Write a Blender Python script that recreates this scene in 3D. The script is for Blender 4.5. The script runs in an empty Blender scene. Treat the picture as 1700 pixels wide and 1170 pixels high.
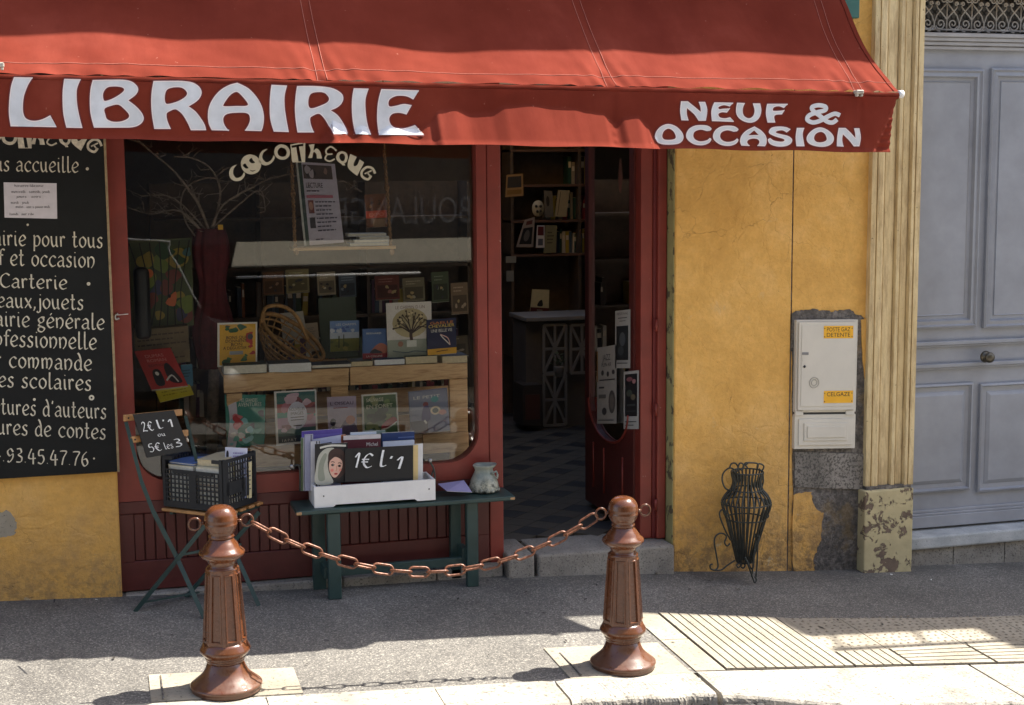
import bpy, bmesh, math, random
from mathutils import Vector, Matrix, geometry
R = math.radians
random.seed(7)
S = bpy.context.scene
COL = S.collection
# ---------------------------------------------------------------- camera, sky, sun
FPX = 2400.0; PITCH = R(7.0); YAW = R(15.9); ROLL = R(0.46)
CAM = Vector((0, -7.7, 2.24))
_fw = Vector((math.sin(YAW)*math.cos(PITCH), math.cos(YAW)*math.cos(PITCH), -math.sin(PITCH)))
_r0 = Vector((math.cos(YAW), -math.sin(YAW), 0)); _u0 = _r0.cross(_fw)
_r = math.cos(ROLL)*_r0 - math.sin(ROLL)*_u0; _u = math.sin(ROLL)*_r0 + math.cos(ROLL)*_u0
cd = bpy.data.cameras.new('camera'); cam = bpy.data.objects.new('camera', cd); COL.objects.link(cam)
m = Matrix((_r, _u, -_fw)).transposed().to_4x4(); m.translation = CAM; cam.matrix_world = m
cd.sensor_width = 36; cd.lens = 36*FPX/1700.0; cd.clip_end = 300; cd.clip_start = .1
S.camera = cam
SUN = Vector((.65, .08, 1)).normalized()
w = bpy.data.worlds.new('World'); S.world = w; w.use_nodes = True
nt = w.node_tree; bg = nt.nodes['Background']
sk = nt.nodes.new('ShaderNodeTexSky'); sk.sky_type = 'NISHITA'; sk.sun_disc = False
sk.sun_elevation = math.asin(SUN.z); sk.sun_rotation = math.atan2(SUN.x, SUN.y)
nt.links.new(sk.outputs[0], bg.inputs[0]); bg.inputs[1].default_value = 0.125; sk.dust_density = 2.5; sk.ozone_density = .6
sl = bpy.data.lights.new('sun', 'SUN'); sl.energy = 4.9; sl.angle = R(.53); sl.color = (1, .94, .85)
so = bpy.data.objects.new('sun', sl); COL.objects.link(so); so.rotation_euler = SUN.to_track_quat('Z', 'Y').to_euler(); so.location = (6, 2, 12)
S.view_settings.view_transform = 'Standard'; S.view_settings.look = 'None'; S.view_settings.gamma = 1; S.view_settings.use_curve_mapping = False
S.view_settings.exposure = 1.46

# ---------------------------------------------------------------- photograph pixel -> point of the place
def ray(x, y): return _fw + _r*((x-850)/FPX) + _u*((585-y)/FPX)
def A(x, y, Y=0.0):
    d = ray(x, y); return CAM + d*((Y-CAM.y)/d.y)
GN = Vector((.05, -.02, 1)); GC = .05
def AZ(x, y, z):
    d = ray(x, y); return CAM + d*((z-CAM.z)/d.z)
def G(x, y, up=0.0):
    d = ray(x, y); return CAM + d*((GC+up-GN.dot(CAM))/GN.dot(d))
def gz(X, Y): return GC - .05*X + .02*Y + .046*math.exp(-((X-2.5)/1.05)**2)*max(0, min(1, 1+Y/.75))**1.5

# ---------------------------------------------------------------- object helpers
def link(o, parent=None, label=None, cat=None, group=None, kind=None):
    COL.objects.link(o)
    if parent is not None: o.parent = parent
    if label: o['label'] = label
    if cat: o['category'] = cat
    if group: o['group'] = group
    if kind: o['kind'] = kind
    return o
def thing(name, label, cat, loc=(0, 0, 0), rz=0, group=None):
    o = bpy.data.objects.new(name, None); o.location = loc; o.rotation_euler = (0, 0, rz); o.empty_display_size = .1
    return link(o, None, label, cat, group)
class MB:
    def __init__(s): s.v = []; s.f = []; s.m = []; s.mats = []; s.sm = []
    def mi(s, mat):
        if mat not in s.mats: s.mats.append(mat)
        return s.mats.index(mat)
    def add(s, vs, fs, mat, smooth=False):
        b = len(s.v); s.v += [Vector(p) for p in vs]; k = s.mi(mat)
        for f in fs: s.f.append([b+i for i in f]); s.m.append(k); s.sm.append(smooth)
        return s
    def box(s, a, b, mat):
        x0, y0, z0 = a; x1, y1, z1 = b
        vs = [(x0,y0,z0),(x1,y0,z0),(x1,y1,z0),(x0,y1,z0),(x0,y0,z1),(x1,y0,z1),(x1,y1,z1),(x0,y1,z1)]
        return s.add(vs, [(0,3,2,1),(4,5,6,7),(0,1,5,4),(1,2,6,5),(2,3,7,6),(3,0,4,7)], mat)
    def hexa(s, bot, top, mat):     # four bottom points, four top points, counter-clockwise from above
        return s.add(list(bot)+list(top), [(3,2,1,0),(4,5,6,7),(0,1,5,4),(1,2,6,5),(2,3,7,6),(3,0,4,7)], mat)
    def bar(s, p, q, w_, h_, mat, up=(0, 0, 1)):   # rectangular bar
        p = Vector(p); q = Vector(q); d = (q-p).normalized(); u = Vector(up)
        a = d.cross(u).normalized()*w_/2; c = a.cross(d).normalized()*h_/2
        return s.hexa([p-a-c, p+a-c, q+a-c, q-a-c], [p-a+c, p+a+c, q+a+c, q-a+c], mat)
    def tube(s, pts, r, mat, seg=8, closed=False, taper=None):
        pts = [Vector(p) for p in pts]; n = len(pts); vs = []; fs = []
        prev = None
        for i, p in enumerate(pts):
            a = pts[(i-1) % n] if (closed or i > 0) else pts[0]; b = pts[(i+1) % n] if (closed or i < n-1) else pts[-1]
            d = (b-a).normalized() if (b-a).length > 1e-9 else Vector((0, 0, 1))
            if prev is None:
                h = Vector((0, 0, 1)) if abs(d.z) < .9 else Vector((1, 0, 0)); e = d.cross(h).normalized()
            else: e = (prev - d*prev.dot(d)).normalized()
            prev = e; g = d.cross(e); rr = r if taper is None else r+(taper-r)*i/max(1, n-1)
            for k in range(seg):
                t = 2*math.pi*k/seg; vs.append(p+e*(rr*math.cos(t))+g*(rr*math.sin(t)))
        for i in range(n if closed else n-1):
            j = (i+1) % n
            for k in range(seg):
                l = (k+1) % seg; fs.append((i*seg+k, i*seg+l, j*seg+l, j*seg+k))
        if not closed: fs += [tuple(range(seg))[::-1], tuple((n-1)*seg+k for k in range(seg))]
        return s.add(vs, fs, mat, True)
    def lathe(s, prof, mat, seg=32, c=(0, 0, 0), cap=True, sx=1, sy=1):
        vs = []; fs = []; c = Vector(c)
        for r, z in prof:
            for k in range(seg):
                t = 2*math.pi*k/seg; vs.append(c+Vector((r*math.cos(t)*sx, r*math.sin(t)*sy, z)))
        for i in range(len(prof)-1):
            for k in range(seg):
                l = (k+1) % seg; fs.append((i*seg+k, i*seg+l, (i+1)*seg+l, (i+1)*seg+k))
        if cap:
            fs += [tuple(range(seg))[::-1], tuple((len(prof)-1)*seg+k for k in range(seg))]
        return s.add(vs, fs, mat, True)
    def prism(s, outer, holes, fn, d0, d1, mat, side=None):   # polygon (u,v) with holes -> fn(u,v,depth)
        loops = [outer]+list(holes); flat = [p for l in loops for p in l]
        tris = geometry.tessellate_polygon([[Vector((p[0], p[1], 0)) for p in l] for l in loops])
        n = len(flat); vs = [fn(p[0], p[1], d0) for p in flat]
        fs = []
        # orient front faces
        for t in tris:
            a, b, c = (flat[i] for i in t); ar = (b[0]-a[0])*(c[1]-a[1])-(b[1]-a[1])*(c[0]-a[0])
            fs.append(tuple(t) if ar > 0 else tuple(t)[::-1])
        s.add(vs, fs, mat)
        if d1 is not None:
            s.add([fn(p[0], p[1], d1) for p in flat], [f[::-1] for f in fs], side or mat)
            b = 0
            for l in loops:
                k = len(l)
                vv = [fn(p[0], p[1], d0) for p in l]+[fn(p[0], p[1], d1) for p in l]
                s.add(vv, [(i, (i+1) % k, k+(i+1) % k, k+i) for i in range(k)], side or mat); b += k
        return s
    def build(s, name, parent=None, world=True, bevel=0, label=None, cat=None, group=None, kind=None, mod=None, origin=None, seg=1):
        me = bpy.data.meshes.new(name)
        off = Vector((0, 0, 0))
        p = parent
        if world:
            while p is not None: off += Vector(p.location); p = p.parent
        o_loc = Vector((0, 0, 0))
        if parent is None and origin is not None: o_loc = Vector(origin); off = o_loc
        me.from_pydata([tuple(v-off) for v in s.v], [], s.f); me.update()
        for mt in s.mats: me.materials.append(mt)
        for i, pl in enumerate(me.polygons): pl.material_index = s.m[i]; pl.use_smooth = s.sm[i]
        o = bpy.data.objects.new(name, me); o.location = o_loc
        link(o, parent, label, cat, group, kind)
        if bevel:
            b = o.modifiers.new('bevel', 'BEVEL'); b.width = bevel; b.segments = seg; b.limit_method = 'ANGLE'; b.angle_limit = R(40)
        return o
def copy_tree(o, parent=None):
    c = o.copy(); COL.objects.link(c)
    if parent is not None: c.parent = parent
    for ch in list(o.children): copy_tree(ch, c)
    return c
def XZ(u, v, d): return Vector((u, d, v))
def smooth_poly(pts, n=5, closed=True):
    """pts (x,y,corner?) -> Catmull-Rom outline, corners kept sharp"""
    P = [(p[0], p[1]) for p in pts]; C = [len(p) > 2 for p in pts]; N = len(P); out = []
    for i in range(N if closed else N-1):
        p1 = P[i]; p2 = P[(i+1) % N]
        p0 = P[(i-1) % N] if (closed or i > 0) else p1; p3 = P[(i+2) % N] if (closed or i < N-2) else p2
        if C[i]: p0 = p1
        if C[(i+1) % N]: p3 = p2
        if C[i] and C[(i+1) % N]: out.append(p1); continue
        for k in range(n):
            t = k/n; t2 = t*t; t3 = t2*t
            out.append(tuple(.5*((2*p1[j])+(-p0[j]+p2[j])*t+(2*p0[j]-5*p1[j]+4*p2[j]-p3[j])*t2+(-p0[j]+3*p1[j]-3*p2[j]+p3[j])*t3) for j in (0, 1)))
    if not closed: out.append(P[-1])
    return out
def P_(s_):
    out = []
    for t in s_.split():
        c = t.endswith('!'); a, b = t.rstrip('!').split(','); out.append((float(a), float(b), 1) if c else (float(a), float(b)))
    return out
def ell(cx, cy, rx, ry, n=20, a0=0): return [(cx+rx*math.cos(a0+2*math.pi*i/n), cy+ry*math.sin(a0+2*math.pi*i/n)) for i in range(n)]
def stroke_quads(pts, w_, nib=None, wmin=.35):
    """polyline -> closed outline of a pen stroke (2-D)"""
    L = []; Rr = []; n = len(pts)
    for i, p in enumerate(pts):
        a = pts[max(0, i-1)]; b = pts[min(n-1, i+1)]; dx, dy = b[0]-a[0], b[1]-a[1]; l = math.hypot(dx, dy) or 1
        ww = w_ if nib is None else w_*(wmin+(1-wmin)*abs(math.sin(math.atan2(dy, dx)-nib)))
        nx, ny = -dy/l*ww/2, dx/l*ww/2; L.append((p[0]+nx, p[1]+ny)); Rr.append((p[0]-nx, p[1]-ny))
    return L, Rr
def srgb(r, g, b): return tuple(((c/255/12.92) if c/255 <= .04045 else ((c/255+.055)/1.055)**2.4) for c in (r, g, b))

# ---------------------------------------------------------------- materials
_mc = {}
def mat(key, rgb, rough=.6, var=.12, vs=6, bump=.08, bs=60, metal=0, coat=0, spec=.5, trans=0, detail=4):
    if key in _mc: return _mc[key]
    mt = bpy.data.materials.new(key); mt.use_nodes = True; n = mt.node_tree; b = n.nodes['Principled BSDF']; L = n.links
    b.inputs['Roughness'].default_value = rough; b.inputs['Metallic'].default_value = metal
    b.inputs['Coat Weight'].default_value = coat; b.inputs['Coat Roughness'].default_value = .08; b.inputs['Specular IOR Level'].default_value = spec
    tc = n.nodes.new('ShaderNodeTexCoord')
    if var:
        no = n.nodes.new('ShaderNodeTexNoise'); no.inputs['Scale'].default_value = vs; no.inputs['Detail'].default_value = detail; no.inputs['Roughness'].default_value = .65
        L.new(tc.outputs['Object'], no.inputs['Vector'])
        rp = n.nodes.new('ShaderNodeValToRGB'); rp.color_ramp.elements[0].position = .3; rp.color_ramp.elements[1].position = .7
        rp.color_ramp.elements[0].color = tuple(c*(1-var) for c in rgb)+(1,); rp.color_ramp.elements[1].color = tuple(min(1, c*(1+var)) for c in rgb)+(1,)
        L.new(no.outputs[0], rp.inputs[0]); L.new(rp.outputs[0], b.inputs['Base Color'])
        if rough > .15:
            mr = n.nodes.new('ShaderNodeMapRange'); mr.inputs[3].default_value = max(.02, rough-.08); mr.inputs[4].default_value = min(1, rough+.08); L.new(no.outputs[0], mr.inputs[0]); L.new(mr.outputs[0], b.inputs['Roughness'])
    else: b.inputs['Base Color'].default_value = tuple(rgb)+(1,)
    if bump:
        nb = n.nodes.new('ShaderNodeTexNoise'); nb.inputs['Scale'].default_value = bs; nb.inputs['Detail'].default_value = 5; L.new(tc.outputs['Object'], nb.inputs['Vector'])
        bp = n.nodes.new('ShaderNodeBump'); bp.inputs['Strength'].default_value = bump; bp.inputs['Distance'].default_value = .01
        L.new(nb.outputs[0], bp.inputs['Height']); L.new(bp.outputs[0], b.inputs['Normal'])
    _mc[key] = mt; return mt
def flat(rgb255, rough=.55):
    k = 'print_%02x%02x%02x' % tuple(int(c) for c in rgb255)
    return mat(k, srgb(*rgb255), rough, var=.06, vs=30, bump=0)
class NT:
    """small helper to wire custom materials"""
    def __init__(s, key, rough=.7):
        s.m = bpy.data.materials.new(key); s.m.use_nodes = True; s.n = s.m.node_tree; s.b = s.n.nodes['Principled BSDF']; s.b.inputs['Roughness'].default_value = rough
        s.tc = s.n.nodes.new('ShaderNodeTexCoord').outputs['Object']; _mc[key] = s.m
    def noise(s, sc, det=4, rough=.6, vec=None, dist=0):
        n = s.n.nodes.new('ShaderNodeTexNoise'); n.inputs['Scale'].default_value = sc; n.inputs['Detail'].default_value = det; n.inputs['Roughness'].default_value = rough; n.inputs['Distortion'].default_value = dist
        s.n.links.new(vec or s.tc, n.inputs['Vector']); return n.outputs[0]
    def vor(s, sc, feat='F1', out=0, vec=None, rnd=1):
        n = s.n.nodes.new('ShaderNodeTexVoronoi'); n.feature = feat; n.inputs['Scale'].default_value = sc; n.inputs['Randomness'].default_value = rnd
        s.n.links.new(vec or s.tc, n.inputs['Vector']); return n.outputs[out]
    def scale(s, v, x, y, z):
        n = s.n.nodes.new('ShaderNodeMapping'); n.inputs['Scale'].default_value = (x, y, z); s.n.links.new(v, n.inputs['Vector']); return n.outputs[0]
    def ramp(s, f, stops):
        n = s.n.nodes.new('ShaderNodeValToRGB'); e = n.color_ramp.elements
        while len(e) < len(stops): e.new(.5)
        for i, (p, c) in enumerate(stops):
            e[i].position = p; c = (c, c, c) if not isinstance(c, (tuple, list)) else c; e[i].color = tuple(c[:3])+(1,)
        s.n.links.new(f, n.inputs[0]); return n.outputs[0]
    def mix(s, f, a, b, mode='MIX'):
        n = s.n.nodes.new('ShaderNodeMix'); n.data_type = 'RGBA'; n.blend_type = mode
        for ix, v in ((0, f), (6, a), (7, b)):
            sock = n.inputs[ix]
            if isinstance(v, (int, float)): sock.default_value = v if ix == 0 else (v, v, v, 1)
            elif isinstance(v, tuple): sock.default_value = tuple(v[:3])+(1,)
            else: s.n.links.new(v, sock)
        return n.outputs[2]
    def math(s, op, a, b=0.0):
        n = s.n.nodes.new('ShaderNodeMath'); n.operation = op
        for k, v in ((0, a), (1, b)):
            if isinstance(v, (int, float)): n.inputs[k].default_value = v
            else: s.n.links.new(v, n.inputs[k])
        return n.outputs[0]
    def sep(s, i):
        n = s.n.nodes.new('ShaderNodeSeparateXYZ'); s.n.links.new(s.tc, n.inputs[0]); return n.outputs[i]
    def maprange(s, v, a, b, c=0., d=1.):
        n = s.n.nodes.new('ShaderNodeMapRange'); s.n.links.new(v, n.inputs[0])
        for k, x in ((1, a), (2, b), (3, c), (4, d)): n.inputs[k].default_value = x
        return n.outputs[0]
    def color(s, c): s.n.links.new(c, s.b.inputs['Base Color'])
    def rough(s, c): s.n.links.new(c, s.b.inputs['Roughness'])
    def bump(s, h, st=.3, d=.01, prev=None):
        n = s.n.nodes.new('ShaderNodeBump'); n.inputs['Strength'].default_value = st; n.inputs['Distance'].default_value = d
        s.n.links.new(h, n.inputs['Height'])
        if prev: s.n.links.new(prev, n.inputs['Normal'])
        s.n.links.new(n.outputs[0], s.b.inputs['Normal']); return n.outputs[0]

# yellow lime plaster, trowel marks, cracks, grime towards the pavement
t = NT('yellow_plaster', .85)
wp = t.n.nodes.new('ShaderNodeVectorMath'); wp.operation = 'ADD'; wn = t.n.nodes.new('ShaderNodeTexNoise'); wn.inputs['Scale'].default_value = 7; wn.inputs['Detail'].default_value = 4
t.n.links.new(t.tc, wn.inputs['Vector']); ws = t.n.nodes.new('ShaderNodeVectorMath'); ws.operation = 'SCALE'; ws.inputs['Scale'].default_value = .16; t.n.links.new(wn.outputs[1], ws.inputs[0])
t.n.links.new(t.tc, wp.inputs[0]); t.n.links.new(ws.outputs[0], wp.inputs[1]); WC = wp.outputs[0]
n1 = t.noise(2.2, 7, .68); n2 = t.noise(16, 6, .7); n3 = t.noise(1.7, 3, .5, dist=.6)
base = t.ramp(n1, [(.30, (.64, .35, .082)), (.5, (.77, .44, .115)), (.70, (.86, .53, .185))])
base = t.mix(t.ramp(n2, [(.40, .4), (.60, 0)]), base, (.56, .31, .075))
crk = t.ramp(t.vor(3.1, 'DISTANCE_TO_EDGE', 0, WC), [(0, 1.), (.006, 0)])
crkm = t.math('MULTIPLY', crk, t.ramp(n3, [(.50, 0), (.56, 1.)]))
base = t.mix(t.math('MULTIPLY', crkm, .32), base, (.20, .11, .035))
low = t.math('MULTIPLY', t.maprange(t.sep(2), .95, -.1, 0, 1), t.ramp(t.noise(4.5, 8, .75), [(.40, 0), (.60, 1.)]))
base = t.mix(t.math('MULTIPLY', low, .75), base, (.34, .205, .09))
drk = t.math('MULTIPLY', t.maprange(t.sep(2), .40, -.2, 0, 1), t.ramp(t.noise(17, 7, .75), [(.48, 0), (.56, 1.)]))
base = t.mix(t.math('MULTIPLY', drk, .75), base, (.14, .10, .065))
pale = t.math('MULTIPLY', t.maprange(t.sep(2), 1.1, .0, .25, 1), t.ramp(t.noise(6.5, 7, .7, dist=.6), [(.64, 0), (.665, 1.)]))
base = t.mix(t.math('MULTIPLY', pale, .5), base, (.58, .50, .34))
base = t.mix(t.ramp(t.noise(70, 3, .5), [(.70, 0), (.75, .5)]), base, (.25, .14, .05))
t.color(base)
ridge = t.ramp(t.vor(5.5, 'DISTANCE_TO_EDGE', 0, WC), [(0, 0.), (.05, 1.)])
b1 = t.bump(t.math('MULTIPLY', ridge, t.ramp(t.noise(2.3, 3), [(.42, 0), (.6, 1.)])), .30, .012)
b2 = t.bump(t.noise(28, 7, .72), .75, .016, b1); b3 = t.bump(t.noise(5, 3, .5, dist=1.5), .45, .03, b2); t.bump(crkm, .5, -.012, b3)
YEL = t.m
# grey cement
t = NT('grey_cement', .9)
c = t.ramp(t.noise(5, 7, .75, dist=.5), [(.32, (.075, .068, .06)), (.46, (.20, .18, .16)), (.56, (.30, .27, .24)), (.7, (.44, .40, .35))])
c = t.mix(t.ramp(t.noise(34, 6, .75), [(.42, .8), (.58, 0)]), c, (.09, .082, .075))
c = t.mix(t.ramp(t.noise(3.1, 5, .7), [(.55, 0), (.62, .35)]), c, (.40, .27, .10)); t.color(c)
b = t.bump(t.noise(9, 6, .7), .8, .04); t.bump(t.noise(36, 7, .75), .9, .02, b); CEM = t.m
# peeling cream paint over brown stone
def peel(key, cream, under, th):
    t = NT(key, .8); k = t.ramp(t.noise(8.5, 7, .68, dist=.3), [(th, 0), (th+.02, 1.)])
    c = t.ramp(t.noise(9, 5), [(.3, tuple(x*.78 for x in cream)), (.7, cream)]); d = t.ramp(t.noise(15, 5), [(.3, tuple(x*.6 for x in under)), (.7, under)])
    t.color(t.mix(k, c, d)); b = t.bump(k, .8, -.012); t.bump(t.noise(45, 6, .7), .4, .01, b); return t.m
PEEL = peel('peeling_cream_paint', (.60, .51, .29), (.22, .155, .11), .53)
REVEAL = peel('flaking_greenish_paint', (.40, .38, .17), (.16, .14, .08), .56)
t = NT('cream_pilaster_paint', .7)
c = t.ramp(t.noise(3, 5), [(.3, (.64, .49, .25)), (.7, (.78, .63, .36))])
c = t.mix(t.math('MULTIPLY', t.ramp(t.noise(6, 6, .7, t.scale(t.tc, 6, 6, .9)), [(.44, 0), (.66, 1.)]), .7), c, (.36, .24, .12))
c = t.mix(t.ramp(t.noise(55, 3), [(.68, 0), (.73, .7)]), c, (.10, .06, .03)); t.color(c); t.bump(t.noise(60, 5), .25, .008); PIL = t.m
# aggregate pavement (exposed pebbles), joints and stains
t = NT('pebbled_asphalt', .9)
v = t.vor(150, 'F1', 1); vb = t.vor(150, 'F1', 0)
sp = t.n.nodes.new('ShaderNodeSeparateColor'); t.n.links.new(v, sp.inputs[0])
c = t.ramp(sp.outputs[0], [(0, (.10, .094, .086)), (.5, (.165, .155, .138)), (.85, (.25, .235, .205)), (1, (.40, .375, .32))])
c = t.mix(t.ramp(vb, [(.38, 0), (.7, .55)]), c, (.085, .08, .073))
c = t.mix(1.0, c, t.ramp(t.noise(1.1, 7, .72), [(.30, .55), (.46, .85), (.55, .93), (.70, 1.22)]), 'MULTIPLY')
c = t.mix(t.ramp(t.noise(7, 7, .75), [(.60, 0), (.70, .4)]), c, (.07, .066, .062))
c = t.mix(t.ramp(t.vor(3.1, 'F1', 0), [(.035, .75), (.05, 0)]), c, (.045, .042, .04))
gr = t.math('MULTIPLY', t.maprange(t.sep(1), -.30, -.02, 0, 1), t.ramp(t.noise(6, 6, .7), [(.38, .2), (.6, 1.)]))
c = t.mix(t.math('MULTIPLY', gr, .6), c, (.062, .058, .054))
t.color(c); t.bump(vb, .35, -.003); PAVE = t.m
t = NT('road_asphalt', .9)
t.color(t.ramp(t.noise(90, 5, .8), [(.35, (.17, .165, .155)), (.65, (.32, .305, .28))])); t.bump(t.noise(70, 5, .8), .8, .01); ROAD = t.m
def stone(key, a, b_, sc=9, pit=.62, bst=.35):
    t = NT(key, .85); c = t.ramp(t.noise(sc*.35, 6, .65), [(.3, a), (.7, b_)])
    c = t.mix(t.ramp(t.noise(sc*6, 4, .7), [(pit, 0), (pit+.06, .75)]), c, tuple(x*.35 for x in a)); t.color(c)
    bb = t.bump(t.noise(sc*7, 5, .7), bst, .006); return t.m
SLAB = stone('pale_stone_slab', (.235, .205, .155), (.375, .335, .26), 9, .58)
KERB = stone('kerb_stone', (.23, .205, .165), (.40, .37, .31), 7, .56)
MORT = mat('black_mortar', (.05, .048, .045), .9, .4, 40, .8, 60)
STEP = stone('grey_step_stone', (.19, .175, .155), (.37, .345, .30), 14, .56, .8)
MARB = stone('worn_marble', (.30, .32, .33), (.55, .57, .57), 14, .6, .4)
# timber paints
RED = mat('shaded_red_paint', (.095, .019, .016), .45, .18, 5, .15, 30)  # awning shade and dirt are put into this darker red of riser and leaf
t = NT('chipped_red_paint', .45); k = t.ramp(t.noise(30, 6, .78), [(.685, 0), (.70, 1.)])
t.color(t.mix(k, t.ramp(t.noise(4, 4), [(.3, (.165, .025, .017)), (.7, (.25, .038, .025))]), (.55, .48, .40))); t.bump(t.noise(22, 4), .1); REDC = t.m
GREYD = mat('blue_grey_door_paint', (.28, .295, .33), .42, .14, 3, .06, 25)
t = NT('dark_green_paint', .4); k = t.ramp(t.noise(38, 6, .78), [(.68, 0), (.70, 1.)])
t.color(t.mix(k, t.ramp(t.noise(6, 4), [(.3, (.018, .042, .040)), (.7, (.034, .070, .064))]), (.16, .13, .10))); t.bump(t.noise(30, 4), .15, .006); DGRN = t.m
BOARD = mat('black_board_paint', (.008, .009, .009), .65, .3, 5, .05, 60, spec=.25)
CREAMP = mat('cream_sign_paint', (.60, .55, .43), .6, .3, 38, 0)
WHITEP = mat('white_sign_paint', (.60, .62, .65), .6, .13, 7, 0)
OUTL = mat('letter_outline_paint', (.13, .012, .012), .6, .1, 9, 0)
HALO = mat('letter_edge_paint', (.80, .68, .66), .6, .05, 9, 0)
CHALK = mat('chalk', (.78, .80, .82), .9, .2, 60, 0)
t = NT('glossy_brown_cast_iron', .2); t.b.inputs['Coat Weight'].default_value = .45; t.b.inputs['Coat Roughness'].default_value = .06; t.b.inputs['Specular IOR Level'].default_value = .4
c = t.ramp(t.noise(9, 5, .65), [(.3, (.075, .024, .009)), (.7, (.125, .041, .014))])
ch_ = t.ramp(t.noise(34, 6, .75), [(.66, 0), (.675, 1.)]); c = t.mix(t.math('MULTIPLY', ch_, .8), c, (.05, .03, .022))
du = t.math('MULTIPLY', t.maprange(t.sep(2), .13, .0, 0, 1), t.ramp(t.noise(22, 6, .7), [(.35, 0), (.6, 1.)])); c = t.mix(t.math('MULTIPLY', du, .35), c, (.16, .12, .09)); t.color(c)
t.rough(t.mix(du, t.ramp(t.noise(30, 4), [(.3, .16), (.7, .34)]), .8)); bb = t.bump(t.noise(26, 5), .12, .006); t.bump(ch_, .3, -.004, bb); BROWNP = t.m
CHN = mat('coppery_chain_paint', (.15, .058, .030), .40, .6, 55, .2, 60, metal=.3)
IRON = mat('dark_wrought_iron', (.055, .06, .055), .42, .35, 26, .2, 60, metal=.5)
GRIL = mat('grey_iron_paint', (.36, .36, .36), .5, .15, 20, 0)
PLAST = mat('ivory_meter_plastic', (.60, .57, .50), .45, .06, 4, .03, 40)
BLKP = mat('black_plastic', (.014, .015, .018), .42, .2, 20, .05, 60)
WHT = mat('white_painted_wood', (.76, .76, .75), .5, .06, 8, .08, 40)
PAGE = mat('book_pages', (.66, .63, .55), .85, .12, 90, .1, 120)
PAGEY = mat('yellowed_pages', (.60, .50, .32), .85, .12, 90, .1, 120)
WICK = mat('wicker', (.36, .20, .075), .6, .4, 40, .3, 90)
ROPE = mat('rope_fibre', (.30, .17, .08), .9, .35, 90, .4, 150)
BARK = mat('bare_branch_bark', (.26, .20, .155), .85, .4, 30, .3, 90)
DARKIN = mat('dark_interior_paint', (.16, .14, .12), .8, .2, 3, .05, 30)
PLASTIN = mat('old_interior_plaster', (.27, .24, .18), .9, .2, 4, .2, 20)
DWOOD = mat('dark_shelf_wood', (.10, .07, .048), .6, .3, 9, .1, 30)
WHW = mat('pale_fretwork_paint', (.30, .28, .25), .6, .12, 9, .05, 30)
ZINC = mat('zinc_metal', (.42, .42, .42), .4, .15, 12, .05, 40, metal=.8)
STUC = mat('opposite_house_stucco', (.62, .54, .42), .9, .12, 2, .1, 20)
CANV = mat('cream_canvas', (.27, .245, .19), .9, .08, 4, .1, 40)
DKGL = mat('dark_shop_glass', (.02, .022, .025), .08, 0, 1, 0)
GOLD = mat('faded_sign_paint', (.17, .17, .18), .6, .1, 9, 0)
# pine with grain along X
t = NT('pine_wood', .6); g = t.noise(3.2, 4, .6, t.scale(t.tc, 1.2, 14, 14), 1.4)
t.color(t.ramp(g, [(.3, (.42, .23, .10)), (.5, (.62, .39, .19)), (.7, (.70, .46, .24))])); t.bump(g, .15, .004); PINE = t.m
# red awning canvas: daylight comes through it
t = NT('red_awning_canvas', 1.0); t.b.inputs['Specular IOR Level'].default_value = .08
c = t.ramp(t.noise(2.2, 5, .6), [(.3, (.145, .025, .014)), (.55, (.19, .035, .021)), (.75, (.24, .050, .032))])
c = t.mix(t.ramp(t.noise(28, 3, .6), [(.72, 0), (.75, .6)]), c, (.42, .20, .15))
c = t.mix(t.ramp(t.noise(1.1, 6, .75, t.scale(t.tc, 1.6, .5, .5)), [(.46, 0), (.7, .5)]), c, (.12, .018, .012)); t.color(c)
b1 = t.bump(t.noise(5, 3, .5, t.scale(t.tc, 3, 1, 1)), .12, .02)
t.bump(t.noise(420, 2), .12, .002, b1)
tr = t.n.nodes.new('ShaderNodeBsdfTranslucent'); tr.inputs[0].default_value = (.35, .03, .02, 1)
mx = t.n.nodes.new('ShaderNodeMixShader'); mx.inputs[0].default_value = .07
out = t.n.nodes['Material Output']; t.n.links.new(t.b.outputs[0], mx.inputs[1]); t.n.links.new(tr.outputs[0], mx.inputs[2]); t.n.links.new(mx.outputs[0], out.inputs[0]); CANVAS = t.m
THREAD = mat('pale_seam_thread', (.50, .18, .13), .8, .2, 60, 0)
# window glass
def glass(key, tint, boost=1.0):
    mt = bpy.data.materials.new(key); mt.use_nodes = True; n = mt.node_tree; n.nodes.clear()
    o = n.nodes.new('ShaderNodeOutputMaterial'); mx = n.nodes.new('ShaderNodeMixShader'); tr = n.nodes.new('ShaderNodeBsdfTransparent'); gl = n.nodes.new('ShaderNodeBsdfGlossy')
    tr.inputs[0].default_value = tint; gl.inputs['Roughness'].default_value = .012; fr = n.nodes.new('ShaderNodeFresnel'); fr.inputs[0].default_value = 1.58
    ma = n.nodes.new('ShaderNodeMath'); ma.operation = 'MULTIPLY'; ma.inputs[1].default_value = boost
    n.links.new(fr.outputs[0], ma.inputs[0]); n.links.new(ma.outputs[0], mx.inputs[0]); n.links.new(tr.outputs[0], mx.inputs[1]); n.links.new(gl.outputs[0], mx.inputs[2]); n.links.new(mx.outputs[0], o.inputs[0]); return mt
GLASS = glass('window_glass', (.97, .98, .97, 1), 1.0)

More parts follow.
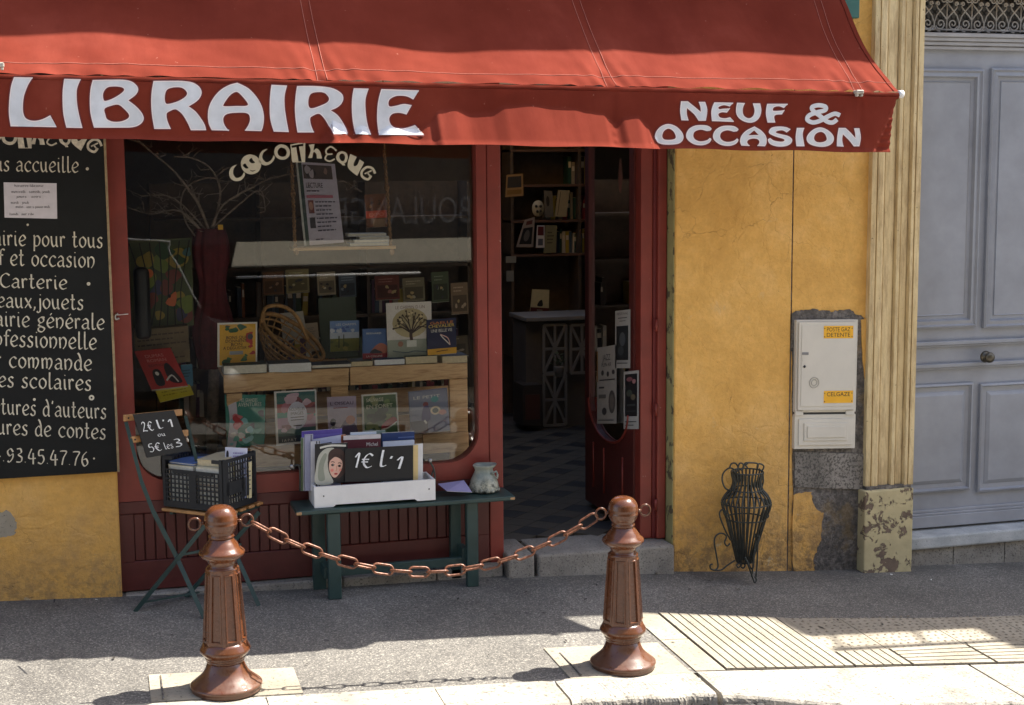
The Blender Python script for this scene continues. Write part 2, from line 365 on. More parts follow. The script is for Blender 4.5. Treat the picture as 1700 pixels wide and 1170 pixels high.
# ================================================================ SETTING: ground
def sheet(name, pts, mt, up, kind='structure', nx=1):
    mb = MB(); mb.add([(x, y, gz(x, y)+up) for x, y in pts], [tuple(range(len(pts)))], mt)
    return mb.build(name, kind=kind)
KY0, KY1 = -1.56, -1.84     # kerb stones
mb = MB(); gx = [-9, -4]+[-1+i*.1 for i in range(71)]+[8, 14]; gy = [KY0, -1.2, -.9, -.75, -.65, -.55, -.45, -.35, -.25, -.15, -.05, .1, .5]
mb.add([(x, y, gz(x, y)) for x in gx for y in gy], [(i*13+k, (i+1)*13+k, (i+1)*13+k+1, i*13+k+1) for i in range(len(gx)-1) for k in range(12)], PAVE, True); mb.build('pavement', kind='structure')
sheet('road', [(-40, -7.2), (60, -7.2), (60, KY1-.01), (-40, KY1-.01)], ROAD, -.115)
sheet('opposite_pavement', [(-40, -10.8), (60, -10.8), (60, -7.2), (-40, -7.2)], PAVE, .0)
mb = MB(); mb.add([(-40, -60, -6), (90, -60, -6), (90, 60, -6), (-40, 60, -6)], [(0, 1, 2, 3)], ROAD); mb.build('ground', kind='structure')
# kerb stones, one by one
kerb = thing('kerb', 'pale worn kerb stones edging the pavement below the chain', 'kerb', (0, KY0, 0))
kx = [-1.9, -.95, -.12, .62, 1.37, 1.93]
GRIME = mat('groove_grime', (.05, .042, .03), .95, .4, 30, .3, 60)
KERBR = stone('rough_kerb_concrete', (.22, .20, .165), (.50, .465, .40), 10, .55, .9)
def yfront(x): return max(-1.79, KY0+.012-.032*max(0, (x-2.6))/.38) if x > 2.6 else KY0+.01
def kerbstone(x0, x1, f0, dep, drop=0.0, h=.14, r=.03, n=8, mt=KERB, rag=0.0):
    mb = MB(); vs = []; rd_ = random.Random(int(x0*100))
    for i in range(n+1):
        x = x0+(x1-x0)*i/n; y0 = f0(x); y1 = y0-(dep(x) if callable(dep) else dep)+rag*(math.sin(x*9+1)+.6*math.sin(x*23)+.4*math.sin(x*61))
        prof = [(y0, 0), (y1+r, 0)]+[(y1+r-r*math.sin(a), -r+r*math.cos(a)) for a in (R(30), R(60), R(90))]+[(y1, -h)]
        for k, (y, z) in enumerate(prof):
            j = rd_.uniform(-.002, .002) if 0 < k < 5 else 0
            vs.append((x, y+j, gz(x, y)+z+.004-drop+j))
    q = 6; fs = [(i*q+k, i*q+k+1, (i+1)*q+k+1, (i+1)*q+k) for i in range(n) for k in range(q-1)]
    fs += [tuple(range(q))[::-1], tuple(n*q+k for k in range(q))]
    mb.add(vs, fs, mt, False); return mb.build('kerb_stone', kerb)
for a, b in zip(kx[:-1], kx[1:]): kerbstone(a+.0025, b-.0025, lambda x: KY0-.003, .28)
for a, b in ((1.94, 2.63), (2.65, 4.05), (4.06, 5.5), (5.51, 7.4)): kerbstone(a, b-.004, lambda x: yfront(x)-.004, lambda x: .27+.22*max(0, min(1, (x-2.55)/.7)), 0, .13, .03, 90, KERBR, .007)
# lumps of black mortar patching the kerb foot
mb = MB()
for i in range(30):
    x = 1.93+i*.03+random.uniform(-.01, .01); rr = random.uniform(.03, .055); y = KY1-.03-.03*min(1, i/15)
    mb.lathe([(rr*1.0, -.02), (rr*.9, .008), (rr*.45, .022), (.002, .026)], MORT, 9, (x, y-.02, gz(x, y)-.05), cap=False, sx=random.uniform(.8, 1.3))
mb.build('mortar_lumps', kind='stuff', label='rough black asphalt patched against the broken kerb', cat='asphalt')
# pale square slabs the bollards stand on
def slab(name, x0, y0, x1, y1, label, skew=0):
    mb = MB(); t_ = .006
    pts = [(x0, y1), (x1, y1), (x1+skew, y0), (x0+skew*.3, y0)]
    mb.hexa([(x, y, gz(x, y)-.03) for x, y in pts], [(x, y, gz(x, y)+t_) for x, y in pts], SLAB)
    o = mb.build(name, bevel=.002); o['label'] = label; o['category'] = 'paving slab'; return o
o = slab('bollard_slab', .135, -1.215, .785, -1.545, 'pale stone slab under the left bollard')
o = slab('bollard_slab', 2.02, -1.13, 2.62, -1.565, 'pale stone slab under the right bollard')
for (ax, lab) in ((.185, 0), (2.075, 1)):
    mb = MB(); mb.box((ax, -1.54, gz(ax, -1.4)+.0075), (ax+.006, -1.24+.03*lab, gz(ax, -1.2)+.0085), CEM)
    mb.build('slab_groove', bpy.data.objects['bollard_slab' if not lab else 'bollard_slab.001'])
# tactile crossing: ribbed and studded slabs
tact = thing('tactile_paving', 'pale ribbed and studded crossing slabs right of the right bollard', 'paving', (3, -1.2, gz(3, -1.2)))
def yback(x):
    pts = [(2.60, -.62), (3.46, -.85), (4.47, -.985), (9, -1.05)]
    for (a, ya), (b, yb) in zip(pts[:-1], pts[1:]):
        if a <= x <= b: return ya+(yb-ya)*(x-a)/(b-a)
    return -.62 if x < 2.6 else -1.05
DOTM = mat('worn_stud', (.20, .17, .125), .9, .5, 40, .1, 60)
def tslab(x0, x1, yb0, yb1, yf0, yf1, style):
    mb = MB(); top = .006
    c = [(x0, yf0), (x1, yf1), (x1, yb1), (x0, yb0)]
    mb.hexa([(x, y, gz(x, y)-.03) for x, y in c], [(x, y, gz(x, y)+top) for x, y in c], GRIME if style in 'xy' else SLAB)
    if style == 'y':      # ribs running away from the kerb, bedded grooves between them
        n = max(1, round((x1-x0)/.05))
        for i in range(n):
            a = x0+(x1-x0)*(i+.09)/n; b = x0+(x1-x0)*(i+.91)/n
            f = lambda x, u, v: u+(v-u)*(x-x0)/(x1-x0)
            q = [(a, f(a, yf0, yf1)+.008), (b, f(b, yf0, yf1)+.008), (b, f(b, yb0, yb1)-.008), (a, f(a, yb0, yb1)-.008)]
            mb.hexa([(x, y, gz(x, y)+top-.001) for x, y in q], [(x, y, gz(x, y)+top+.006) for x, y in q], SLAB)
    if style == 'x':
        n = max(1, round((yb0-yf0)/.05))
        for i in range(n):
            a = (i+.10)/n; b = (i+.90)/n
            q = [(x0+.006, yf0+(yb0-yf0)*a), (x1-.006, yf1+(yb1-yf1)*a), (x1-.006, yf1+(yb1-yf1)*b), (x0+.006, yf0+(yb0-yf0)*b)]
            mb.hexa([(x, y, gz(x, y)+top-.001) for x, y in q], [(x, y, gz(x, y)+top+.006) for x, y in q], SLAB)
    if style == 'dot':
        nx = max(1, int((x1-x0)/.042)); ny = max(1, int((yb0-yf0)/.042))
        for i in range(nx):
            for k in range(ny):
                x = x0+(x1-x0)*(i+.5+.25*(k % 2))/(nx+.3); u = (k+.5)/ny; y = yf0+(yb0-yf0)*u; z = gz(x, y)+top; a = .008; bb = .004
                mb.add([(x-a, y-a, z), (x+a, y-a, z), (x+a, y+a, z), (x-a, y+a, z), (x, y, z+.005)], [(0, 1, 4), (1, 2, 4), (2, 3, 4), (3, 0, 4)], DOTM)
    return mb.build('paving_slab', tact)
def rows(x0, x1, ysplit, style):
    style = list(style)
    ys = [None]+ysplit+[None]
    for k in range(len(ys)-1):
        t0 = yback(x0) if ys[k] is None else ys[k]; t1 = yback(x1) if ys[k] is None else ys[k]
        f0 = yfront(x0) if ys[k+1] is None else ys[k+1]; f1 = yfront(x1) if ys[k+1] is None else ys[k+1]
        tslab(x0+.003, x1-.003, t0-.003, t1-.003, f0+.003, f1+.003, style[k])
rows(2.645, 2.80, [-1.10], ['p', 'p'])
rows(2.80, 3.46, [], ['y'])
x = 3.46
while x < 3.7: rows(x, x+.3, [-1.40], ['dot', 'y']); x += .3
while x < 7.2: rows(x, x+.45, [-1.40], ['dot', 'x']); x += .45

# ================================================================ BUILDING
zt = 7.6
bld = thing('shop_building', 'yellow plastered house front with fluted cream pilaster between shop and grey door', 'building', (0, 0, 0))
XC = A(1120, 600, 0).x       # corner of the wall right of the shop door
X1313 = A(1313, 600, 0).x
XPL = A(1447, 400, -.05).x; XPR = A(1524, 400, -.05).x
mb = MB(); mb.box((XC, 0, -.6), (X1313-.004, .35, 3.3), YEL); mb.build('wall', bld, bevel=.006)
mb = MB(); mb.box((X1313+.004, .003, -.6), (XPL+.05, .35, 3.3), YEL); mb.build('wall', bld)
mb = MB(); mb.box((-5, 0, -.5), (.045, .35, 3.3), YEL); mb.build('wall', bld, bevel=.006)
mb = MB(); mb.box((-5, .002, 3.3), (14, .5, zt), YEL); mb.build('wall', bld)
mb = MB(); mb.box((4.6, .5, 3.3), (14, 8, zt), STUC); mb.build('sun_blocking_mass', bld)  # unseen upper mass, added to keep the sun out of the ceiling gap
mb = MB(); mb.box((XPR+2.6, .004, -1), (14, .5, 3.3), YEL); mb.build('wall', bld)
mb = MB(); mb.box((X1313-.004, .008, -.6), (X1313+.004, .1, 3.3), CEM); mb.build('wall_joint', bld)
mb = MB(); mb.box((XC-.0, .0, 0), (XC+.002, .0, 0), YEL)
# worn plinth strip of the reveal
mb = MB(); mb.box((XC-.006, .012, -.05), (XC, .17, 3.2), REVEAL); mb.build('door_reveal', bld)
# unseen ledge, its outline shaped to cast the shadow edge on awning and pavement
mb = MB(); CY = [(-5, -.25), (6.1, -.25), (6.8, -.44), (6.85, -.74), (14, -.74)]
bot = [(x, y) for x, y in CY]+[(14, .3), (-5, .3)]
vs = [(x, y, 5.0) for x, y in bot]+[(x, y, 5.14) for x, y in bot]; k = len(bot)
mb.add(vs, [tuple(range(k))[::-1], tuple(range(k, 2*k))]+[(i, (i+1) % k, k+(i+1) % k, k+i) for i in range(k)], STEP); mb.build('shadow_cornice', bld)
mb = MB(); mb.bar((6.95, -.94, 5.2), (13, -.94, 5.2), .05, .04, IRON); mb.box((7.95, -1.07, 5.18), (13.4, -.70, 5.22), IRON)  # unseen balcony bars and plate, added to cast shadow strips on the pavement
for i in range(12): mb.bar((7.0+i*.5, -.70, 5.1), (7.0+i*.5, -.94, 5.2), .02, .02, IRON)
mb.build('balcony_shadow_bars', bld)
ROUGHST = stone('rough_grey_block', (.13, .12, .105), (.34, .31, .275), 11, .5, 1.0)
# cement render left bare round the meter box
def ragged(pts, amp=.006, sub=6):
    out = []
    for i, p in enumerate(pts):
        q = pts[(i+1) % len(pts)]
        for k in range(sub):
            t_ = k/sub; out.append((p[0]+(q[0]-p[0])*t_+random.uniform(-amp, amp), p[1]+(q[1]-p[1])*t_+random.uniform(-amp, amp)))
    return out
def wallpoly(pxs, name, mt, y0, amp=.005, sub=6, parent=bld):
    pts = [(A(x, y, 0).x, A(x, y, 0).z) for x, y in pxs][::-1]
    pts = ragged(pts, amp, sub)
    mb = MB(); mb.prism(pts, [], XZ, y0, .02, mt); return mb.build(name, parent)
wallpoly([(1314.5, 519), (1345, 513), (1380, 517), (1410, 514), (1437, 530), (1437, 640), (1436, 800), (1441, 950), (1316, 960), (1316, 700)], 'cement_render', CEM, -.003, .006, 9)
wallpoly([(1318, 750), (1432, 752), (1434, 812), (1318, 808)], 'stone_block', ROUGHST, -.012, .003, 5)
wallpoly([(1316, 822), (1345, 815), (1350, 838), (1366, 852), (1362, 895), (1350, 925), (1352, 952), (1316, 955)], 'plaster_remnant', YEL, -.010, .007, 6)
wallpoly([(1424, 845), (1436, 830), (1440, 948), (1424, 945), (1430, 900)], 'plaster_remnant', YEL, -.009, .006, 5)
wallpoly([(1428, 530), (1437, 528), (1437, 650), (1431, 600)], 'plaster_remnant', YEL, -.009, .004, 5)
# base patch of exposed plaster, left wall
wallpoly([(-30, 850), (12, 848), (30, 868), (25, 885), (5, 892), (-30, 893)], 'bare_patch', SLAB, -.001, .008, 5)
# fluted pilaster
pil = thing('pilaster', 'cream fluted pilaster on a peeling base block between yellow wall and grey door', 'pilaster', (XPL, -.05, gz(XPL, 0)))
W_ = XPR-XPL; zb = A(1480, 806, -.06).z
prof = [(0, .05), (0, -.04), (.085, -.05), (.09, -.022), (.115, -.022), (.12, -.045), (.21, -.052), (.25, -.048), (.255, -.018), (.285, -.018), (.30, -.03), (.40, -.034), (.50, -.030), (.52, -.014), (.535, -.052), (.60, -.056), (.605, -.020), (.64, -.018), (.66, -.034), (.78, -.036), (.80, -.018), (.815, -.062), (.87, -.064), (.875, -.030), (.90, -.030), (.905, -.06), (1.0, -.064), (1.0, .3)]
mb = MB(); n = len(prof)
vs = [(XPL+p[0]*W_, p[1], zb) for p in prof]+[(XPL+p[0]*W_, p[1], 5) for p in prof]
mb.add(vs, [(i, i+1, n+i+1, n+i) for i in range(n-1)]+[tuple(range(n))[::-1]], PIL); mb.build('fluted_shaft', pil)
mb = MB(); mb.box((XPL-.025, -.085, -.7), (XPR-.005, .3, zb-.018), PEEL); mb.build('base_block', pil, bevel=.008, seg=2)
mb = MB(); mb.box((XPL-.004, -.058, zb-.02), (XPR-.01, .3, zb+.002), CEM); mb.build('shaft_footing', pil)

# ---- teal shutter high up by the awning end
mb = MB(); a = A(1404, 30, -.03); b = A(1424, 30, -.03)
sh = thing('window_shutter', 'teal shutter edge above the right end of the red awning', 'shutter', (a.x, 0, a.z))
mb.box((a.x-.35, -.05, a.z), (b.x, -.005, 4.4), mat('teal_paint', (.035, .13, .11), .5)); mb.build('shutter_panel', sh, bevel=.004)

# ================================================================ GREY DOUBLE DOOR
DY = .17
X0 = XPR-.01; zth = A(1600, 872, DY).z
dr = thing('grey_panelled_door', 'tall blue grey panelled double door with brass knob right of the pilaster', 'door', (X0, DY, zth))
mb = MB(); mb.box((X0, DY+.012, zth+.02), (X0+2.6, DY+.05, A(1600, 56, DY).z-.003), GREYD); mb.build('door_leaf', dr)
def px_rect(x0, y0, x1, y1, Y):
    a = A(x0, y0, Y); b = A(x1, y1, Y); return a.x, b.z, b.x, a.z
def frame_panel(x0, z0, x1, z1, name, steps):
    """moulded panel: nested raised / sunk rectangles"""
    mb = MB(); prev = (x0, z0, x1, z1)
    ins = 0; y = DY+.012
    rings = [(0, DY+.012)]+steps
    for (i0, ya), (i1, yb_) in zip(rings[:-1], rings[1:]):
        a = [(x0+i0, ya, z0+i0), (x1-i0, ya, z0+i0), (x1-i0, ya, z1-i0), (x0+i0, ya, z1-i0)]
        b = [(x0+i1, yb_, z0+i1), (x1-i1, yb_, z0+i1), (x1-i1, yb_, z1-i1), (x0+i1, yb_, z1-i1)]
        mb.add(a+b, [(k, (k+1) % 4, 4+(k+1) % 4, 4+k) for k in range(4)], GREYD)
    i1, y1 = rings[-1]; mb.add([(x0+i1, y1, z0+i1), (x1-i1, y1, z0+i1), (x1-i1, y1, z1-i1), (x0+i1, y1, z1-i1)], [(0, 1, 2, 3)], GREYD)
    return mb.build(name, dr)
MOULD = [(.0, DY-.012), (.012, DY-.020), (.022, DY-.008), (.045, DY-.014), (.055, DY+.008), (.075, DY+.009), (.08, DY+.001), (.085, DY+.005)]
r1 = px_rect(1482, 113, 1619, 542, DY); r2 = px_rect(1645, 113, 1790, 538, DY)
frame_panel(*r1, 'upper_panel', MOULD); frame_panel(*r2, 'upper_panel', MOULD)
r3 = px_rect(1490, 641, 1609, 812, DY); r4 = px_rect(1627, 637, 1760, 806, DY)
M2 = [(.0, DY-.010), (.012, DY-.016), (.022, DY+.004), (.05, DY+.006), (.056, DY+.001), (.075, DY-.008)]
frame_panel(*r3, 'lower_panel', M2); frame_panel(*r4, 'lower_panel', M2)
za = A(1600, 567, DY).z; zc = A(1600, 604, DY).z
for z_, nm in ((za, 'rail_moulding'), (zc, 'rail_moulding')):
    mb = MB(); mb.box((X0, DY-.018, z_-.015), (X0+2.6, DY+.013, z_+.010), GREYD); mb.box((X0, DY-.008, z_-.028), (X0+2.6, DY+.013, z_-.015), GREYD); mb.build(nm, dr, bevel=.004, seg=2)
zk = A(1600, 845, DY).z
mb = MB(); mb.box((X0, DY-.028, zth+.012), (X0+2.6, DY+.012, zk-.02), GREYD); mb.box((X0, DY-.018, zk-.02), (X0+2.6, DY+.012, zk-.004), GREYD); mb.box((X0, DY-.008, zk-.004), (X0+2.6, DY+.012, zk+.014), GREYD); mb.build('kick_board', dr, bevel=.003)
zr = A(1600, 56, DY).z; zr2 = A(1600, 83, DY).z
mb = MB()
for k in range(4): mb.box((X0, DY-.052+.012*k, zr-.012-(zr-zr2)*k/4-(zr-zr2)/4+.012), (X0+2.6, DY+.013, zr-(zr-zr2)*k/4-.001*k), mat('pale_grey_moulding', (.34, .34, .35), .45))
mb.build('transom_moulding', dr, bevel=.003)
kb = A(1631, 591, DY-.02)
mb = MB(); vs = MB()
prof = [(.002, -.028), (.036, -.028), (.038, -.034), (.030, -.042), (.016, -.05), (.014, -.06), (.028, -.066), (.034, -.078), (.030, -.088), (.014, -.094), (.001, -.095)]
seg = 20
pts = []; fs = []
for r_, y_ in prof:
    for k in range(seg): pts.append((kb.x+r_*math.cos(2*math.pi*k/seg), kb.y+y_, kb.z+r_*math.sin(2*math.pi*k/seg)))
for i in range(len(prof)-1):
    for k in range(seg): fs.append((i*seg+k, i*seg+(k+1) % seg, (i+1)*seg+(k+1) % seg, (i+1)*seg+k))
mb.add(pts, fs, mat('aged_brass', (.10, .09, .07), .35, .3, 30, .1, 60, metal=.8), True); mb.build('door_knob', dr)
# ironwork grille over the transom
zg = zr+.01; pw = (A(1657, 40, DY).x-A(1616, 40, DY).x)
mb = MB(); mb.box((X0, DY+.05, zg), (X0+2.6, DY+.06, 4.2), DKGL); mb.build('fanlight_pane', dr)
def spiral(cx, cz, r0, r1, a0, a1, n=22): return [(cx+(r0+(r1-r0)*i/n)*math.cos(a0+(a1-a0)*i/n), cz+(r0+(r1-r0)*i/n)*math.sin(a0+(a1-a0)*i/n)) for i in range(n+1)]
def motif():
    mb = MB(); rr = .0042; h = pw
    def tb(p, r=rr): mb.tube([(x, 0, z) for x, z in p], r, GRIL, 6)
    for sg in (-1, 1):
        tb(spiral(sg*.25*h, .26*h, .03*h, .2*h, 0 if sg < 0 else math.pi, (R(-520) if sg < 0 else math.pi+R(520))))
        arc = spiral(sg*.25*h, .25*h, .25*h, .25*h, R(270), R(270)+sg*R(110)); tb(arc)
        tb([(sg*.48*h, .33*h), (sg*.40*h, .55*h), (sg*.18*h, .80*h), (0, .98*h)])
        tb([(0, .40*h), (sg*.12*h, .55*h), (sg*.36*h, .78*h), (sg*.42*h, .88*h)])
        tb(spiral(sg*.37*h, .95*h, .02*h, .08*h, R(90), R(90)+sg*R(-470)))
        tb([(sg*.0*h, .98*h), (sg*.05*h, 1.03*h)]+spiral(sg*.14*h, 1.10*h, .11*h, .02*h, R(180) if sg > 0 else 0, (R(180)+R(420)) if sg > 0 else R(-420)))
        tb([(sg*.27*h, 1.08*h), (sg*.25*h, 1.3*h), (sg*.25*h, 1.8*h)])
    tb([(0, .0), (0, .92*h)]); tb([(-.5*h, .01), (.5*h, .01)], .006); tb([(0, 1.05*h), (0, 1.8*h)])
    return mb
gm = motif(); g0 = None
xg = A(1616, 40, DY).x-2*pw
for i in range(6):
    if g0 is None:
        g0 = gm.build('grille_scroll', dr, world=False); o = g0
    else: o = g0.copy(); COL.objects.link(o); o.parent = dr
    o.location = (xg+i*pw-X0, .02-.0, zg-zth+.005)
# threshold stone
a = A(1520, 915, .0)
mb = MB(); z0 = A(1600, 872, DY).z
mb.box((X0-.004, -.0, z0-.085), (X0+2.6, DY+.1, z0-.004), MARB); mb.build('threshold_stone', bld, bevel=.012, seg=2)
mb = MB()
for i in range(7): mb.box((X0+i*.37, .03, -1), (X0+i*.37+.364, .25, z0-.088), STEP)
mb.build('threshold_riser', bld)

# ================================================================ METER BOX
mtr = thing('meter_box', 'ivory plastic meter cabinet with yellow stickers set in the yellow wall', 'meter box', A(1372, 640, -.03))
TL, TR, BR, BL = A(1323.5, 531.5, -.04), A(1426, 530.5, -.04), A(1421, 744.5, -.04), A(1320, 746, -.04)
def boxuv(u, v, y):   # u,v in 0..1 over the meter face
    a = BL.lerp(BR, u); b = TL.lerp(TR, u); p = a.lerp(b, v); return Vector((p.x, y, p.z))
def uvbox(mb, u0, v0, u1, v1, y0, y1, mt): mb.hexa([boxuv(u0, v0, y0), boxuv(u1, v0, y0), boxuv(u1, v0, y1), boxuv(u0, v0, y1)], [boxuv(u0, v1, y0), boxuv(u1, v1, y0), boxuv(u1, v1, y1), boxuv(u0, v1, y1)], mt)
mb = MB(); uvbox(mb, 0, .285, 1, 1, -.03, .05, PLAST); mb.build('cabinet_frame', mtr, bevel=.004, seg=2)
mb = MB(); uvbox(mb, .03, .305, .955, .985, -.044, -.033, PLAST); uvbox(mb, .035, .310, .97, .978, -.0335, -.0302, BLKP); uvbox(mb, .07, .335, .91, .962, -.0475, -.043, PLAST); mb.build('cabinet_door', mtr, bevel=.0025, seg=2)  # black plate paints the shade in the gap beside the door
mb = MB(); uvbox(mb, .03, .255, .97, .30, -.024, -.02, BLKP); uvbox(mb, 0, .0, 1, .268, -.028, .05, PLAST); uvbox(mb, .06, .03, .94, .235, -.036, -.027, PLAST); uvbox(mb, .14, .065, .86, .205, -.042, -.035, PLAST); uvbox(mb, .18, .085, .82, .185, -.037, -.0415, CEM) if False else uvbox(mb, .19, .09, .81, .18, -.047, -.041, PLAST); mb.build('lower_cover', mtr, bevel=.0025, seg=2)  # black strip paints the shaded recess between door and cover
for u0, u1 in ((.0, .13), (.83, .97)):
    mb = MB(); uvbox(mb, u0, .262, u1, .30, -.036, -.02, PLAST); mb.build('hinge', mtr, bevel=.002)
for uc, vc, rs in ((.28, .52, (.0235, .0145)), (.28, .52, (.0135, .0075))):
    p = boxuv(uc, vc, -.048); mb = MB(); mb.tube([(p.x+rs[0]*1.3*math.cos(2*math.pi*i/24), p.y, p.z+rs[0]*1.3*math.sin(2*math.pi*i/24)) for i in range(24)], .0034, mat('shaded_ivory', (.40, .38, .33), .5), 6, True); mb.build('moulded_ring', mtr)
p = boxuv(.12, .645, -.048); mb = MB(); mb.lathe([(.008, 0), (.008, .002)], BLKP, 14, (0, 0, 0)); mb.v = [Vector((p.x+v.x, p.y-v.z, p.z+v.y)) for v in mb.v]; mb.build('lock', mtr)
mb = MB(); uvbox(mb, .08, .735, .18, .755, -.050, -.046, mat('grey_plastic', (.2, .2, .2), .5)); uvbox(mb, .09, .68, .17, .72, -.0495, -.046, PLAST); mb.build('latch_slot', mtr)
STK = mat('yellow_sticker', (.80, .42, .02), .5, .06, 10, 0); INK = mat('black_ink', (.02, .02, .02), .6, 0)
def textmesh(mb, s_, fn, mt, size=None):
    """flat lettering: fn(u,v) with u,v normalised 0..1 over the text's own box"""
    cu = bpy.data.curves.new('t', 'FONT'); cu.body = s_; cu.resolution_u = 3; ob = bpy.data.objects.new('t', cu); COL.objects.link(ob)
    dg = bpy.context.evaluated_depsgraph_get(); me = bpy.data.meshes.new_from_object(ob.evaluated_get(dg))
    if len(me.vertices):
        xs_ = [v.co.x for v in me.vertices]; x0, x1 = min(xs_), max(xs_); y0, y1 = 0, .72
        mb.add([fn((v.co.x-x0)/(x1-x0 or 1), (v.co.y-y0)/(y1-y0)) for v in me.vertices], [tuple(p.vertices) for p in me.polygons], mt)
    bpy.data.objects.remove(ob); bpy.data.curves.remove(cu); bpy.data.meshes.remove(me)
for (u0, v0, u1, v1, lines) in ((.42, .86, .90, .955, ['POSTE GAZ', 'DETENTE']), (.44, .36, .92, .455, ['CELGAZE'])):
    mb = MB(); mb.add([boxuv(u0, v0, -.0485), boxuv(u1, v0, -.0485), boxuv(u1, v1, -.0485), boxuv(u0, v1, -.0485)], [(0, 1, 2, 3)], STK)
    st = mb.build('sticker', mtr); mb = MB(); n = 2
    for i, s_ in enumerate(lines):
        va = v0+(v1-v0)*(.56-.44*i); vb_ = v0+(v1-v0)*(.90-.44*i)
        textmesh(mb, s_, lambda u, v: boxuv(u0+.05+(u1-u0-.1)*u, va+(vb_-va)*v, -.0491), INK)
    for uu in (u0+.015, u1-.02):
        for vv in (v0+.012, v1-.02): mb.add([boxuv(uu-.007, vv-.003, -.0491), boxuv(uu+.007, vv-.003, -.0491), boxuv(uu+.007, vv+.005, -.0491), boxuv(uu-.007, vv+.005, -.0491)], [(0, 1, 2, 3)], INK)
    mb.build('sticker_print', st)

# ================================================================ SHOPFRONT (red timber)
FY = .05; GY = .10
sf = thing('bookshop_front', 'dark red timber bookshop front with a big window and open doorway', 'shop front', (.05, FY, 0))
xl = .04; xw0 = A(216, 500, GY).x; xw1 = A(789, 500, GY).x; xm = A(809, 500, FY).x; xd = A(834, 500, FY).x
zwb = A(700, 771, FY).z; zwt = 3.0; rc = .17
# frame with rounded lower corners
def rounded(x0, z0, x1, z1, r, n=8):
    p = []
    for cx, cz, a0 in ((x1-r, z0+r, -90), ):
        p += [(cx+r*math.cos(R(a0+90*i/n)), cz+r*math.sin(R(a0+90*i/n))) for i in range(n+1)]
    p += [(x1, z1), (x0, z1)]
    p += [(x0+r+r*math.cos(R(180+90*i/n)), z0+r+r*math.sin(R(180+90*i/n))) for i in range(n+1)]
    return p
mb = MB(); mb.prism([(xl, zwb-.10), (xm, zwb-.10), (xm, zwt+.2), (xl, zwt+.2)], [rounded(xw0, zwb, xw1, zwt, rc)[::-1]], XZ, FY, GY+.05, REDC)
mb.build('window_frame', sf, bevel=.004)
mb = MB(); mb.box((xm+.006, FY+.012, gz(xm, 0)+.01), (xd, GY+.09, 3.2), REDC); mb.build('door_post', sf, bevel=.006, seg=2)
mb = MB(); mb.box((xm-.0, FY+.03, .0), (xm+.007, GY+.08, 3.2), OUTL); mb.build('post_gap', sf)
# glass, leaning back by a degree
tl = math.tan(R(1.0))
mb = MB(); zc_ = 1.7
gp = rounded(xw0-.01, zwb-.01, xw1+.01, zwt, rc)
mb.prism(gp, [], lambda u, v, d: Vector((u, GY+.012+d+(v-zc_)*tl, v)), 0, .005, GLASS); mb.build('window_pane', sf)
# boarded riser below the window
xr0, xr1 = xl, xm
zs = A(400, 965, FY+.02).z
mb = MB(); mb.box((xl, FY+.035, zs-.1), (xm, FY+.06, zwb-.10), RED); mb.build('riser_back', sf)
nb_ = 34; wb = (xm-xl-.16)/nb_; zg0 = A(560, 905, FY+.02).z; zg1 = zwb-.17
mb = MB(); mb.box((xl, FY+.004, zg1), (xm, FY+.034, zwb-.102), RED); mb.build('riser_rail', sf, bevel=.006, seg=2)
mb = MB(); mb.box((xl, FY+.006, zs), (xm, FY+.034, zg0), RED); mb.build('riser_rail', sf, bevel=.004)
b0 = None
mb = MB(); mb.box((0, 0, 0), (wb-.006, .018, zg1-zg0-.004), RED)
for i in range(nb_):
    if b0 is None: b0 = mb.build('riser_board', sf, world=False, bevel=.003); o = b0
    else: o = b0.copy(); COL.objects.link(o); o.parent = sf
    o.location = Vector((xl+.08+i*wb, FY+.012, zg0+.002))-Vector(sf.location)
for xa in (xl, xm-.08):
    mb = MB(); mb.box((xa, FY+.005, zg0+.001), (xa+.078, FY+.034, zg1-.001), RED); mb.build('riser_stile', sf)
# stone sill courses
sill = thing('stone_sill', 'low grey stone sill under the red boarded shop front', 'sill', (1, FY, 0))
xa = .06
for xb in (.62, 1.22, 1.75, xm+.07):
    z1 = A(400, 958, FY).z+.0; mb = MB(); mb.box((xa, .0, gz(xa, 0)-.08), (xb-.006, .3, zs-.004-.008*random.random()), STEP); mb.build('stone', sill, bevel=.008); xa = xb
# door step
stp = thing('door_step', 'long grey stone step at the open shop door', 'step', (2.6, 0, gz(2.6, 0)))
zst = A(1000, 912, -.03).z
for a_, b_ in ((xm+.08, A(888, 940, -.05).x), (A(888, 940, -.05).x+.02, XC-.012)):
    mb = MB(); z1 = zst+.006*(a_ < 2.2); mb.hexa([(a_, -.05, -.4), (b_, -.05, -.4), (b_, .34, -.4), (a_, .34, -.4)], [(a_, -.05, z1+.010*(2.6-a_)), (b_, -.05, z1+.010*(2.6-b_)), (b_, .34, z1+.012*(2.6-b_)), (a_, .34, z1+.012*(2.6-a_))], STEP); mb.build('stone', stp, bevel=.014, seg=2)
# right-hand door frame
xf0 = A(1068, 600, .17).x; xf1 = XC-.01
mb = MB(); mb.box((xf1-.055, .10, zst), (xf1, .20, 3.2), REDC); mb.build('door_jamb', sf, bevel=.006, seg=2)
mb = MB(); mb.box((xf1-.075, .125, zst), (xf1-.056, .20, 3.2), OUTL); mb.build('jamb_gap', sf)
mb = MB(); mb.box((xf1-.15, .13, zst), (xf1-.076, .22, 3.2), REDC); mb.build('door_jamb', sf, bevel=.006, seg=2)
for zpx in (540, 838, 680):
    p = A(1088, zpx, .1); mb = MB(); mb.tube([(xf1-.065, .095, p.z-.035), (xf1-.065, .095, p.z+.035)], .009, REDC, 10); mb.build('hinge', sf)
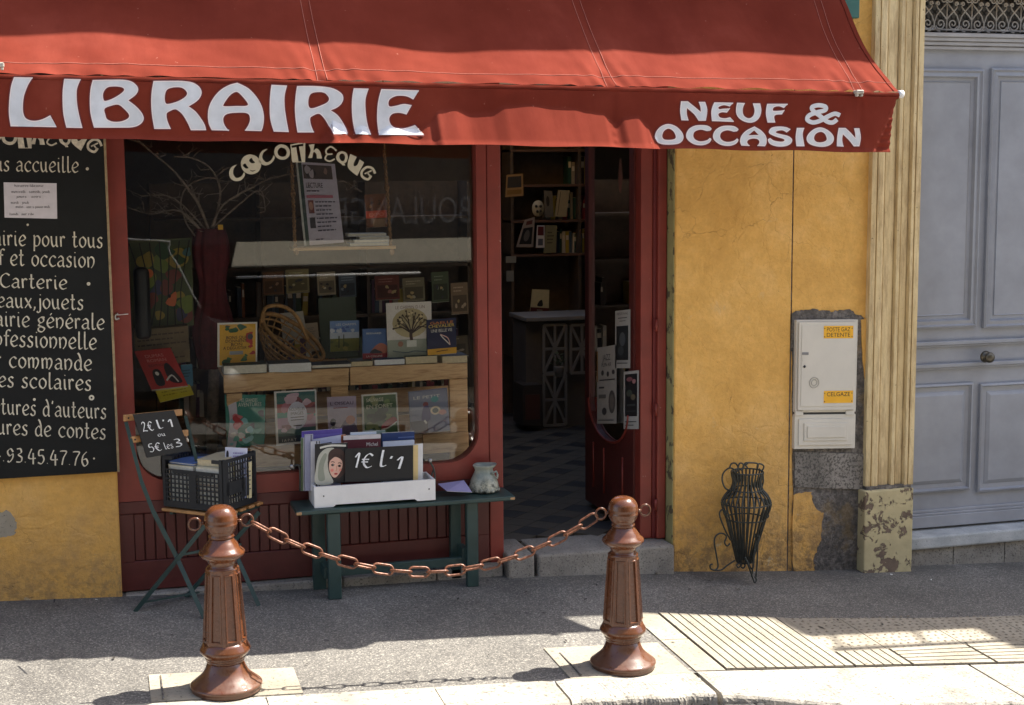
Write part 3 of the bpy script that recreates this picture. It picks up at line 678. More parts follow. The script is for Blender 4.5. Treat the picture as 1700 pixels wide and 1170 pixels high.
# open door leaf, folded inwards against the right wall
hx = xf1-.16; ly0 = .22; ly1 = 1.10; zl0 = zst+.03; zl1 = 3.0
leaf = thing('shop_door', 'red half glazed shop door folded open inwards with posters on its glass', 'door', (hx, ly0, zst))
def YZ(u, v, d): return Vector((hx+d, u, v))
zo = A(1040, 733, .6).z
oval = []
yc = (ly0+ly1)/2; rw = (ly1-ly0)/2-.075
for i in range(17):
    a_ = math.pi+math.pi*i/16; oval.append((yc+rw*math.cos(a_), zo+.22+.22*math.sin(a_)))
oval += [(yc+rw, 2.75), (yc-rw, 2.75)]
mb = MB(); mb.prism([(ly0, zl0), (ly1, zl0), (ly1, zl1), (ly0, zl1)], [oval[::-1]], YZ, 0, .045, RED); mb.build('leaf_frame', leaf, bevel=.004)
mb = MB(); mb.tube([YZ(u, v, -.004) for u, v in oval[:17]], .008, REDC, 6)
for u in (yc-rw*.72, yc+rw*.2, yc+rw*.75): mb.tube([YZ(u, zl0+.12, -.002), YZ(u, zo-.06+.02*abs(u-yc), -.002)], .007, REDC, 6)
mb.build('leaf_moulding', leaf)
mb = MB(); mb.prism(oval, [], YZ, .02, .024, GLASS); mb.build('leaf_pane', leaf)

# ================================================================ INTERIOR
room = thing('shop_interior', 'dim bookshop room seen through the window and doorway', 'room', (1.5, 3, 0))
RB = 5.6; zf = zst+.0
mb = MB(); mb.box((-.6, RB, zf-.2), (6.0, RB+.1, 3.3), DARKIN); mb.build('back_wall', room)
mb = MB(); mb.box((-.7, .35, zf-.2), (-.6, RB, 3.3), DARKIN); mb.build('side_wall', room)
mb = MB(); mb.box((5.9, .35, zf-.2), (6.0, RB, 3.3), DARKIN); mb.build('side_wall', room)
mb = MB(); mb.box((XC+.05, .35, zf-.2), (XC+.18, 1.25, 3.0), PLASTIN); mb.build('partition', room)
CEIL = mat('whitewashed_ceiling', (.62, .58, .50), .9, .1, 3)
for a_, b_ in (((-.7, .30, 3.0), (6, 1.9, 3.1)), ((3.9, 1.9, 3.0), (6, RB, 3.1)), ((-.7, 1.9, 3.0), (1.9, RB, 3.1)), ((1.9, 4.2, 3.0), (3.9, RB, 3.1))):  # pieces leave an unseen gap, added to let sky light into the room
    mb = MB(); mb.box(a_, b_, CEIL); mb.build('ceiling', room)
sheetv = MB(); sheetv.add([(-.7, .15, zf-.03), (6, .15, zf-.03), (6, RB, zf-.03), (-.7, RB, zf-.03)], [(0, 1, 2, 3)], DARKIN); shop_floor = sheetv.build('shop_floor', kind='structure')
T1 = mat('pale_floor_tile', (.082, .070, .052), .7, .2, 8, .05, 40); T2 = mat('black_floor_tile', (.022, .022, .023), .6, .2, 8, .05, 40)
ts = .235; tb = {}
mbs = MB(); 
for k, mt in enumerate((T1, T2)):
    m_ = MB(); m_.box((-ts/2+.002, -ts/2+.002, -.02), (ts/2-.002, ts/2-.002, 0), mt); tb[k] = m_
first = {}
for i in range(-3, 11):
    for j in range(-1, 34):
        # tiles set on the diagonal
        x = 2.45+i*ts*.5*2; y = .52+j*ts*.5
        x += ts*.5 if j % 2 else 0
        if not (.35 < y < 4.2 and 2.0+.24*(y-.35) < x < 2.75+.42*y): continue
        k = 1 if (j % 4 == 0 and i % 2 == 0) or (j % 4 == 2 and i % 2) else 0
        if k in first: o = first[k].copy(); COL.objects.link(o); o.parent = shop_floor
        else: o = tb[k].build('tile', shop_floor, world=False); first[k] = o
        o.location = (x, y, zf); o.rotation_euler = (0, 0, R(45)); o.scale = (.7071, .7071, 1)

BOOKC = [(60, 50, 45), (120, 40, 35), (40, 60, 80), (150, 140, 120), (35, 70, 55), (170, 150, 60), (90, 60, 90), (190, 185, 175), (45, 45, 50), (140, 80, 40), (70, 90, 110), (160, 60, 70)]
_bk = {}
CN = dict(zip(BOOKC, ['dark brown', 'dark red', 'slate blue', 'beige', 'bottle green', 'mustard', 'plum', 'off white', 'black', 'orange brown', 'grey blue', 'rose red']))
ORD = ['first', 'second', 'third', 'fourth', 'fifth', 'sixth', 'seventh', 'eighth', 'ninth', 'tenth', 'eleventh', 'twelfth', 'thirteenth', 'fourteenth', 'fifteenth']
def spine_row(x0, x1, y, z, hmax, group, label, deep=.14, parent=None, dens=1.0, axis='x'):
    """a row of upright books, each its own object"""
    x = x0; cnt = {}
    while x < x1-.02:
        wd = random.choice([.02, .026, .032, .04]); hh = random.choice([.17, .19, .21, .24]); hh = min(hh, hmax); c_ = random.choice(BOOKC)
        if random.random() > dens: x += wd*2; continue
        key = (wd, hh, c_)
        if key not in _bk:
            m_ = MB(); m_.box((0, 0, 0), (wd-.002, deep, hh), flat(c_)); m_.box((.002, .004, hh-.0005), (wd-.004, deep-.002, hh+.0015), PAGE)
            if random.random() < .6: m_.box((.003, -.0012, hh*.6), (wd-.005, .0, hh*.82), flat((210, 200, 180)))
            o = m_.build('book', world=False); _bk[key] = o
        else: o = _bk[key].copy(); COL.objects.link(o)
        o.location = (x, y, z); o.rotation_euler = (0, random.choice([0, 0, 0, .06]), 0)
        cnt[c_] = cnt.get(c_, -1)+1; o['label'] = '%s %s book from the left on %s' % (ORD[cnt[c_]], CN[c_], label); o['category'] = 'book'; o['group'] = group
        x += wd+.001
# bookcase seen through the doorway
BY = 4.5
bc = thing('bookcase', 'dark wall bookcase of faced and upright books seen through the doorway', 'bookcase', (A(920, 400, BY).x, BY, zf))
bx0 = A(846, 400, BY).x; bx1 = A(1075, 400, BY).x
shz = [A(900, yy, BY).z for yy in (248, 306, 365, 421)]
for z_ in shz:
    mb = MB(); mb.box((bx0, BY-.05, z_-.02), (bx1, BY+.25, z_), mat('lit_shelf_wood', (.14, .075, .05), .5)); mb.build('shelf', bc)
for xx in (bx0, bx0+.62, bx0+1.25, bx1-.03):
    if xx < bx1: mb = MB(); mb.box((xx, BY-.048, shz[-1]-.9), (xx+.025, BY+.25, 3), DWOOD); mb.build('upright', bc)
mb = MB(); mb.box((bx0, BY+.24, zf), (bx1, BY+.25, 3), DWOOD); mb.build('back_panel', bc)
for i, z_ in enumerate(shz[1:]): spine_row(bx0+.35+.2*(i == 0), bx1-.04, BY+.03, z_+.001, .24, 'books on the wall bookcase', 'the %s shelf through the doorway' % ('upper', 'middle', 'lower')[i], dens=1)
# bookcase behind the window display
WB = 2.6
wc = thing('bookcase', 'dark bookcase full of books far behind the window display', 'bookcase', (1.2, WB, zf))
for kk, z_ in enumerate((.55, .9, 1.25, 1.6, 1.95)):
    mb = MB(); mb.box((.35, WB, z_-.02), (2.62, WB+.28, z_), DWOOD); mb.build('shelf', wc)
    if z_ < 1.5: spine_row(.42, 2.55, WB+.06, z_+.001, .25, 'books on the bookcase behind the display', 'the %s shelf behind the display' % ('lowest', 'second lowest', 'middle', 'upper')[kk], dens=.75)
for xx in (.35, 1.1, 1.85, 2.6): mb = MB(); mb.box((xx, WB, zf), (xx+.022, WB+.28, 2.2), DWOOD); mb.build('upright', wc)
mb = MB(); mb.box((.35, WB+.28, zf), (2.62, WB+.29, 2.2), DWOOD); mb.build('back_panel', wc)

# ---------------------------------------------------------------- covers, cards, posters
def quadthing(name, label, cat, corners, Yb, Yt, thick, body, art=(), group=None, Ylr=0.0, parent=None, edge=None):
    """corners: pixel TL,TR,BR,BL; depth Yb at the foot, Yt at the head; Ylr extra depth of the right side"""
    TLp, TRp, BRp, BLp = corners
    TL, TR, BR, BL = A(*TLp, Yt), A(*TRp, Yt+Ylr), A(*BRp, Yb+Ylr), A(*BLp, Yb)
    nrm = (TR-TL).cross(BL-TL).normalized()
    if nrm.y > 0: nrm = -nrm
    e = edge or PAGE
    mb = MB(); back = nrm*(-thick)
    fr = [BL, BR, TR, TL]; bk = [p+back for p in fr]
    mb.add(fr, [(0, 1, 2, 3)], body); mb.add(bk, [(3, 2, 1, 0)], body)
    for a_, b_, mt in ((0, 1, e), (1, 2, e), (2, 3, e), (3, 0, body)): mb.add([fr[a_], fr[b_], bk[b_], bk[a_]], [(0, 3, 2, 1)], mt)
    o = mb.build(name, parent, origin=(BL+BR)/2 if parent is None else None)
    if parent is None:
        o['label'] = label; o['category'] = cat
        if group: o['group'] = group
    if art:
        def uv(u, v, k): return BL.lerp(BR, u).lerp(TL.lerp(TR, u), v)+nrm*(.0006+.00035*k)
        pm = MB()
        for k, it in enumerate(art):
            ty = it[0]
            if ty == 'r': _, u0, v0, u1, v1, c_ = it; pm.add([uv(u0, v0, k), uv(u1, v0, k), uv(u1, v1, k), uv(u0, v1, k)], [(0, 1, 2, 3)], flat(c_))
            elif ty == 'e': _, cu, cv, ru, rv, c_ = it; pp = ell(cu, cv, ru, rv, 18); pm.add([uv(x, y, k) for x, y in pp], [tuple(range(18))], flat(c_))
            elif ty == 'p': _, pts, c_ = it; pp = smooth_poly(pts, 4); pm.prism(pp, [], lambda u, v, d: uv(u, v, k), 0, None, flat(c_))
            elif ty == 'l':
                _, pts, w_, c_ = it; L_, R_ = stroke_quads(smooth_poly(pts, 4, False), w_)
                n_ = len(L_); pm.add([uv(x, y, k) for x, y in L_]+[uv(x, y, k) for x, y in R_], [(i, n_+i, n_+i+1, i+1) for i in range(n_-1)], flat(c_))
            elif ty == 't': _, u0, v0, u1, v1, s_, c_ = it; textmesh(pm, s_, lambda a_, b_: uv(u0+(u1-u0)*a_, v0+(v1-v0)*b_, k), flat(c_))
            elif ty == 'lines':
                _, u0, v0, u1, v1, n_, c_ = it; rr = random.Random(len(label or name)+n_)
                for i in range(n_):
                    va = v1-(v1-v0)*(i+.3)/n_; vb_ = va-(v1-v0)*.32/n_; u = u0
                    ue = u0+(u1-u0)*rr.uniform(.6, 1)
                    while u < ue:
                        ww = rr.uniform(.04, .12); pm.add([uv(u, vb_, k), uv(min(ue, u+ww), vb_, k), uv(min(ue, u+ww), va, k), uv(u, va, k)], [(0, 1, 2, 3)], flat(c_)); u += ww+.02
        pm.build('cover_print', o)
    return o
def rq(x0, y0, x1, y1, sk=0): return ((x0+sk, y0), (x1+sk, y0-(x1-x0)*.03), (x1, y1-(x1-x0)*.05), (x0, y1))
def blobs(n, cols, seed, u0=.04, v0=.04, u1=.96, v1=.96, s0=.05, s1=.16):
    r_ = random.Random(seed); out = []
    for i in range(n):
        cx, cy = r_.uniform(u0+.05, u1-.05), r_.uniform(v0+.05, v1-.05); a = r_.uniform(s0, s1)
        pts = [(min(u1, max(u0, cx+a*r_.uniform(.4, 1.1)*math.cos(t_))), min(v1, max(v0, cy+.7*a*r_.uniform(.4, 1.1)*math.sin(t_)))) for t_ in [2*math.pi*k/7 for k in range(7)]]
        out.append(('p', pts, r_.choice(cols)))
    return out
def book(*a_, **k): return quadthing('book', *a_, **k)
F = flat
WHc = (225, 222, 214)
# display table of pallet boards: Y follows its slight turn
def DYx(x): return .34+(x-370)*.0003
tblz = A(470, 622, DYx(470)).z
tab = thing('pallet_display_table', 'pine pallet wood display table inside the shop window', 'table', (1.2, .5, tblz))
def dplank(x0, y0, x1, y1, h0, h1, thick, name='plank', dy=0, mt=PINE):
    a, b = A(x0, y0, DYx(x0)+dy), A(x1, y1, DYx(x1)+dy); c_, d_ = A(x1, y1+h1, DYx(x1)+dy), A(x0, y0+h0, DYx(x0)+dy)
    c_.x = b.x; d_.x = a.x; t3 = Vector((0, thick, 0))
    mb = MB(); mb.hexa([d_, c_, c_+t3, d_+t3], [a, b, b+t3, a+t3], mt); return mb.build(name, tab, bevel=.003)
dplank(371, 623, 579, 610, 30, 30, .022); dplank(581, 609, 776, 601, 31, 26, .022)
# table boards (top)
for k in range(6):
    y0 = .0+.075*k
    a = A(372, 622, DYx(372)); b = A(776, 602, DYx(776))
    mb = MB(); mb.hexa([(a.x, a.y+.024+y0, a.z-.024), (b.x, b.y+.024+y0, b.z-.024), (b.x, b.y+.093+y0, b.z-.024), (a.x, a.y+.093+y0, a.z-.024)],
                       [(a.x, a.y+.024+y0, a.z-.001), (b.x, b.y+.024+y0, b.z-.001), (b.x, b.y+.093+y0, b.z-.001), (a.x, a.y+.093+y0, a.z-.001)], PINE); mb.build('board', tab)
dplank(549, 641, 578, 640, 130, 130, .03, 'leg', .025); dplank(746, 629, 776, 628, 142, 142, .03, 'leg', .025); dplank(376, 653, 402, 652, 110, 110, .03, 'leg', .025)
dplank(376, 745, 700, 727, 34, 34, .022, 'plank', .0); dplank(702, 722, 778, 717, 32, 32, .022, 'plank', -.02); dplank(376, 745, 778, 722, 8, 8, .3, 'board', .03)
dplank(440, 655, 745, 640, 40, 40, .018, 'plank', .34); dplank(440, 702, 745, 684, 38, 38, .018, 'plank', .34)
# flat books along the front of the table
flatb = [(372, 443, 607, 622, (30, 62, 60), PAGE, 'dark green book lying flat at the left end of the pallet table'),
         (447, 517, 604, 620, (40, 50, 55), mat('white_pages', (.72, .73, .74), .8, .08, 90, .1, 120), 'thick white paged book lying flat beside the dark green one'),
         (519, 583, 606, 612, (25, 25, 25), PAGE, 'thin black booklet lying flat mid table'),
         (584, 619, 600, 609, (60, 60, 50), PAGEY, 'small cream paged paperback lying flat mid table'),
         (622, 672, 597, 607, (40, 70, 110), mat('white_pages', (.72, .73, .74), .8, .08, 90, .1, 120), 'blue backed white paged book lying flat below the red and blue cover'),
         (674, 726, 592, 605, (40, 60, 50), PAGEY, 'cream paged book lying flat below the tree cover'),
         (735, 776, 591, 604, (30, 35, 60), PAGEY, 'tan paged book lying flat at the right end of the table')]
for x0, x1, y0, y1, cc, pg, lb in flatb:
    Y = DYx(x0)+.002; a = A(x0, y1, Y); b = A(x1, y1-(x1-x0)*.035, Y); h_ = A(x0, y0, Y).z-a.z
    zt_ = tab.location.z
    zz = a.z; dep = .15
    mb = MB(); mb.box((a.x, Y+.004, zz+.001), (b.x, Y+dep, zz+h_-.001), pg); mb.box((a.x-.001, Y, zz), (b.x+.001, Y+dep+.002, zz+.002), F(cc)); mb.box((a.x-.001, Y, zz+h_-.002), (b.x+.001, Y+dep+.002, zz+h_), F(cc)); mb.box((a.x-.0015, Y+dep, zz), (b.x+.0015, Y+dep+.003, zz+h_), F(cc))
    o = mb.build('book', origin=(a.x, Y, zz)); o['label'] = lb; o['category'] = 'book'
# standing books on the table
YS = .48
book('yellow cookery book with red and green fruit standing left on the pallet table', 'book', rq(361, 536, 427, 609), YS-.02, YS+.03, .012, F(WHc), [('r', .05, .03, .96, .96, (222, 170, 50))]+blobs(6, [(40, 90, 50), (60, 110, 60)], 3, .05, .03, .95, .3)+blobs(4, [(40, 90, 50), (60, 70, 40)], 5, .05, .75, .95, .96)+blobs(5, [(180, 50, 40), (170, 40, 60)], 9, .72, .2, .95, .8)+[('t', .22, .62, .72, .69, 'BONS QUI', (50, 30, 20)), ('t', .2, .54, .74, .61, 'DONNENT', (50, 30, 20)), ('t', .34, .46, .62, .53, 'BON', (50, 30, 20)), ('t', .14, .38, .78, .45, 'A DEGUSTER !', (50, 30, 20)), ('r', .3, .26, .64, .34, (150, 150, 150)), ('e', .82, .66, .07, .07, (80, 70, 70))])
book('blue landscape paperback with grassy field leaning behind the table', 'book', rq(548, 533, 596, 584), YS+.22, YS+.25, .012, F((120, 150, 200)), [('r', 0, .0, 1, .42, (120, 120, 50)), ('r', 0, .42, 1, .62, (190, 200, 215)), ('t', .2, .84, .9, .92, 'LES CHAMPS', WHc)]+blobs(9, [(90, 110, 170), (210, 215, 225)], 4, 0, .6, 1, .85)+blobs(7, [(90, 100, 40), (150, 140, 60)], 8, 0, .02, 1, .4)+[('r', .28, .1, .32, .5, (60, 70, 40)), ('r', .45, .15, .48, .55, (60, 70, 40))])
book('blue and red novel with an orange hill standing left of the tree cover', 'book', rq(602, 546, 643, 597), YS+.02, YS+.05, .015, F((70, 100, 150)), [('r', 0, 0, 1, .2, (150, 35, 45)), ('p', [(.35, .2), (.5, .42), (.75, .52), (1, .4), (1, .2)], (170, 100, 80)), ('p', [(.3, .2), (.45, .33), (.6, .3), (.8, .2)], (40, 30, 40)), ('t', .15, .82, .75, .88, 'BERNARD', WHc), ('t', .15, .07, .8, .13, 'LA COLLINE', WHc)])
tree_art = [('r', .0, .0, 1, .32, (150, 155, 140)), ('t', .2, .88, .85, .94, 'LE CHEMIN D UN', (130, 110, 100))]
rr_ = random.Random(5)
tree_art += [('e', .52, .62, .40, .27, (185, 170, 130)), ('l', [(.55, .28), (.53, .40), (.55, .5)], .07, (70, 45, 35))]
for i in range(16):
    a_ = math.pi*(.02+.96*i/15); ex, ey = .53+.40*math.cos(a_)*rr_.uniform(.8, 1), .50+.36*math.sin(a_)*rr_.uniform(.8, 1)
    tree_art.append(('l', [(.54, .42), ((.54+ex)/2+.04*math.sin(i*2.1), (.48+ey)/2+.04*math.cos(i*1.7)), (ex, ey)], .018, (60, 45, 38)))
    tree_art.append(('e', ex, ey, .022, .018, (70, 55, 40)))
for i in range(16): tree_art.append(('e', .53+.37*math.cos(i*.39+.1)*rr_.uniform(.4, 1), .56+.27*abs(math.sin(i*.39+.1))*rr_.uniform(.4, 1), .03, .024, rr_.choice([(90, 75, 50), (215, 195, 150), (120, 100, 60)])))
tree_art += [('r', .42, .18, .64, .30, (200, 200, 190)), ('e', .28, .24, .06, .05, (150, 110, 90)), ('l', [(.1, .12), (.4, .08), (.6, .1), (.9, .07)], .02, (90, 100, 100))]
book('large white picture book with a round spreading tree on its cover', 'book', ((641, 503), (716, 500), (717, 590), (644, 594)), YS, YS+.04, .014, F((215, 208, 200)), tree_art)
book('navy novel with orange and yellow title and yellow band', 'book', ((708, 531), (757, 527), (758, 586), (710, 590)), YS-.03, YS+.02, .02, F((35, 38, 70)), [('r', 0, 0, 1, .17, (215, 160, 40)), ('t', .12, .86, .9, .93, 'GAELLE', (230, 140, 60)), ('t', .06, .76, .94, .85, 'CHEVALIER', (230, 200, 90)), ('t', .14, .63, .86, .72, 'UNE BELLE VIE', WHc), ('l', [(.45, .56), (.55, .45), (.78, .25)], .03, WHc), ('l', [(.45, .56), (.7, .45), (.78, .25)], .03, (220, 180, 170)), ('l', [(.3, .08), (.5, .1), (.7, .11)], .02, (80, 50, 20))])
# lower row
YL = .36
book('teal and pink children\'s book covered with small drawings on the lower shelf', 'book', ((373, 655), (441, 655), (439, 737), (377, 745)), YL-.04, YL+.02, .012, F((50, 130, 120)), [('p', [(.0, 0), (.22, 0), (.3, .4), (.25, 1), (.06, 1), (.1, .5)], (205, 200, 215)), ('t', .36, .86, .8, .93, 'MES GRANDES', WHc), ('t', .32, .77, .9, .85, 'AVENTURES', WHc)]+blobs(20, [(190, 50, 60), (140, 200, 210), (220, 120, 130), (50, 60, 90), (110, 180, 170), (230, 230, 230)], 12, .06, .03, .96, .74, .06, .16))
book('pink and green striped book with oval white title plate', 'book', ((455, 650), (525, 646), (528, 733), (459, 740)), YL-.04, YL+.02, .012, F((228, 225, 225)), [('r', .05, .04, .96, .16, (30, 50, 70)), ('r', .05, .16, .96, .3, (60, 100, 100)), ('r', .05, .30, .96, .5, (190, 150, 180)), ('r', .05, .5, .96, .6, (70, 150, 140)), ('r', .05, .6, .96, .76, (170, 90, 90)), ('r', .05, .76, .96, .97, (60, 110, 110))]+blobs(14, [(190, 120, 140), (120, 50, 70), (90, 130, 140), (210, 180, 200)], 21, .05, .16, .96, .95, .08, .2)+[('e', .52, .53, .24, .26, (215, 215, 235)), ('t', .34, .62, .70, .68, 'NOUVELLES', (40, 40, 60)), ('t', .37, .54, .67, .60, 'IMAGES', (40, 40, 60)), ('r', .36, .49, .68, .505, (40, 40, 60)), ('r', .36, .44, .68, .455, (40, 40, 60)), ('r', .42, .33, .62, .35, (40, 40, 60)), ('t', .14, .06, .48, .11, 'I A P A T', WHc)])
book('lilac book with orange dog drawing and dark lettering', 'book', ((543, 659), (591, 657), (593, 724), (546, 730)), YL-.02, YL+.02, .012, F((185, 170, 200)), [('t', .1, .80, .9, .88, 'L OISEAU', (70, 40, 60)), ('r', .2, .72, .7, .74, (160, 60, 70)), ('p', [(.3, .0), (.5, .35), (.75, .45), (.95, .3), (1, 0)], (110, 90, 130)), ('e', .78, .42, .16, .11, (200, 110, 80)), ('e', .17, .40, .1, .09, (50, 40, 60)), ('e', .17, .22, .11, .09, WHc), ('e', .17, .22, .07, .06, (50, 40, 60))])
book('white bordered green jungle book with a red sneaker on the lower shelf', 'book', ((600, 655), (659, 651), (663, 720), (603, 728)), YL-.03, YL+.02, .012, F((228, 228, 222)), [('r', .05, .03, .96, .96, (70, 105, 65))]+blobs(22, [(120, 150, 90), (50, 80, 50), (150, 160, 110), (40, 60, 45)], 31, .05, .03, .95, .95, .07, .18)+[('t', .12, .82, .6, .9, 'SAUVAGE', (235, 235, 210)), ('t', .12, .66, .85, .75, 'EN FORET', (235, 235, 210)), ('p', [(.5, .18), (.6, .32), (.85, .42), (.95, .32), (.75, .2)], (160, 45, 55)), ('l', [(.5, .15), (.7, .18), (.94, .3)], .03, WHc), ('e', .22, .12, .08, .07, (150, 170, 210))])
book('grey blue book with small figure and teal bird beside the right table leg', 'book', ((678, 650), (742, 643), (747, 714), (682, 722)), YL, YL+.05, .012, F((115, 120, 145)), [('r', .02, .55, .98, .97, (130, 135, 155)), ('r', .0, .0, .45, .3, (60, 60, 80)), ('t', .12, .80, .8, .87, 'LE PETIT', WHc), ('e', .66, .76, .1, .07, (80, 150, 150)), ('e', .42, .66, .07, .06, (140, 70, 70)), ('p', [(.3, .3), (.36, .6), (.5, .6), (.52, .3)], (60, 55, 110)), ('l', [(.36, .3), (.42, .22)], .05, WHc), ('e', .66, .5, .13, .1, (220, 200, 170)), ('e', .84, .44, .1, .06, (210, 150, 140)), ('e', .66, .5, .08, .06, (60, 70, 70))])
book('cream booklet lying on the lower pallet shelf', 'book', ((697, 713), (745, 709), (747, 714), (699, 719)), YL-.0, YL+.06, .004, F((210, 205, 190)))
back = [((436, 452), (470, 450), (472, 488), (438, 490), (120, 85, 60), 'brown faced book left above the wicker basket'), ((474, 448), (512, 446), (514, 484), (476, 487), (150, 140, 100), 'olive and cream faced album above the wicker basket'),
        ((526, 452), (556, 450), (558, 488), (528, 490), (175, 165, 140), 'cream faced picture book above the green folder'), ((562, 456), (590, 454), (592, 492), (564, 494), (90, 105, 120), 'grey blue faced book beside the cream picture book'),
        ((622, 458), (662, 456), (664, 496), (624, 498), (110, 60, 50), 'dark red faced book above the tree cover'), ((668, 462), (704, 460), (706, 498), (670, 500), (130, 125, 100), 'beige faced atlas right above the tree cover'),
        ((716, 452), (744, 450), (746, 500), (718, 502), (80, 95, 70), 'moss green faced book above the navy novel'), ((748, 470), (776, 468), (778, 520), (750, 522), (140, 120, 95), 'tan faced book at the right edge of the window'),
        ((724, 560), (776, 556), (778, 590), (726, 592), (90, 80, 60), 'wide dark landscape book behind the navy novel'), ((560, 560), (600, 558), (602, 596), (562, 598), (60, 80, 60), 'green booklet behind the blue novel')]
for q0, q1, q2, q3, cc, lb in back:
    book(lb, 'book', (q0, q1, q2, q3), 1.35, 1.40, .015, F(cc), [('r', .08, .08, .92, .6, tuple(int(c*.7) for c in cc)), ('lines', .15, .68, .85, .9, 2, tuple(min(255, c+60) for c in cc))]+blobs(5, [tuple(min(255, c+50) for c in cc), (190, 170, 120), (60, 60, 70)], len(lb), .1, .1, .9, .58, .06, .14))
# wicker basket: oval tray lying on its side with a hoop handle
bk = thing('wicker_basket', 'shallow oval wicker basket with hoop handle leaning behind the yellow cookery book', 'basket', A(490, 590, .78))
c0, c1 = A(437, 525, .75), A(536, 594, .75); mid = (c0+c1)/2; ax = (c1-c0)/2; L_ = ax.length; ex = ax.normalized(); ey = Vector((0, .45, .9)).normalized(); ey = (ey-ex*ey.dot(ex)).normalized(); ez = ex.cross(ey)
if ez.y > 0: ez = -ez
dn = -ez
mb = MB(); mb.tube([mid+ex*(L_*math.cos(t_))+ey*(.085*math.sin(t_)) for t_ in [2*math.pi*i/36 for i in range(36)]], .013, WICK, 8, True); mb.build('rim', bk)
for k in range(1, 7):
    s_ = math.cos(k*.24); mb = MB(); mb.tube([mid+Vector((-.02*k, 0, -.026*k))+ex*(L_*s_*math.cos(t_))+ey*(.085*s_*math.sin(t_)) for t_ in [2*math.pi*i/30 for i in range(30)]], .0065, WICK, 6, True); mb.build('weave_course', bk)
mb = MB()
for i in range(22):
    t_ = 2*math.pi*i/22; mb.tube([mid+Vector((-.02*k, 0, -.026*k))+ex*(L_*math.cos(k*.24)*math.cos(t_))+ey*(.085*math.cos(k*.24)*math.sin(t_)) for k in range(0, 7)], .004, WICK, 5)
mb.build('stakes', bk)
h0, h1 = A(436, 532, .72), A(507, 562, .72)
mb = MB(); mb.tube([A(x, y, .72) for x, y in smooth_poly([(433, 535), (440, 512), (458, 507), (476, 511), (492, 525), (503, 545), (512, 565)], 4, False)], .011, WICK, 8); mb.build('handle', bk)
# papers / large books behind the basket
for k, (cr, cc, lb) in enumerate([(((465, 520), (503, 516), (510, 560), (470, 566)), (175, 170, 160), 'grey brochure standing behind the wicker basket'), (((505, 537), (527, 535), (532, 580), (510, 585)), (165, 150, 130), 'small card standing right of the wicker basket')]):
    book(lb, 'brochure', cr, .95, .99, .006, F(cc), [('lines', .2, .6, .8, .85, 4, (90, 80, 75))])
book('dull green folder standing behind the blue landscape paperback', 'folder', ((528, 495), (590, 492), (594, 590), (534, 596)), 1.0, 1.05, .01, F((78, 90, 78)))
# left side of the window: painting, cardboard crate, red book, yellow flyer
paint_cols = [(110, 125, 50), (70, 110, 110), (45, 75, 40), (150, 130, 50), (120, 60, 50), (60, 60, 90)]
pa = [('r', .02, .02, .98, .98, (70, 80, 45))]+blobs(26, paint_cols, 77, .02, .02, .98, .98, .08, .22)
for i in range(7): pa.append(('l', [(.05+.13*i, .02), (.2+.1*i, .4), (.0+.16*i, .97)], .018, (35, 35, 25)))
pa += [('p', [(.55, .28), (.72, .40), (.70, .24)], (210, 110, 60)), ('e', .3, .62, .07, .05, (215, 115, 60)), ('e', .62, .35, .02, .02, (20, 20, 20))]
quadthing('painted_panel', 'green leafy painted panel with orange birds inside the left of the window', 'painting', ((214, 400), (318, 394), (322, 540), (219, 548)), .75, .80, .02, F((90, 95, 60)), pa)
bxx = A(226, 600, .62)
quadthing('wooden_crate', 'brown wooden crate behind the red book at the left of the window', 'crate', ((222, 548), (312, 541), (316, 600), (227, 612)), .62, .62, .25, mat('crate_wood', (.17, .12, .06), .7, .3, 12), [('lines', .05, .1, .95, .9, 6, (70, 50, 30))], edge=mat('crate_wood', (.17, .12, .06)))
book('red book with black and white figures tilted on a stand at the left window edge', 'book', ((223, 583), (283, 577), (312, 640), (252, 647)), .40, .55, .014, F((190, 50, 42)), [('t', .22, .80, .72, .88, 'DUMAS', (225, 140, 130)), ('t', .22, .68, .74, .76, 'ROMAN', (225, 140, 130)), ('t', .2, .56, .7, .62, 'EDITION', (60, 20, 20)), ('p', [(.2, .1), (.22, .42), (.35, .5), (.45, .42), (.42, .1)], (30, 20, 25)), ('e', .33, .38, .05, .05, WHc), ('p', [(.6, .15), (.58, .5), (.72, .62), (.85, .35), (.9, .1)], (40, 20, 25)), ('l', [(.5, .18), (.7, .3), (.8, .12)], .04, WHc)])
quadthing('yellow_flyer', 'yellow flyer under the foot of the tilted red book', 'flyer', ((257, 646), (315, 638), (322, 655), (266, 668)), .36, .42, .002, F((205, 190, 60)), [('lines', .15, .3, .85, .8, 2, (150, 140, 40))])
quadthing('blue_booklet', 'blue booklet standing right of the tilted red book', 'booklet', ((300, 606), (319, 604), (321, 640), (303, 643)), .6, .6, .01, F((60, 120, 150)), [('lines', .1, .4, .9, .8, 3, (30, 60, 90))])
stn = thing('book_stand', 'small black stand under the red book', 'stand', A(275, 700, .5))
mb = MB(); mb.tube([A(275, 652, .5), A(277, 760, .5)], .006, BLKP, 8); mb.tube([A(258, 655, .46), A(318, 648, .46)], .005, BLKP, 8); mb.build('stand_rod', stn)
# platform the window goods stand on
mb = MB(); zpl = A(500, 783, .4).z; mb.box((xl, FY+.12, zpl-.03), (xm-.02, 1.3, zpl), DWOOD); mb.build('display_platform', kind=None, label='dark boarded window platform under the displayed books', cat='platform')
# dark leather satchel shape hanging at the left
mb = MB(); p = A(238, 480, .5); mb.box((p.x-.05, .48, p.z-.28), (p.x+.035, .58, p.z+.12), BLKP); mb.build('black_satchel', bevel=.03, seg=4, label='black satchel hanging at the left edge of the window', cat='bag')
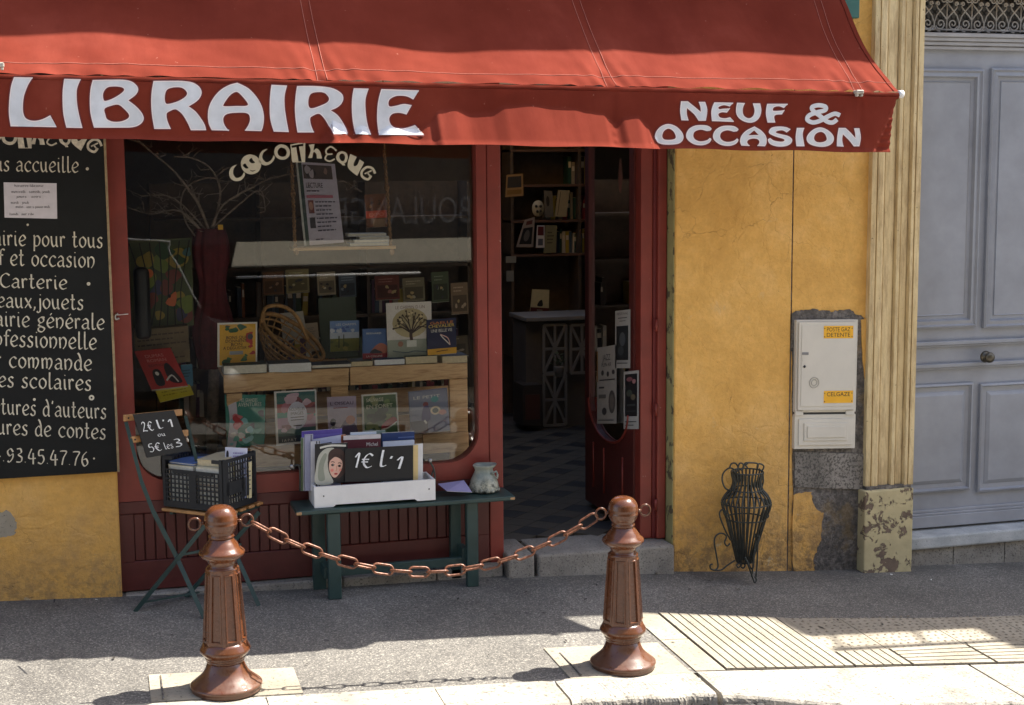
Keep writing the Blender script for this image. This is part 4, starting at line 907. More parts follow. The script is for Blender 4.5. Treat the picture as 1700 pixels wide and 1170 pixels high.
# story tree: trunk wrapped in maroon cloth, bare branches
tr_ = thing('branch_tree', 'bare branches tied in a maroon cloth wrapped trunk inside the window', 'tree', A(350, 770, .8))
tp = A(352, 385, .8); bt = A(350, 770, .8)
mb = MB(); mb.tube([bt, (bt+tp)/2+Vector((.02, 0, 0)), tp], .035, BARK, 10, taper=.03); mb.build('trunk', tr_)
MAR = mat('maroon_cloth', (.10, .015, .02), .8, .3, 14, .3, 25)
mb = MB(); prof = []; seg = 40; vs = []; fs = []
zs_ = [tp.z+.02-i*.045 for i in range(19)]
for i, z_ in enumerate(zs_):
    for k in range(seg):
        a_ = 2*math.pi*k/seg; rr2 = (.075+.02*math.sin(i*.6)+.012*math.sin(a_*9+i*.2)+.0016*i)
        vs.append((tp.x-.01+rr2*math.cos(a_), .8+rr2*.7*math.sin(a_), z_))
for i in range(18):
    for k in range(seg): fs.append((i*seg+k, i*seg+(k+1) % seg, (i+1)*seg+(k+1) % seg, (i+1)*seg+k))
mb.add(vs, fs, MAR, True); mb.build('cloth_wrap', tr_)
mb = MB(); p = A(366, 377, .66); mb.box((p.x-.014, .655, p.z-.014), (p.x+.014, .66, p.z+.014), F((225, 170, 40))); mb.build('tag', tr_)
def branch(pxs, Y0, Y1, r0, r1, twigs=3, sd=0):
    pts2 = smooth_poly(pxs, 4, False); n_ = len(pts2); P3 = [A(x, y, Y0+(Y1-Y0)*i/(n_-1)) for i, (x, y) in enumerate(pts2)]
    mb = MB(); r0 *= 1.25; r1 *= 1.2; mb.tube(P3, r0, BARK, 7, taper=r1); rd = random.Random(sd)
    for k in range(twigs*2):
        i = rd.randrange(n_//4, n_); p = P3[i-1]; d = Vector((rd.uniform(-1, 1), rd.uniform(-.4, .4), rd.uniform(-.3, 1))).normalized()
        l = rd.uniform(.05, .14); q = p+d*l*.6; e = q+Vector((rd.uniform(-.5, .5), 0, rd.uniform(-.2, .6)))*l*.5
        mb.tube([p, q, e], r1*.9, BARK, 5, taper=r1*.3)
        mb.tube([q, q+Vector((rd.uniform(-.04, .04), 0, rd.uniform(-.02, .04)))], r1*.6, BARK, 5, taper=r1*.3)
    mb.build('branch', tr_)
branch([(348, 385), (330, 340), (310, 310), (285, 280), (255, 255), (228, 232)], .8, .5, .007, .004, 6, 1)
branch([(352, 385), (365, 330), (362, 300), (345, 275), (318, 262), (290, 260)], .8, .55, .006, .003, 6, 2)
branch([(350, 380), (370, 340), (420, 310), (450, 296), (500, 285)], .8, .5, .006, .003, 8, 3)
branch([(350, 380), (390, 345), (430, 315), (440, 345), (438, 352)], .8, .6, .005, .0025, 5, 4)
branch([(345, 390), (320, 370), (300, 345), (310, 310), (345, 295), (367, 300)], .8, .6, .005, .0025, 4, 5)
branch([(345, 395), (300, 350), (250, 355), (215, 345)], .8, .6, .004, .002, 8, 6)
branch([(350, 390), (290, 330), (240, 325), (235, 330)], .8, .65, .004, .002, 6, 7)
branch([(480, 290), (530, 296), (570, 300), (600, 318)], .55, .45, .004, .002, 6, 8)
branch([(330, 400), (310, 372), (298, 350), (250, 352)], .8, .7, .004, .002, 5, 9)
# hanging swing shelf with rope, poster and books
SW = .36
sw = thing('swing_shelf', 'small pine shelf hung on a rope in the window under the shop name', 'shelf', A(570, 410, SW))
a, b = A(486, 411, SW), A(657, 411, SW)
mb = MB(); mb.box((a.x, SW-.01, (a.z+b.z)/2-.012), (b.x, SW+.13, (a.z+b.z)/2+.006), PINE); mb.build('board', sw, bevel=.003)
zsh = (a.z+b.z)/2+.006
for x0, y0, x1, y1, yy in ((638, 250, 649, 410, SW+.0), (484, 268, 490, 410, SW)):
    p, q = A(x0, y0, yy+.06), A(x1, y1, yy); mb = MB()
    for s_ in (0, math.pi):
        mb.tube([p.lerp(q, i/60)+Vector((.006*math.cos(i*.9+s_), .006*math.sin(i*.9+s_), 0)) for i in range(61)], .006, ROPE, 6)
    k_ = p.lerp(q, .38); mb.lathe([(.004, -.02), (.014, -.01), (.016, 0), (.014, .01), (.004, .02)], ROPE, 8, k_)
    k_ = A(x1+2, 418, yy); mb.lathe([(.004, -.02), (.013, -.01), (.015, 0), (.013, .01), (.004, .02)], ROPE, 8, k_)
    if x0 > 600: mb.tube([p, p+Vector((-.0, 0, 1.0))], .004, ROPE, 6)
    else: mb.tube([p, p+Vector((0, 0, 1.0))], .004, ROPE, 6)
    mb.build('rope', sw)
quadthing('reading_poster', 'white and lilac LECTURE event poster standing on the hanging shelf', 'poster', ((491, 268), (556, 272), (571, 402), (505, 408)), SW+.03, SW+.09, .004, F((205, 198, 215)), [('r', .0, .0, .05, 1, (200, 200, 195)), ('r', .05, .0, .14, 1, (45, 70, 60)), ('r', .16, .80, .9, .97, (90, 75, 70))]+blobs(8, [(150, 120, 110), (60, 50, 50), (190, 180, 190)], 55, .2, .8, .9, .97, .05, .1)+[('t', .2, .69, .62, .755, 'LECTURE', (50, 40, 50)), ('lines', .2, .63, .7, .67, 1, (90, 70, 90)), ('r', .18, .565, .85, .60, (190, 110, 130)), ('r', .2, .38, .34, .54, (120, 60, 55)), ('e', .27, .47, .05, .05, (190, 140, 120)), ('r', .2, .2, .34, .33, (70, 65, 70)), ('lines', .38, .14, .92, .54, 8, (80, 75, 95)), ('lines', .3, .04, .6, .08, 1, (80, 75, 95))], edge=F((225, 222, 215)))
zz = zsh+.001
for i, (xa, xb, hh) in enumerate(((580, 644, 7), (588, 644, 7), (596, 645, 6), (577, 640, 6))):
    p, q = A(xa, 400-i*8, SW+.02), A(xb, 400-i*8, SW+.02); h_ = .018
    mb = MB(); mb.box((p.x, SW+.005, zz+.001), (q.x-.003, SW+.12, zz+h_-.002), PAGE); mb.box((p.x-.002, SW, zz), (q.x, SW+.122, zz+.0015), F((200, 205, 215))); mb.box((p.x-.002, SW, zz+h_-.0025), (q.x, SW+.122, zz+h_-.001), F((200, 205, 215))); mb.box((q.x-.003, SW, zz), (q.x, SW+.122, zz+h_-.001), F((190, 195, 205)))
    zz += h_; o = mb.build('book', origin=(p.x, SW, zz)); o['label'] = 'pale paperback, %s in the pile on the hanging shelf' % ('lowest', 'second from the bottom', 'third from the bottom', 'topmost')[i]; o['category'] = 'book'
book('brown and orange book leaning on the rope above the pile on the hanging shelf', 'book', ((605, 323), (641, 321), (643, 376), (609, 378)), SW+.09, SW+.11, .01, F((120, 75, 45)), [('r', .0, .28, 1, .5, (215, 90, 60)), ('t', .15, .33, .85, .44, 'EXPO', (235, 150, 120)), ('r', .3, .0, .9, .25, (150, 120, 90))]+blobs(4, [(160, 110, 60), (90, 60, 40)], 3, .1, .55, .9, .95))

# posters stuck on the open door
def leafpaper(name, label, y0, z0, y1, z1, art, tilt=0):
    BLl, BRr = YZ(y1, z0, -.002), YZ(y0, z0+tilt, -.002)
    mb = MB(); mb.add([(hx-.003, y1, z0), (hx-.003, y0, z0+tilt), (hx-.003, y0, z1+tilt), (hx-.003, y1, z1)], [(0, 1, 2, 3)], F((185, 183, 178)))
    mb.add([(hx-.0015, y1, z0), (hx-.0015, y0, z0+tilt), (hx-.0015, y0, z1+tilt), (hx-.0015, y1, z1)], [(3, 2, 1, 0)], F((185, 183, 178)))
    o = mb.build(name); o['label'] = label; o['category'] = 'poster'; pm = MB()
    def uv(u, v, k): return Vector((hx-.0035-.0004*k, y1+(y0-y1)*u, z0+tilt*u+(z1-z0)*v))
    for k, it in enumerate(art):
        if it[0] == 'r': _, u0, v0, u1, v1, c_ = it; pm.add([uv(u0, v0, k), uv(u1, v0, k), uv(u1, v1, k), uv(u0, v1, k)], [(0, 1, 2, 3)], flat(c_))
        elif it[0] == 'e': _, cu, cv, ru, rv, c_ = it; pm.add([uv(x, y, k) for x, y in ell(cu, cv, ru, rv, 16)], [tuple(range(16))], flat(c_))
        elif it[0] == 't': _, u0, v0, u1, v1, s_, c_ = it; textmesh(pm, s_, lambda a_, b_: uv(u0+(u1-u0)*a_, v0+(v1-v0)*b_, k), flat(c_))
    pm.build('poster_print', o)
def leafY(px, py):    # depth where the view ray meets the leaf's plane
    d = ray(px, py); t_ = (hx-CAM.x)/d.x; p = CAM+d*t_; return p.y, p.z
def lp(x0, y0, x1, y1): a_, b_ = leafY(x0, y1), leafY(x1, y1); c_ = leafY(x0, y0); return a_[0], a_[1], b_[0], c_[1], b_[1]-a_[1]
GR = (75, 75, 78)
for nm, lb, (x0, y0, x1, y1), art in (
    ('poster', 'pale grey concert poster with three small figures, lowest left on the door glass', (992, 577, 1024, 703), [('r', .0, .55, .05, .95, (170, 120, 50)), ('t', .3, .82, .7, .9, 'JAZZ', GR), ('t', .25, .74, .75, .79, 'PLEIN AIR', GR), ('e', .3, .66, .07, .035, GR), ('e', .58, .64, .06, .035, GR), ('e', .86, .66, .07, .03, GR), ('r', .15, .56, .95, .575, GR), ('r', .12, .46, .4, .48, GR), ('e', .8, .28, .17, .15, (95, 92, 90)), ('e', .8, .28, .1, .1, (120, 115, 110)), ('r', .12, .33, .5, .38, (120, 118, 115)), ('e', .42, .16, .12, .05, GR), ('r', .1, .04, .9, .05, GR)]),
    ('poster', 'tall white poster with dark photograph, highest on the door glass', (1022, 516, 1047, 611), [('t', .12, .92, .88, .96, 'FESTIVAL', (60, 60, 62)), ('r', .2, .86, .8, .875, GR), ('r', .3, .81, .7, .82, GR), ('r', .1, .14, .88, .73, (45, 48, 50)), ('e', .5, .5, .2, .12, (90, 95, 100)), ('e', .4, .3, .2, .08, (70, 75, 78)), ('r', .15, .08, .85, .095, GR)]),
    ('poster', 'white bordered dark poster with pink flowers, lowest right on the door glass', (1036, 617, 1061, 712), [('r', .1, .22, .9, .95, (38, 36, 38)), ('e', .4, .86, .2, .04, (140, 90, 95)), ('e', .7, .82, .12, .04, (170, 120, 120)), ('e', .4, .62, .2, .06, (75, 80, 70)), ('e', .65, .55, .16, .05, (110, 100, 80)), ('r', .25, .4, .8, .43, (70, 72, 70)), ('r', .2, .3, .85, .32, (66, 66, 66)), ('r', .12, .12, .88, .135, GR), ('r', .12, .06, .7, .075, GR)])):
    y1_, z0_, y0_, z1_, tl_ = lp(x0, y0, x1, y1); leafpaper(nm, lb, y0_, z0_, y1_, z1_, art, tl_)
# hanging brown oval (hat) at the top of the door
mb = MB(); p = A(1047, 292, .5); mb.lathe([(.002, -.17), (.05, -.15), (.075, -.08), (.08, 0), (.07, .1), (.04, .16), (.002, .18)], mat('brown_felt', (.09, .035, .025), .9), 20, p, sy=.4)
mb.build('hanging_bag', label='dark brown oval bag hanging at the top of the open door', cat='bag')
# faced books and frames on the far bookcase
dim = [((871, 365), (888, 360), (885, 410), (857, 410), (110, 100, 92), 'white framed black picture of a figure leaning on the bookcase', [('r', .12, .1, .88, .68, (25, 25, 28)), ('e', .5, .4, .2, .2, (95, 90, 85)), ('r', .25, .78, .8, .92, (95, 50, 45))]),
       ((841, 290), (868, 288), (869, 325), (839, 327), (120, 95, 60), 'framed yellowish postcard left on the upper bookcase', [('r', .08, .4, .9, .9, (60, 55, 50)), ('r', .08, .1, .9, .3, (140, 105, 50))]),
       ((892, 374), (904, 374), (904, 411), (890, 411), (150, 145, 140), 'slim white and red leaflet on the middle shelf', [('r', .1, .55, .9, .95, (90, 25, 30)), ('r', .2, .1, .8, .4, (90, 90, 95))]),
       ((906, 374), (925, 374), (923, 419), (903, 420), (95, 90, 65), 'pale green brochure on the middle shelf', [('lines', .2, .3, .8, .8, 4, (60, 58, 40))]),
       ((927, 315), (946, 316), (940, 360), (921, 359), (120, 110, 85), 'tilted cream book on the upper shelf', [('r', .2, .05, .25, .95, (70, 60, 45))]),
       ((903, 316), (917, 317), (919, 360), (905, 360), (80, 75, 65), 'grey book beside the round badge on the upper shelf', [('e', .4, .6, .2, .2, (40, 38, 35))]),
       ((884, 480), (912, 481), (911, 520), (880, 518), (150, 140, 105), 'cream card with a red base and black drawing standing on the counter', [('r', .0, .0, 1, .22, (90, 40, 30)), ('p', [(.35, .3), (.45, .5), (.6, .55), (.65, .3)], (40, 38, 30)), ('r', .35, .08, .65, .14, (140, 130, 110))]),
       ((1003, 293), (1027, 291), (1028, 317), (1004, 318), (70, 62, 60), 'grey framed print seen through the upper door glass', [('r', .15, .15, .85, .8, (50, 42, 42))]),
       ((1005, 342), (1030, 340), (1030, 366), (1005, 367), (80, 76, 72), 'framed dark print seen through the middle door glass', [('r', .12, .12, .88, .88, (38, 36, 36))]),
       ((1008, 372), (1033, 370), (1033, 392), (1008, 393), (60, 55, 50), 'small brown picture seen through the door glass', [('r', .12, .12, .88, .88, (40, 38, 36))]),
       ((990, 266), (999, 266), (999, 288), (990, 288), (120, 35, 35), 'small red card pinned at the top left of the door glass', [('e', .5, .5, .2, .3, (170, 150, 140))]),
       ((840, 425), (857, 425), (857, 436), (840, 436), (100, 98, 88), 'pale square label left under the bookcase', []),
       ((841, 449), (853, 449), (853, 467), (841, 467), (95, 95, 88), 'upright pale label below the square one', [])]
for TLp, TRp, BRp, BLp, cc, lb, art in dim:
    quadthing('picture', lb, 'picture', (TLp, TRp, BRp, BLp), BY-.06, BY-.05, .012, F(tuple(min(255, int(c*1.35)) for c in cc)), art, edge=F(cc))
p = A(893, 346, BY-.05); mb = MB(); mb.lathe([(.002, 0), (.055, 0), (.055, .01), (.002, .012)], F((190, 180, 150)), 24, (0, 0, 0), sy=1.3)
mb.v = [Vector((p.x+v.x, p.y-v.z, p.z+v.y)) for v in mb.v]
for dx, dz in ((-.02, .02), (.02, .02), (-.01, -.025), (.022, -.02)): mb.lathe([(.013, 0), (.013, .002)], F((60, 55, 45)), 10, (p.x+dx, 0, 0)); n_ = 20; mb.v[-20:] = [Vector((v.x, p.y-.014-v.z, p.z+dz+v.y)) for v in mb.v[-20:]]
mb.build('round_badge', label='round cream badge with dark spots hung on the bookcase', cat='badge')
# counter with fretwork panels
CYY = 3.9
ct = thing('shop_counter', 'pale counter with star fretwork sides deep in the doorway', 'counter', A(930, 640, CYY))
ca, cb = A(872, 527, CYY), A(1010, 527, CYY)
mb = MB(); mb.box((ca.x, CYY-.02, ca.z-.035), (cb.x+.5, CYY+.5, ca.z), WHW); mb.build('counter_top', ct, bevel=.004)
for px0, px1, py0, py1 in ((903, 940, 540, 618), (948, 985, 540, 618), (903, 940, 622, 705)):
    a_, b_ = A(px0, py0, CYY), A(px1, py1, CYY); x0, x1, z1, z0 = a_.x, b_.x, a_.z, b_.z; fr = MB(); wd = .022
    for q0, q1 in (((x0, z0), (x1, z0)), ((x0, z1), (x1, z1)), ((x0, z0), (x0, z1)), ((x1, z0), (x1, z1)), ((x0, z0), (x1, z1)), ((x0, z1), (x1, z0)), ((x0, (z0+z1)/2), (x1, (z0+z1)/2)), (((x0+x1)/2, z0), ((x0+x1)/2, z1))):
        fr.bar((q0[0], CYY+.01+.001*random.random(), q0[1]), (q1[0], CYY+.01+.001*random.random(), q1[1]), .018, wd, WHW, (0, 0, 1) if abs(q0[1]-q1[1]) < .3*abs(q0[0]-q1[0])+.0001 else (1, 0, 0))
    fr.build('fretwork_panel', ct)
mb = MB(); mb.box((ca.x+.02, CYY+.06, zf), (cb.x+.45, CYY+.45, ca.z-.04), DARKIN); mb.build('counter_body', ct)
fl = thing('cardboard_box', 'low box of stock on the floor left of the fretwork counter', 'box', A(880, 690, 3.8))
a_, b_ = A(868, 640, 3.8), A(900, 705, 3.8); mb = MB(); mb.box((a_.x, 3.8, b_.z), (b_.x, 4.1, a_.z), F((70, 62, 55))); mb.box((a_.x+.02, 3.795, b_.z+.05), (b_.x-.02, 3.8, a_.z-.08), F((95, 60, 50))); mb.build('box_body', fl)
flowers = thing('potted_plant', 'small potted plant on the ledge in front of the fretwork', 'plant', A(928, 625, 3.7))
mb = MB(); p = A(928, 625, 3.7); mb.lathe([(.03, 0), (.045, .08), (.043, .085)], WHW, 14, p); mb.build('pot', flowers)
mb = MB()
for i in range(40):
    a_ = i*2.4; r_ = .02+.05*random.random(); q = p+Vector((r_*math.cos(a_), r_*math.sin(a_), .1+.1*random.random())); d = Vector((math.cos(a_), math.sin(a_), .4))*.02; e = Vector((-math.sin(a_), math.cos(a_), 0))*.01
    mb.add([q-e, q+d, q+e, q-d], [(0, 1, 2, 3)], mat('dull_leaf', (.07, .10, .04), .6))
mb.build('leaves', flowers)
# desk lamp bow behind the door glass
mb = MB(); mb.tube([A(x, y, 4.2) for x, y in smooth_poly([(1012, 446), (1028, 448), (1034, 462), (1033, 482)], 4, False)], .008, ZINC, 8); mb.tube([A(1033, 482, 4.2), A(1036, 530, 4.2)], .008, ZINC, 6)
mb.build('desk_lamp', label='curved metal desk lamp arm seen through the door glass', cat='lamp')

# ================================================================ BLACK SIGN BOARD with calligraphy
BYY = -.035
ba, bb = A(195.7, 783, BYY), A(0, 792, BYY)
bd = thing('sign_board', 'large black board lettered in white listing what the bookshop sells', 'sign', (ba.x-.7, BYY, ba.z))
zb0 = ba.z; xb1 = A(187, 500, BYY).x
mb = MB(); mb.box((xb1-1.7, BYY, zb0), (xb1-.012, .0, 3.0), BOARD); mb.build('board', bd, bevel=.002)
mb = MB(); mb.box((xb1-.012, BYY-.003, zb0), (xb1, .0, 3.0), mat('worn_wood_edge', (.30, .22, .12), .7, .4, 20)); mb.build('edge_strip', bd)
GL = {
 'a': (.8, ['.1,.82 .35,1 .6,.78 .6,.15 .75,0', '.6,.58 .25,.5 .05,.25 .25,0 .6,.2']), 'c': (.78, ['.72,.82 .45,1 .12,.7 .1,.3 .38,0 .72,.14']),
 'd': (.85, ['.35,1.6 .5,1.45 .66,.9 .66,.12 .8,0', '.66,.75 .4,.95 .1,.6 .13,.15 .38,0 .66,.28']), 'e': (.8, ['.1,.42 .42,.5 .7,.72 .55,.98 .35,.98 .1,.65 .1,.28 .36,0 .72,.14']),
 'f': (.55, ['.7,1.42 .45,1.5 .27,1.2 .27,0', '.02,.95 .55,.95']), 'g': (.8, ['.72,.98 .4,1 .12,.75 .3,.45 .6,.6 .6,.88 .4,1', '.3,.42 .12,.2 .4,.08 .72,-.1 .5,-.42 .15,-.36 .1,-.12 .32,.04']),
 'i': (.38, ['.12,1 .16,.15 .3,0', '.14,1.32 .18,1.40']), 'j': (.42, ['.28,1 .3,-.15 .12,-.42 -.05,-.3', '.28,1.32 .32,1.40']), 'l': (.45, ['.14,1.6 .14,.2 .28,0 .48,.12']),
 'm': (1.2, ['.08,1 .14,0', '.14,.75 .36,1 .54,.8 .54,.05', '.54,.75 .8,1 1.02,.75 .95,.3 .72,-.06']), 'n': (.85, ['.08,1 .14,0', '.14,.75 .42,1 .7,.75 .66,.28 .42,-.06']),
 'o': (.82, ['.4,1 .12,.75 .1,.3 .38,0 .66,.25 .7,.7 .4,1']), 'p': (.82, ['.06,1.05 .14,.8 .12,-.5', '.14,.78 .45,1 .72,.65 .6,.15 .35,.0 .12,.1']), 'r': (.6, ['.08,1 .14,0', '.14,.72 .32,1 .52,.86']),
 's': (.66, ['.56,.88 .36,1 .14,.82 .26,.56 .5,.38 .46,.06 .2,0 .02,.16']), 't': (.58, ['.2,1.5 .22,1.0 .2,.25 .34,0 .56,.14', '.0,.98 .46,1.0']),
 'u': (.85, ['.06,1 .12,.3 .32,0 .6,.25', '.6,1 .62,.15 .78,0']), 'x': (.75, ['.05,1 .3,.6 .65,0', '.66,1 .35,.45 .03,0']), 'v': (.7, ['.05,1 .32,0 .62,1']),
 'b': (.8, ['.1,1.6 .12,.1 .4,0 .68,.35 .5,.8 .14,.72']), 'q': (.8, ['.62,.9 .35,1 .1,.6 .3,0 .62,.3', '.62,1 .62,-.5']),
 'L': (.9, ['.15,1.5 .12,.1 .4,0 .8,.15']), 'C': (1.0, ['.9,1.3 .55,1.5 .12,1.1 .1,.4 .5,0 .95,.2']), 'V': (.9, ['.05,1.5 .4,0 .8,1.5']), 'P': (.9, ['.12,1.5 .12,0', '.12,1.4 .6,1.5 .75,1 .4,.7 .12,.75']),
 '4': (.8, ['.35,1.4 .05,.5 .75,.5', '.5,1.0 .5,-.1']), '9': (.8, ['.65,1.0 .4,1.3 .1,1.0 .3,.6 .62,.8 .6,.4 .3,0 .1,.1']), '3': (.7, ['.1,1.3 .45,1.35 .55,1.0 .25,.75 .6,.5 .5,.08 .05,.05']),
 '5': (.75, ['.65,1.35 .2,1.3 .15,.8 .5,.8 .65,.4 .4,0 .05,.1']), '7': (.75, ['.05,1.3 .3,1.36 .7,1.3 .4,.7 .25,0']), '6': (.8, ['.55,1.4 .2,1.0 .1,.4 .35,0 .65,.3 .5,.7 .2,.6']), '0': (.8, ['.4,1.3 .1,.9 .15,.2 .4,0 .7,.4 .65,1.1 .4,1.3']),
 '.': (.3, ['.1,.05 .14,.1']), ',': (.3, ['.14,.15 .16,0 .05,-.25']), "'": (.3, ['.16,1.5 .1,1.2']), ' ': (.5, []), '1': (.5, ['.1,1.0 .35,1.4 .3,0']), '2': (.8, ['.1,1.1 .35,1.4 .6,1.1 .1,.05 .3,.08 .75,.0']),
}
GL['h'] = (.82, ['.1,1.6 .14,0', '.14,.7 .42,1 .66,.7 .62,.0'])
GL['é'] = (.8, GL['e'][1]+['.36,1.22 .52,1.42'])
GL['€'] = (.95, ['.8,1.15 .5,1.35 .2,.95 .2,.4 .5,.0 .85,.15', '.0,.8 .55,.8', '.0,.55 .5,.55'])
def glyph_strokes(text, sp=.12):
    out = []; x = 0
    for ch in text:
        w_, st = GL[ch]
        for s_ in st: out.append([(x+p[0], p[1]) for p in P_(s_)])
        x += w_+sp
    return out, x-sp
def write(mb, text, fn, w_, mt, nib=R(35), wmin=.35, sub=5, jit=0):
    sts, W = glyph_strokes(text)
    for st in sts:
        L1, R1 = stroke_quads(smooth_poly(st, sub, False), w_, nib, wmin)
        n_ = len(L1); mb.add([fn(x, y) for x, y in L1]+[fn(x, y) for x, y in R1], [(i, i+1, n_+i+1, n_+i) for i in range(n_-1)], mt)
    return W
def line(text, suffix, xa, xb, yb, xh, slope, Y, parent, w_=.17, mt=CREAMP):
    """fit 'suffix' between pixels xa..xb on the baseline; the whole text runs on to the left"""
    W = glyph_strokes(suffix)[1]; WF = glyph_strokes(text)[1]; sx = (xb-xa)/W
    mb = MB(); write(mb, text, lambda x, y: A(xb-(WF-x)*sx, yb-slope*(xb-(WF-x)*sx-xb)*-1-y*xh, Y), w_, mt)
    mb.build('lettering', parent)
LY = BYY-.0025
rowsT = [('vous accueille', 'accueille', 27, 131, 286, 16.5, -.02), ('librairie pour tous', 'pour tous', 55, 171, 411, 17, -.025), ('neuf et occasion', 'et occasion', 17, 158, 444, 17.5, -.028),
         ('Carterie', 'Carterie', 0, 112, 480, 15.5, -.03), ('cadeaux,jouets', 'jouets', 62, 139, 514, 16.5, -.032), ('librairie générale', 'générale', 62, 174, 547, 17, -.035),
         ('professionnelle', 'fessionnelle', 6, 161, 580, 18, -.038), ('sur commande', 'commande', 15, 153, 615, 17.5, -.04), ('livres scolaires', 'scolaires', 36, 152, 648, 17, -.042),
         ("lectures d'auteurs", "d'auteurs", 71, 177, 695, 17, -.046), ('lectures de contes', 'de contes', 58, 176, 729, 17, -.05), ('04.93.45.47.76', '.93.45.47.76', 4, 148, 774, 17, -.055)]
for tx, sfx, xa_, xb_, yb_, xh, sl_ in rowsT: line(tx, sfx, xa_, xb_, yb_, xh, -sl_, LY, bd)
mb = MB()
for x, y, r_, h_ in ((145, 280, 2.6, 0), (46, 373, 2, 0), (147, 471, 3, 0), (57, 663, 2.4, 0), (152, 660, 4.6, 1), (156, 761, 1.6, 0)):
    pts_ = ell(x, y, r_, r_, 14)[::-1]
    mb.prism([(p.x, p.z) for p in (A(q[0], q[1], LY) for q in pts_)], [] if not h_ else [[(p.x, p.z) for p in (A(q[0], q[1], LY) for q in ell(x, y, 1.7, 1.7, 10))]], XZ, LY, None, CREAMP)
mb.build('dots', bd)
# handwritten notice
nq = quadthing('paper_notice', 'white handwritten opening hours paper taped on the black board', 'notice', ((6, 302.5), (94, 304), (95, 363), (7.5, 361)), BYY-.004, BYY-.004, .0015, F((205, 200, 205)))
mb = MB()
for tx, x0, x1, y in (('01.2.3.4 5.6.7', 24, 72, 309.5), ('nnuuc. . cuoluc. onuu', 19, 83, 319), ('nluur . ouiuu', 26, 68, 327), ('nuoii.. nuu', 18, 48, 337), ('nnuo.nuoi vnuuo nuu', 26, 83, 344), ('uoi  ouu oou', 16, 56, 356)):
    pass
NT_ = [('horaires librairie', 24, 72, 310), ('mercredi . samedi, jeudi', 19, 83, 320), ('jours . soirs', 27, 68, 328), ('mardi . jeudi', 18, 48, 338), ('matin . soir v pause midi', 26, 83, 345), ('lundi  sur rdv', 16, 56, 357)]
for tx, x0, x1, y in NT_:
    W = glyph_strokes(tx)[1]; s_ = (x1-x0)/W
    write(mb, tx, lambda a_, b_: A(x0+a_*s_, y-b_*2.6, BYY-.0052), .2, INK, sub=3)
mb.build('handwriting', nq)
# the shop's name at the top of the board, drawn the same way as on the window
def outline_letter(mb, strs, tf, Y, mt, y2=None):
    loops = [smooth_poly(P_(s_), 5) for s_ in strs]
    loops = [[tf(*p) for p in l] for l in loops]
    conv = [[(A(x, y, Y).x, A(x, y, Y).z) for x, y in l] for l in loops]
    mb.prism(conv[0], conv[1:], XZ, Y, None, mt)
COCO = {  # traced from the window: zoom 6.07, origin (360,225)
 'c': ['205,290! 172,330 165,385 195,425 245,412 275,365! 282,400 245,448 185,458 135,425 125,365 150,315'],
 'face': ['345,190 400,210 440,260 445,310 415,365 350,390 285,370 250,325 243,270 265,220 305,195', '262,300 290,330 318,325 300,300 285,280', '325,250 350,278 385,270 365,250 350,225', '330,345 360,362 395,345 360,352'],
 'c2': ['515,133! 468,175 460,228 500,268 548,245 575,195! 582,230 545,280 485,300 432,268 428,205 460,150'],
 'o': ['655,88 705,105 735,150 728,205 690,238 640,240 595,212 578,165 590,120 620,95', '655,120 690,135 705,170 690,205 655,212 622,195 612,160 628,130'],
 't': ['740,90! 892,60! 890,268! 760,268!', '752,100! 757,122! 800,116! 822,262! 856,262! 828,110! 872,104! 874,80!'],
 'h': ['925,92! 985,85! 975,150 1005,128 1040,160 1060,230! 1008,230! 1003,185 975,165 962,225! 918,225! 945,150'],
 'q': ['1265,158 1305,175 1320,215 1308,260 1285,280! 1295,300! 1265,300! 1255,285 1215,255 1202,215 1222,172', '1262,180 1285,190 1292,225 1278,255 1250,250 1235,215 1242,190'],
 'u': ['1345,185! 1410,215! 1378,285 1390,308 1418,290 1440,240! 1485,270! 1415,405! 1335,340 1318,285']}
def coco(mb, tfs, Y, mt):
    for k, tf in tfs.items():
        if k in COCO: outline_letter(mb, COCO[k], tf, Y, mt)
    for k, st, w_ in (('e', '1205,152 1150,112 1102,145 1112,185 1165,185', 16), ('e', '1112,190 1092,232 1135,258 1188,235', 16), ('g', '1595,382 1568,330 1512,318 1462,360 1466,412 1522,440 1556,402', 24), ('g', '1490,385 1525,368 1560,352', 14), ('g', '1515,370 1545,408', 14)):
        if k not in tfs: continue
        L1, R1 = stroke_quads(smooth_poly(P_(st), 5, False), w_); tf = tfs[k]; n_ = len(L1)
        mb.add([A(*tf(x, y), Y) for x, y in L1]+[A(*tf(x, y), Y) for x, y in R1], [(i, i+1, n_+i+1, n_+i) for i in range(n_-1)], mt)
WT = lambda x, y: (360+x/6.071, 225+y/6.071)
mb = MB(); coco(mb, {k: WT for k in ('c', 'face', 'c2', 'o', 't', 'h', 'e', 'q', 'u', 'g')}, GY+.007, mat('window_sign_paint', (.62, .60, .47), .6, .06, 20, 0)); mb.build('window_lettering', sf)
def PT(cx, cb_, px, pb): return lambda x, y: (px+(x-cx)/6.0, pb+(y-cb_)/6.0)
mb = MB(); coco(mb, {'o': PT(655, 240, 15, 240), 't': PT(815, 268, 40, 246), 'h': PT(990, 230, 63, 240), 'e': PT(1145, 258, 87, 241), 'q': PT(1262, 300, 108, 244), 'u': PT(1400, 405, 132, 250), 'g': PT(1525, 440, 157, 252), 'c2': PT(505, 300, -8, 236)}, LY, CREAMP); mb.build('lettering', bd)

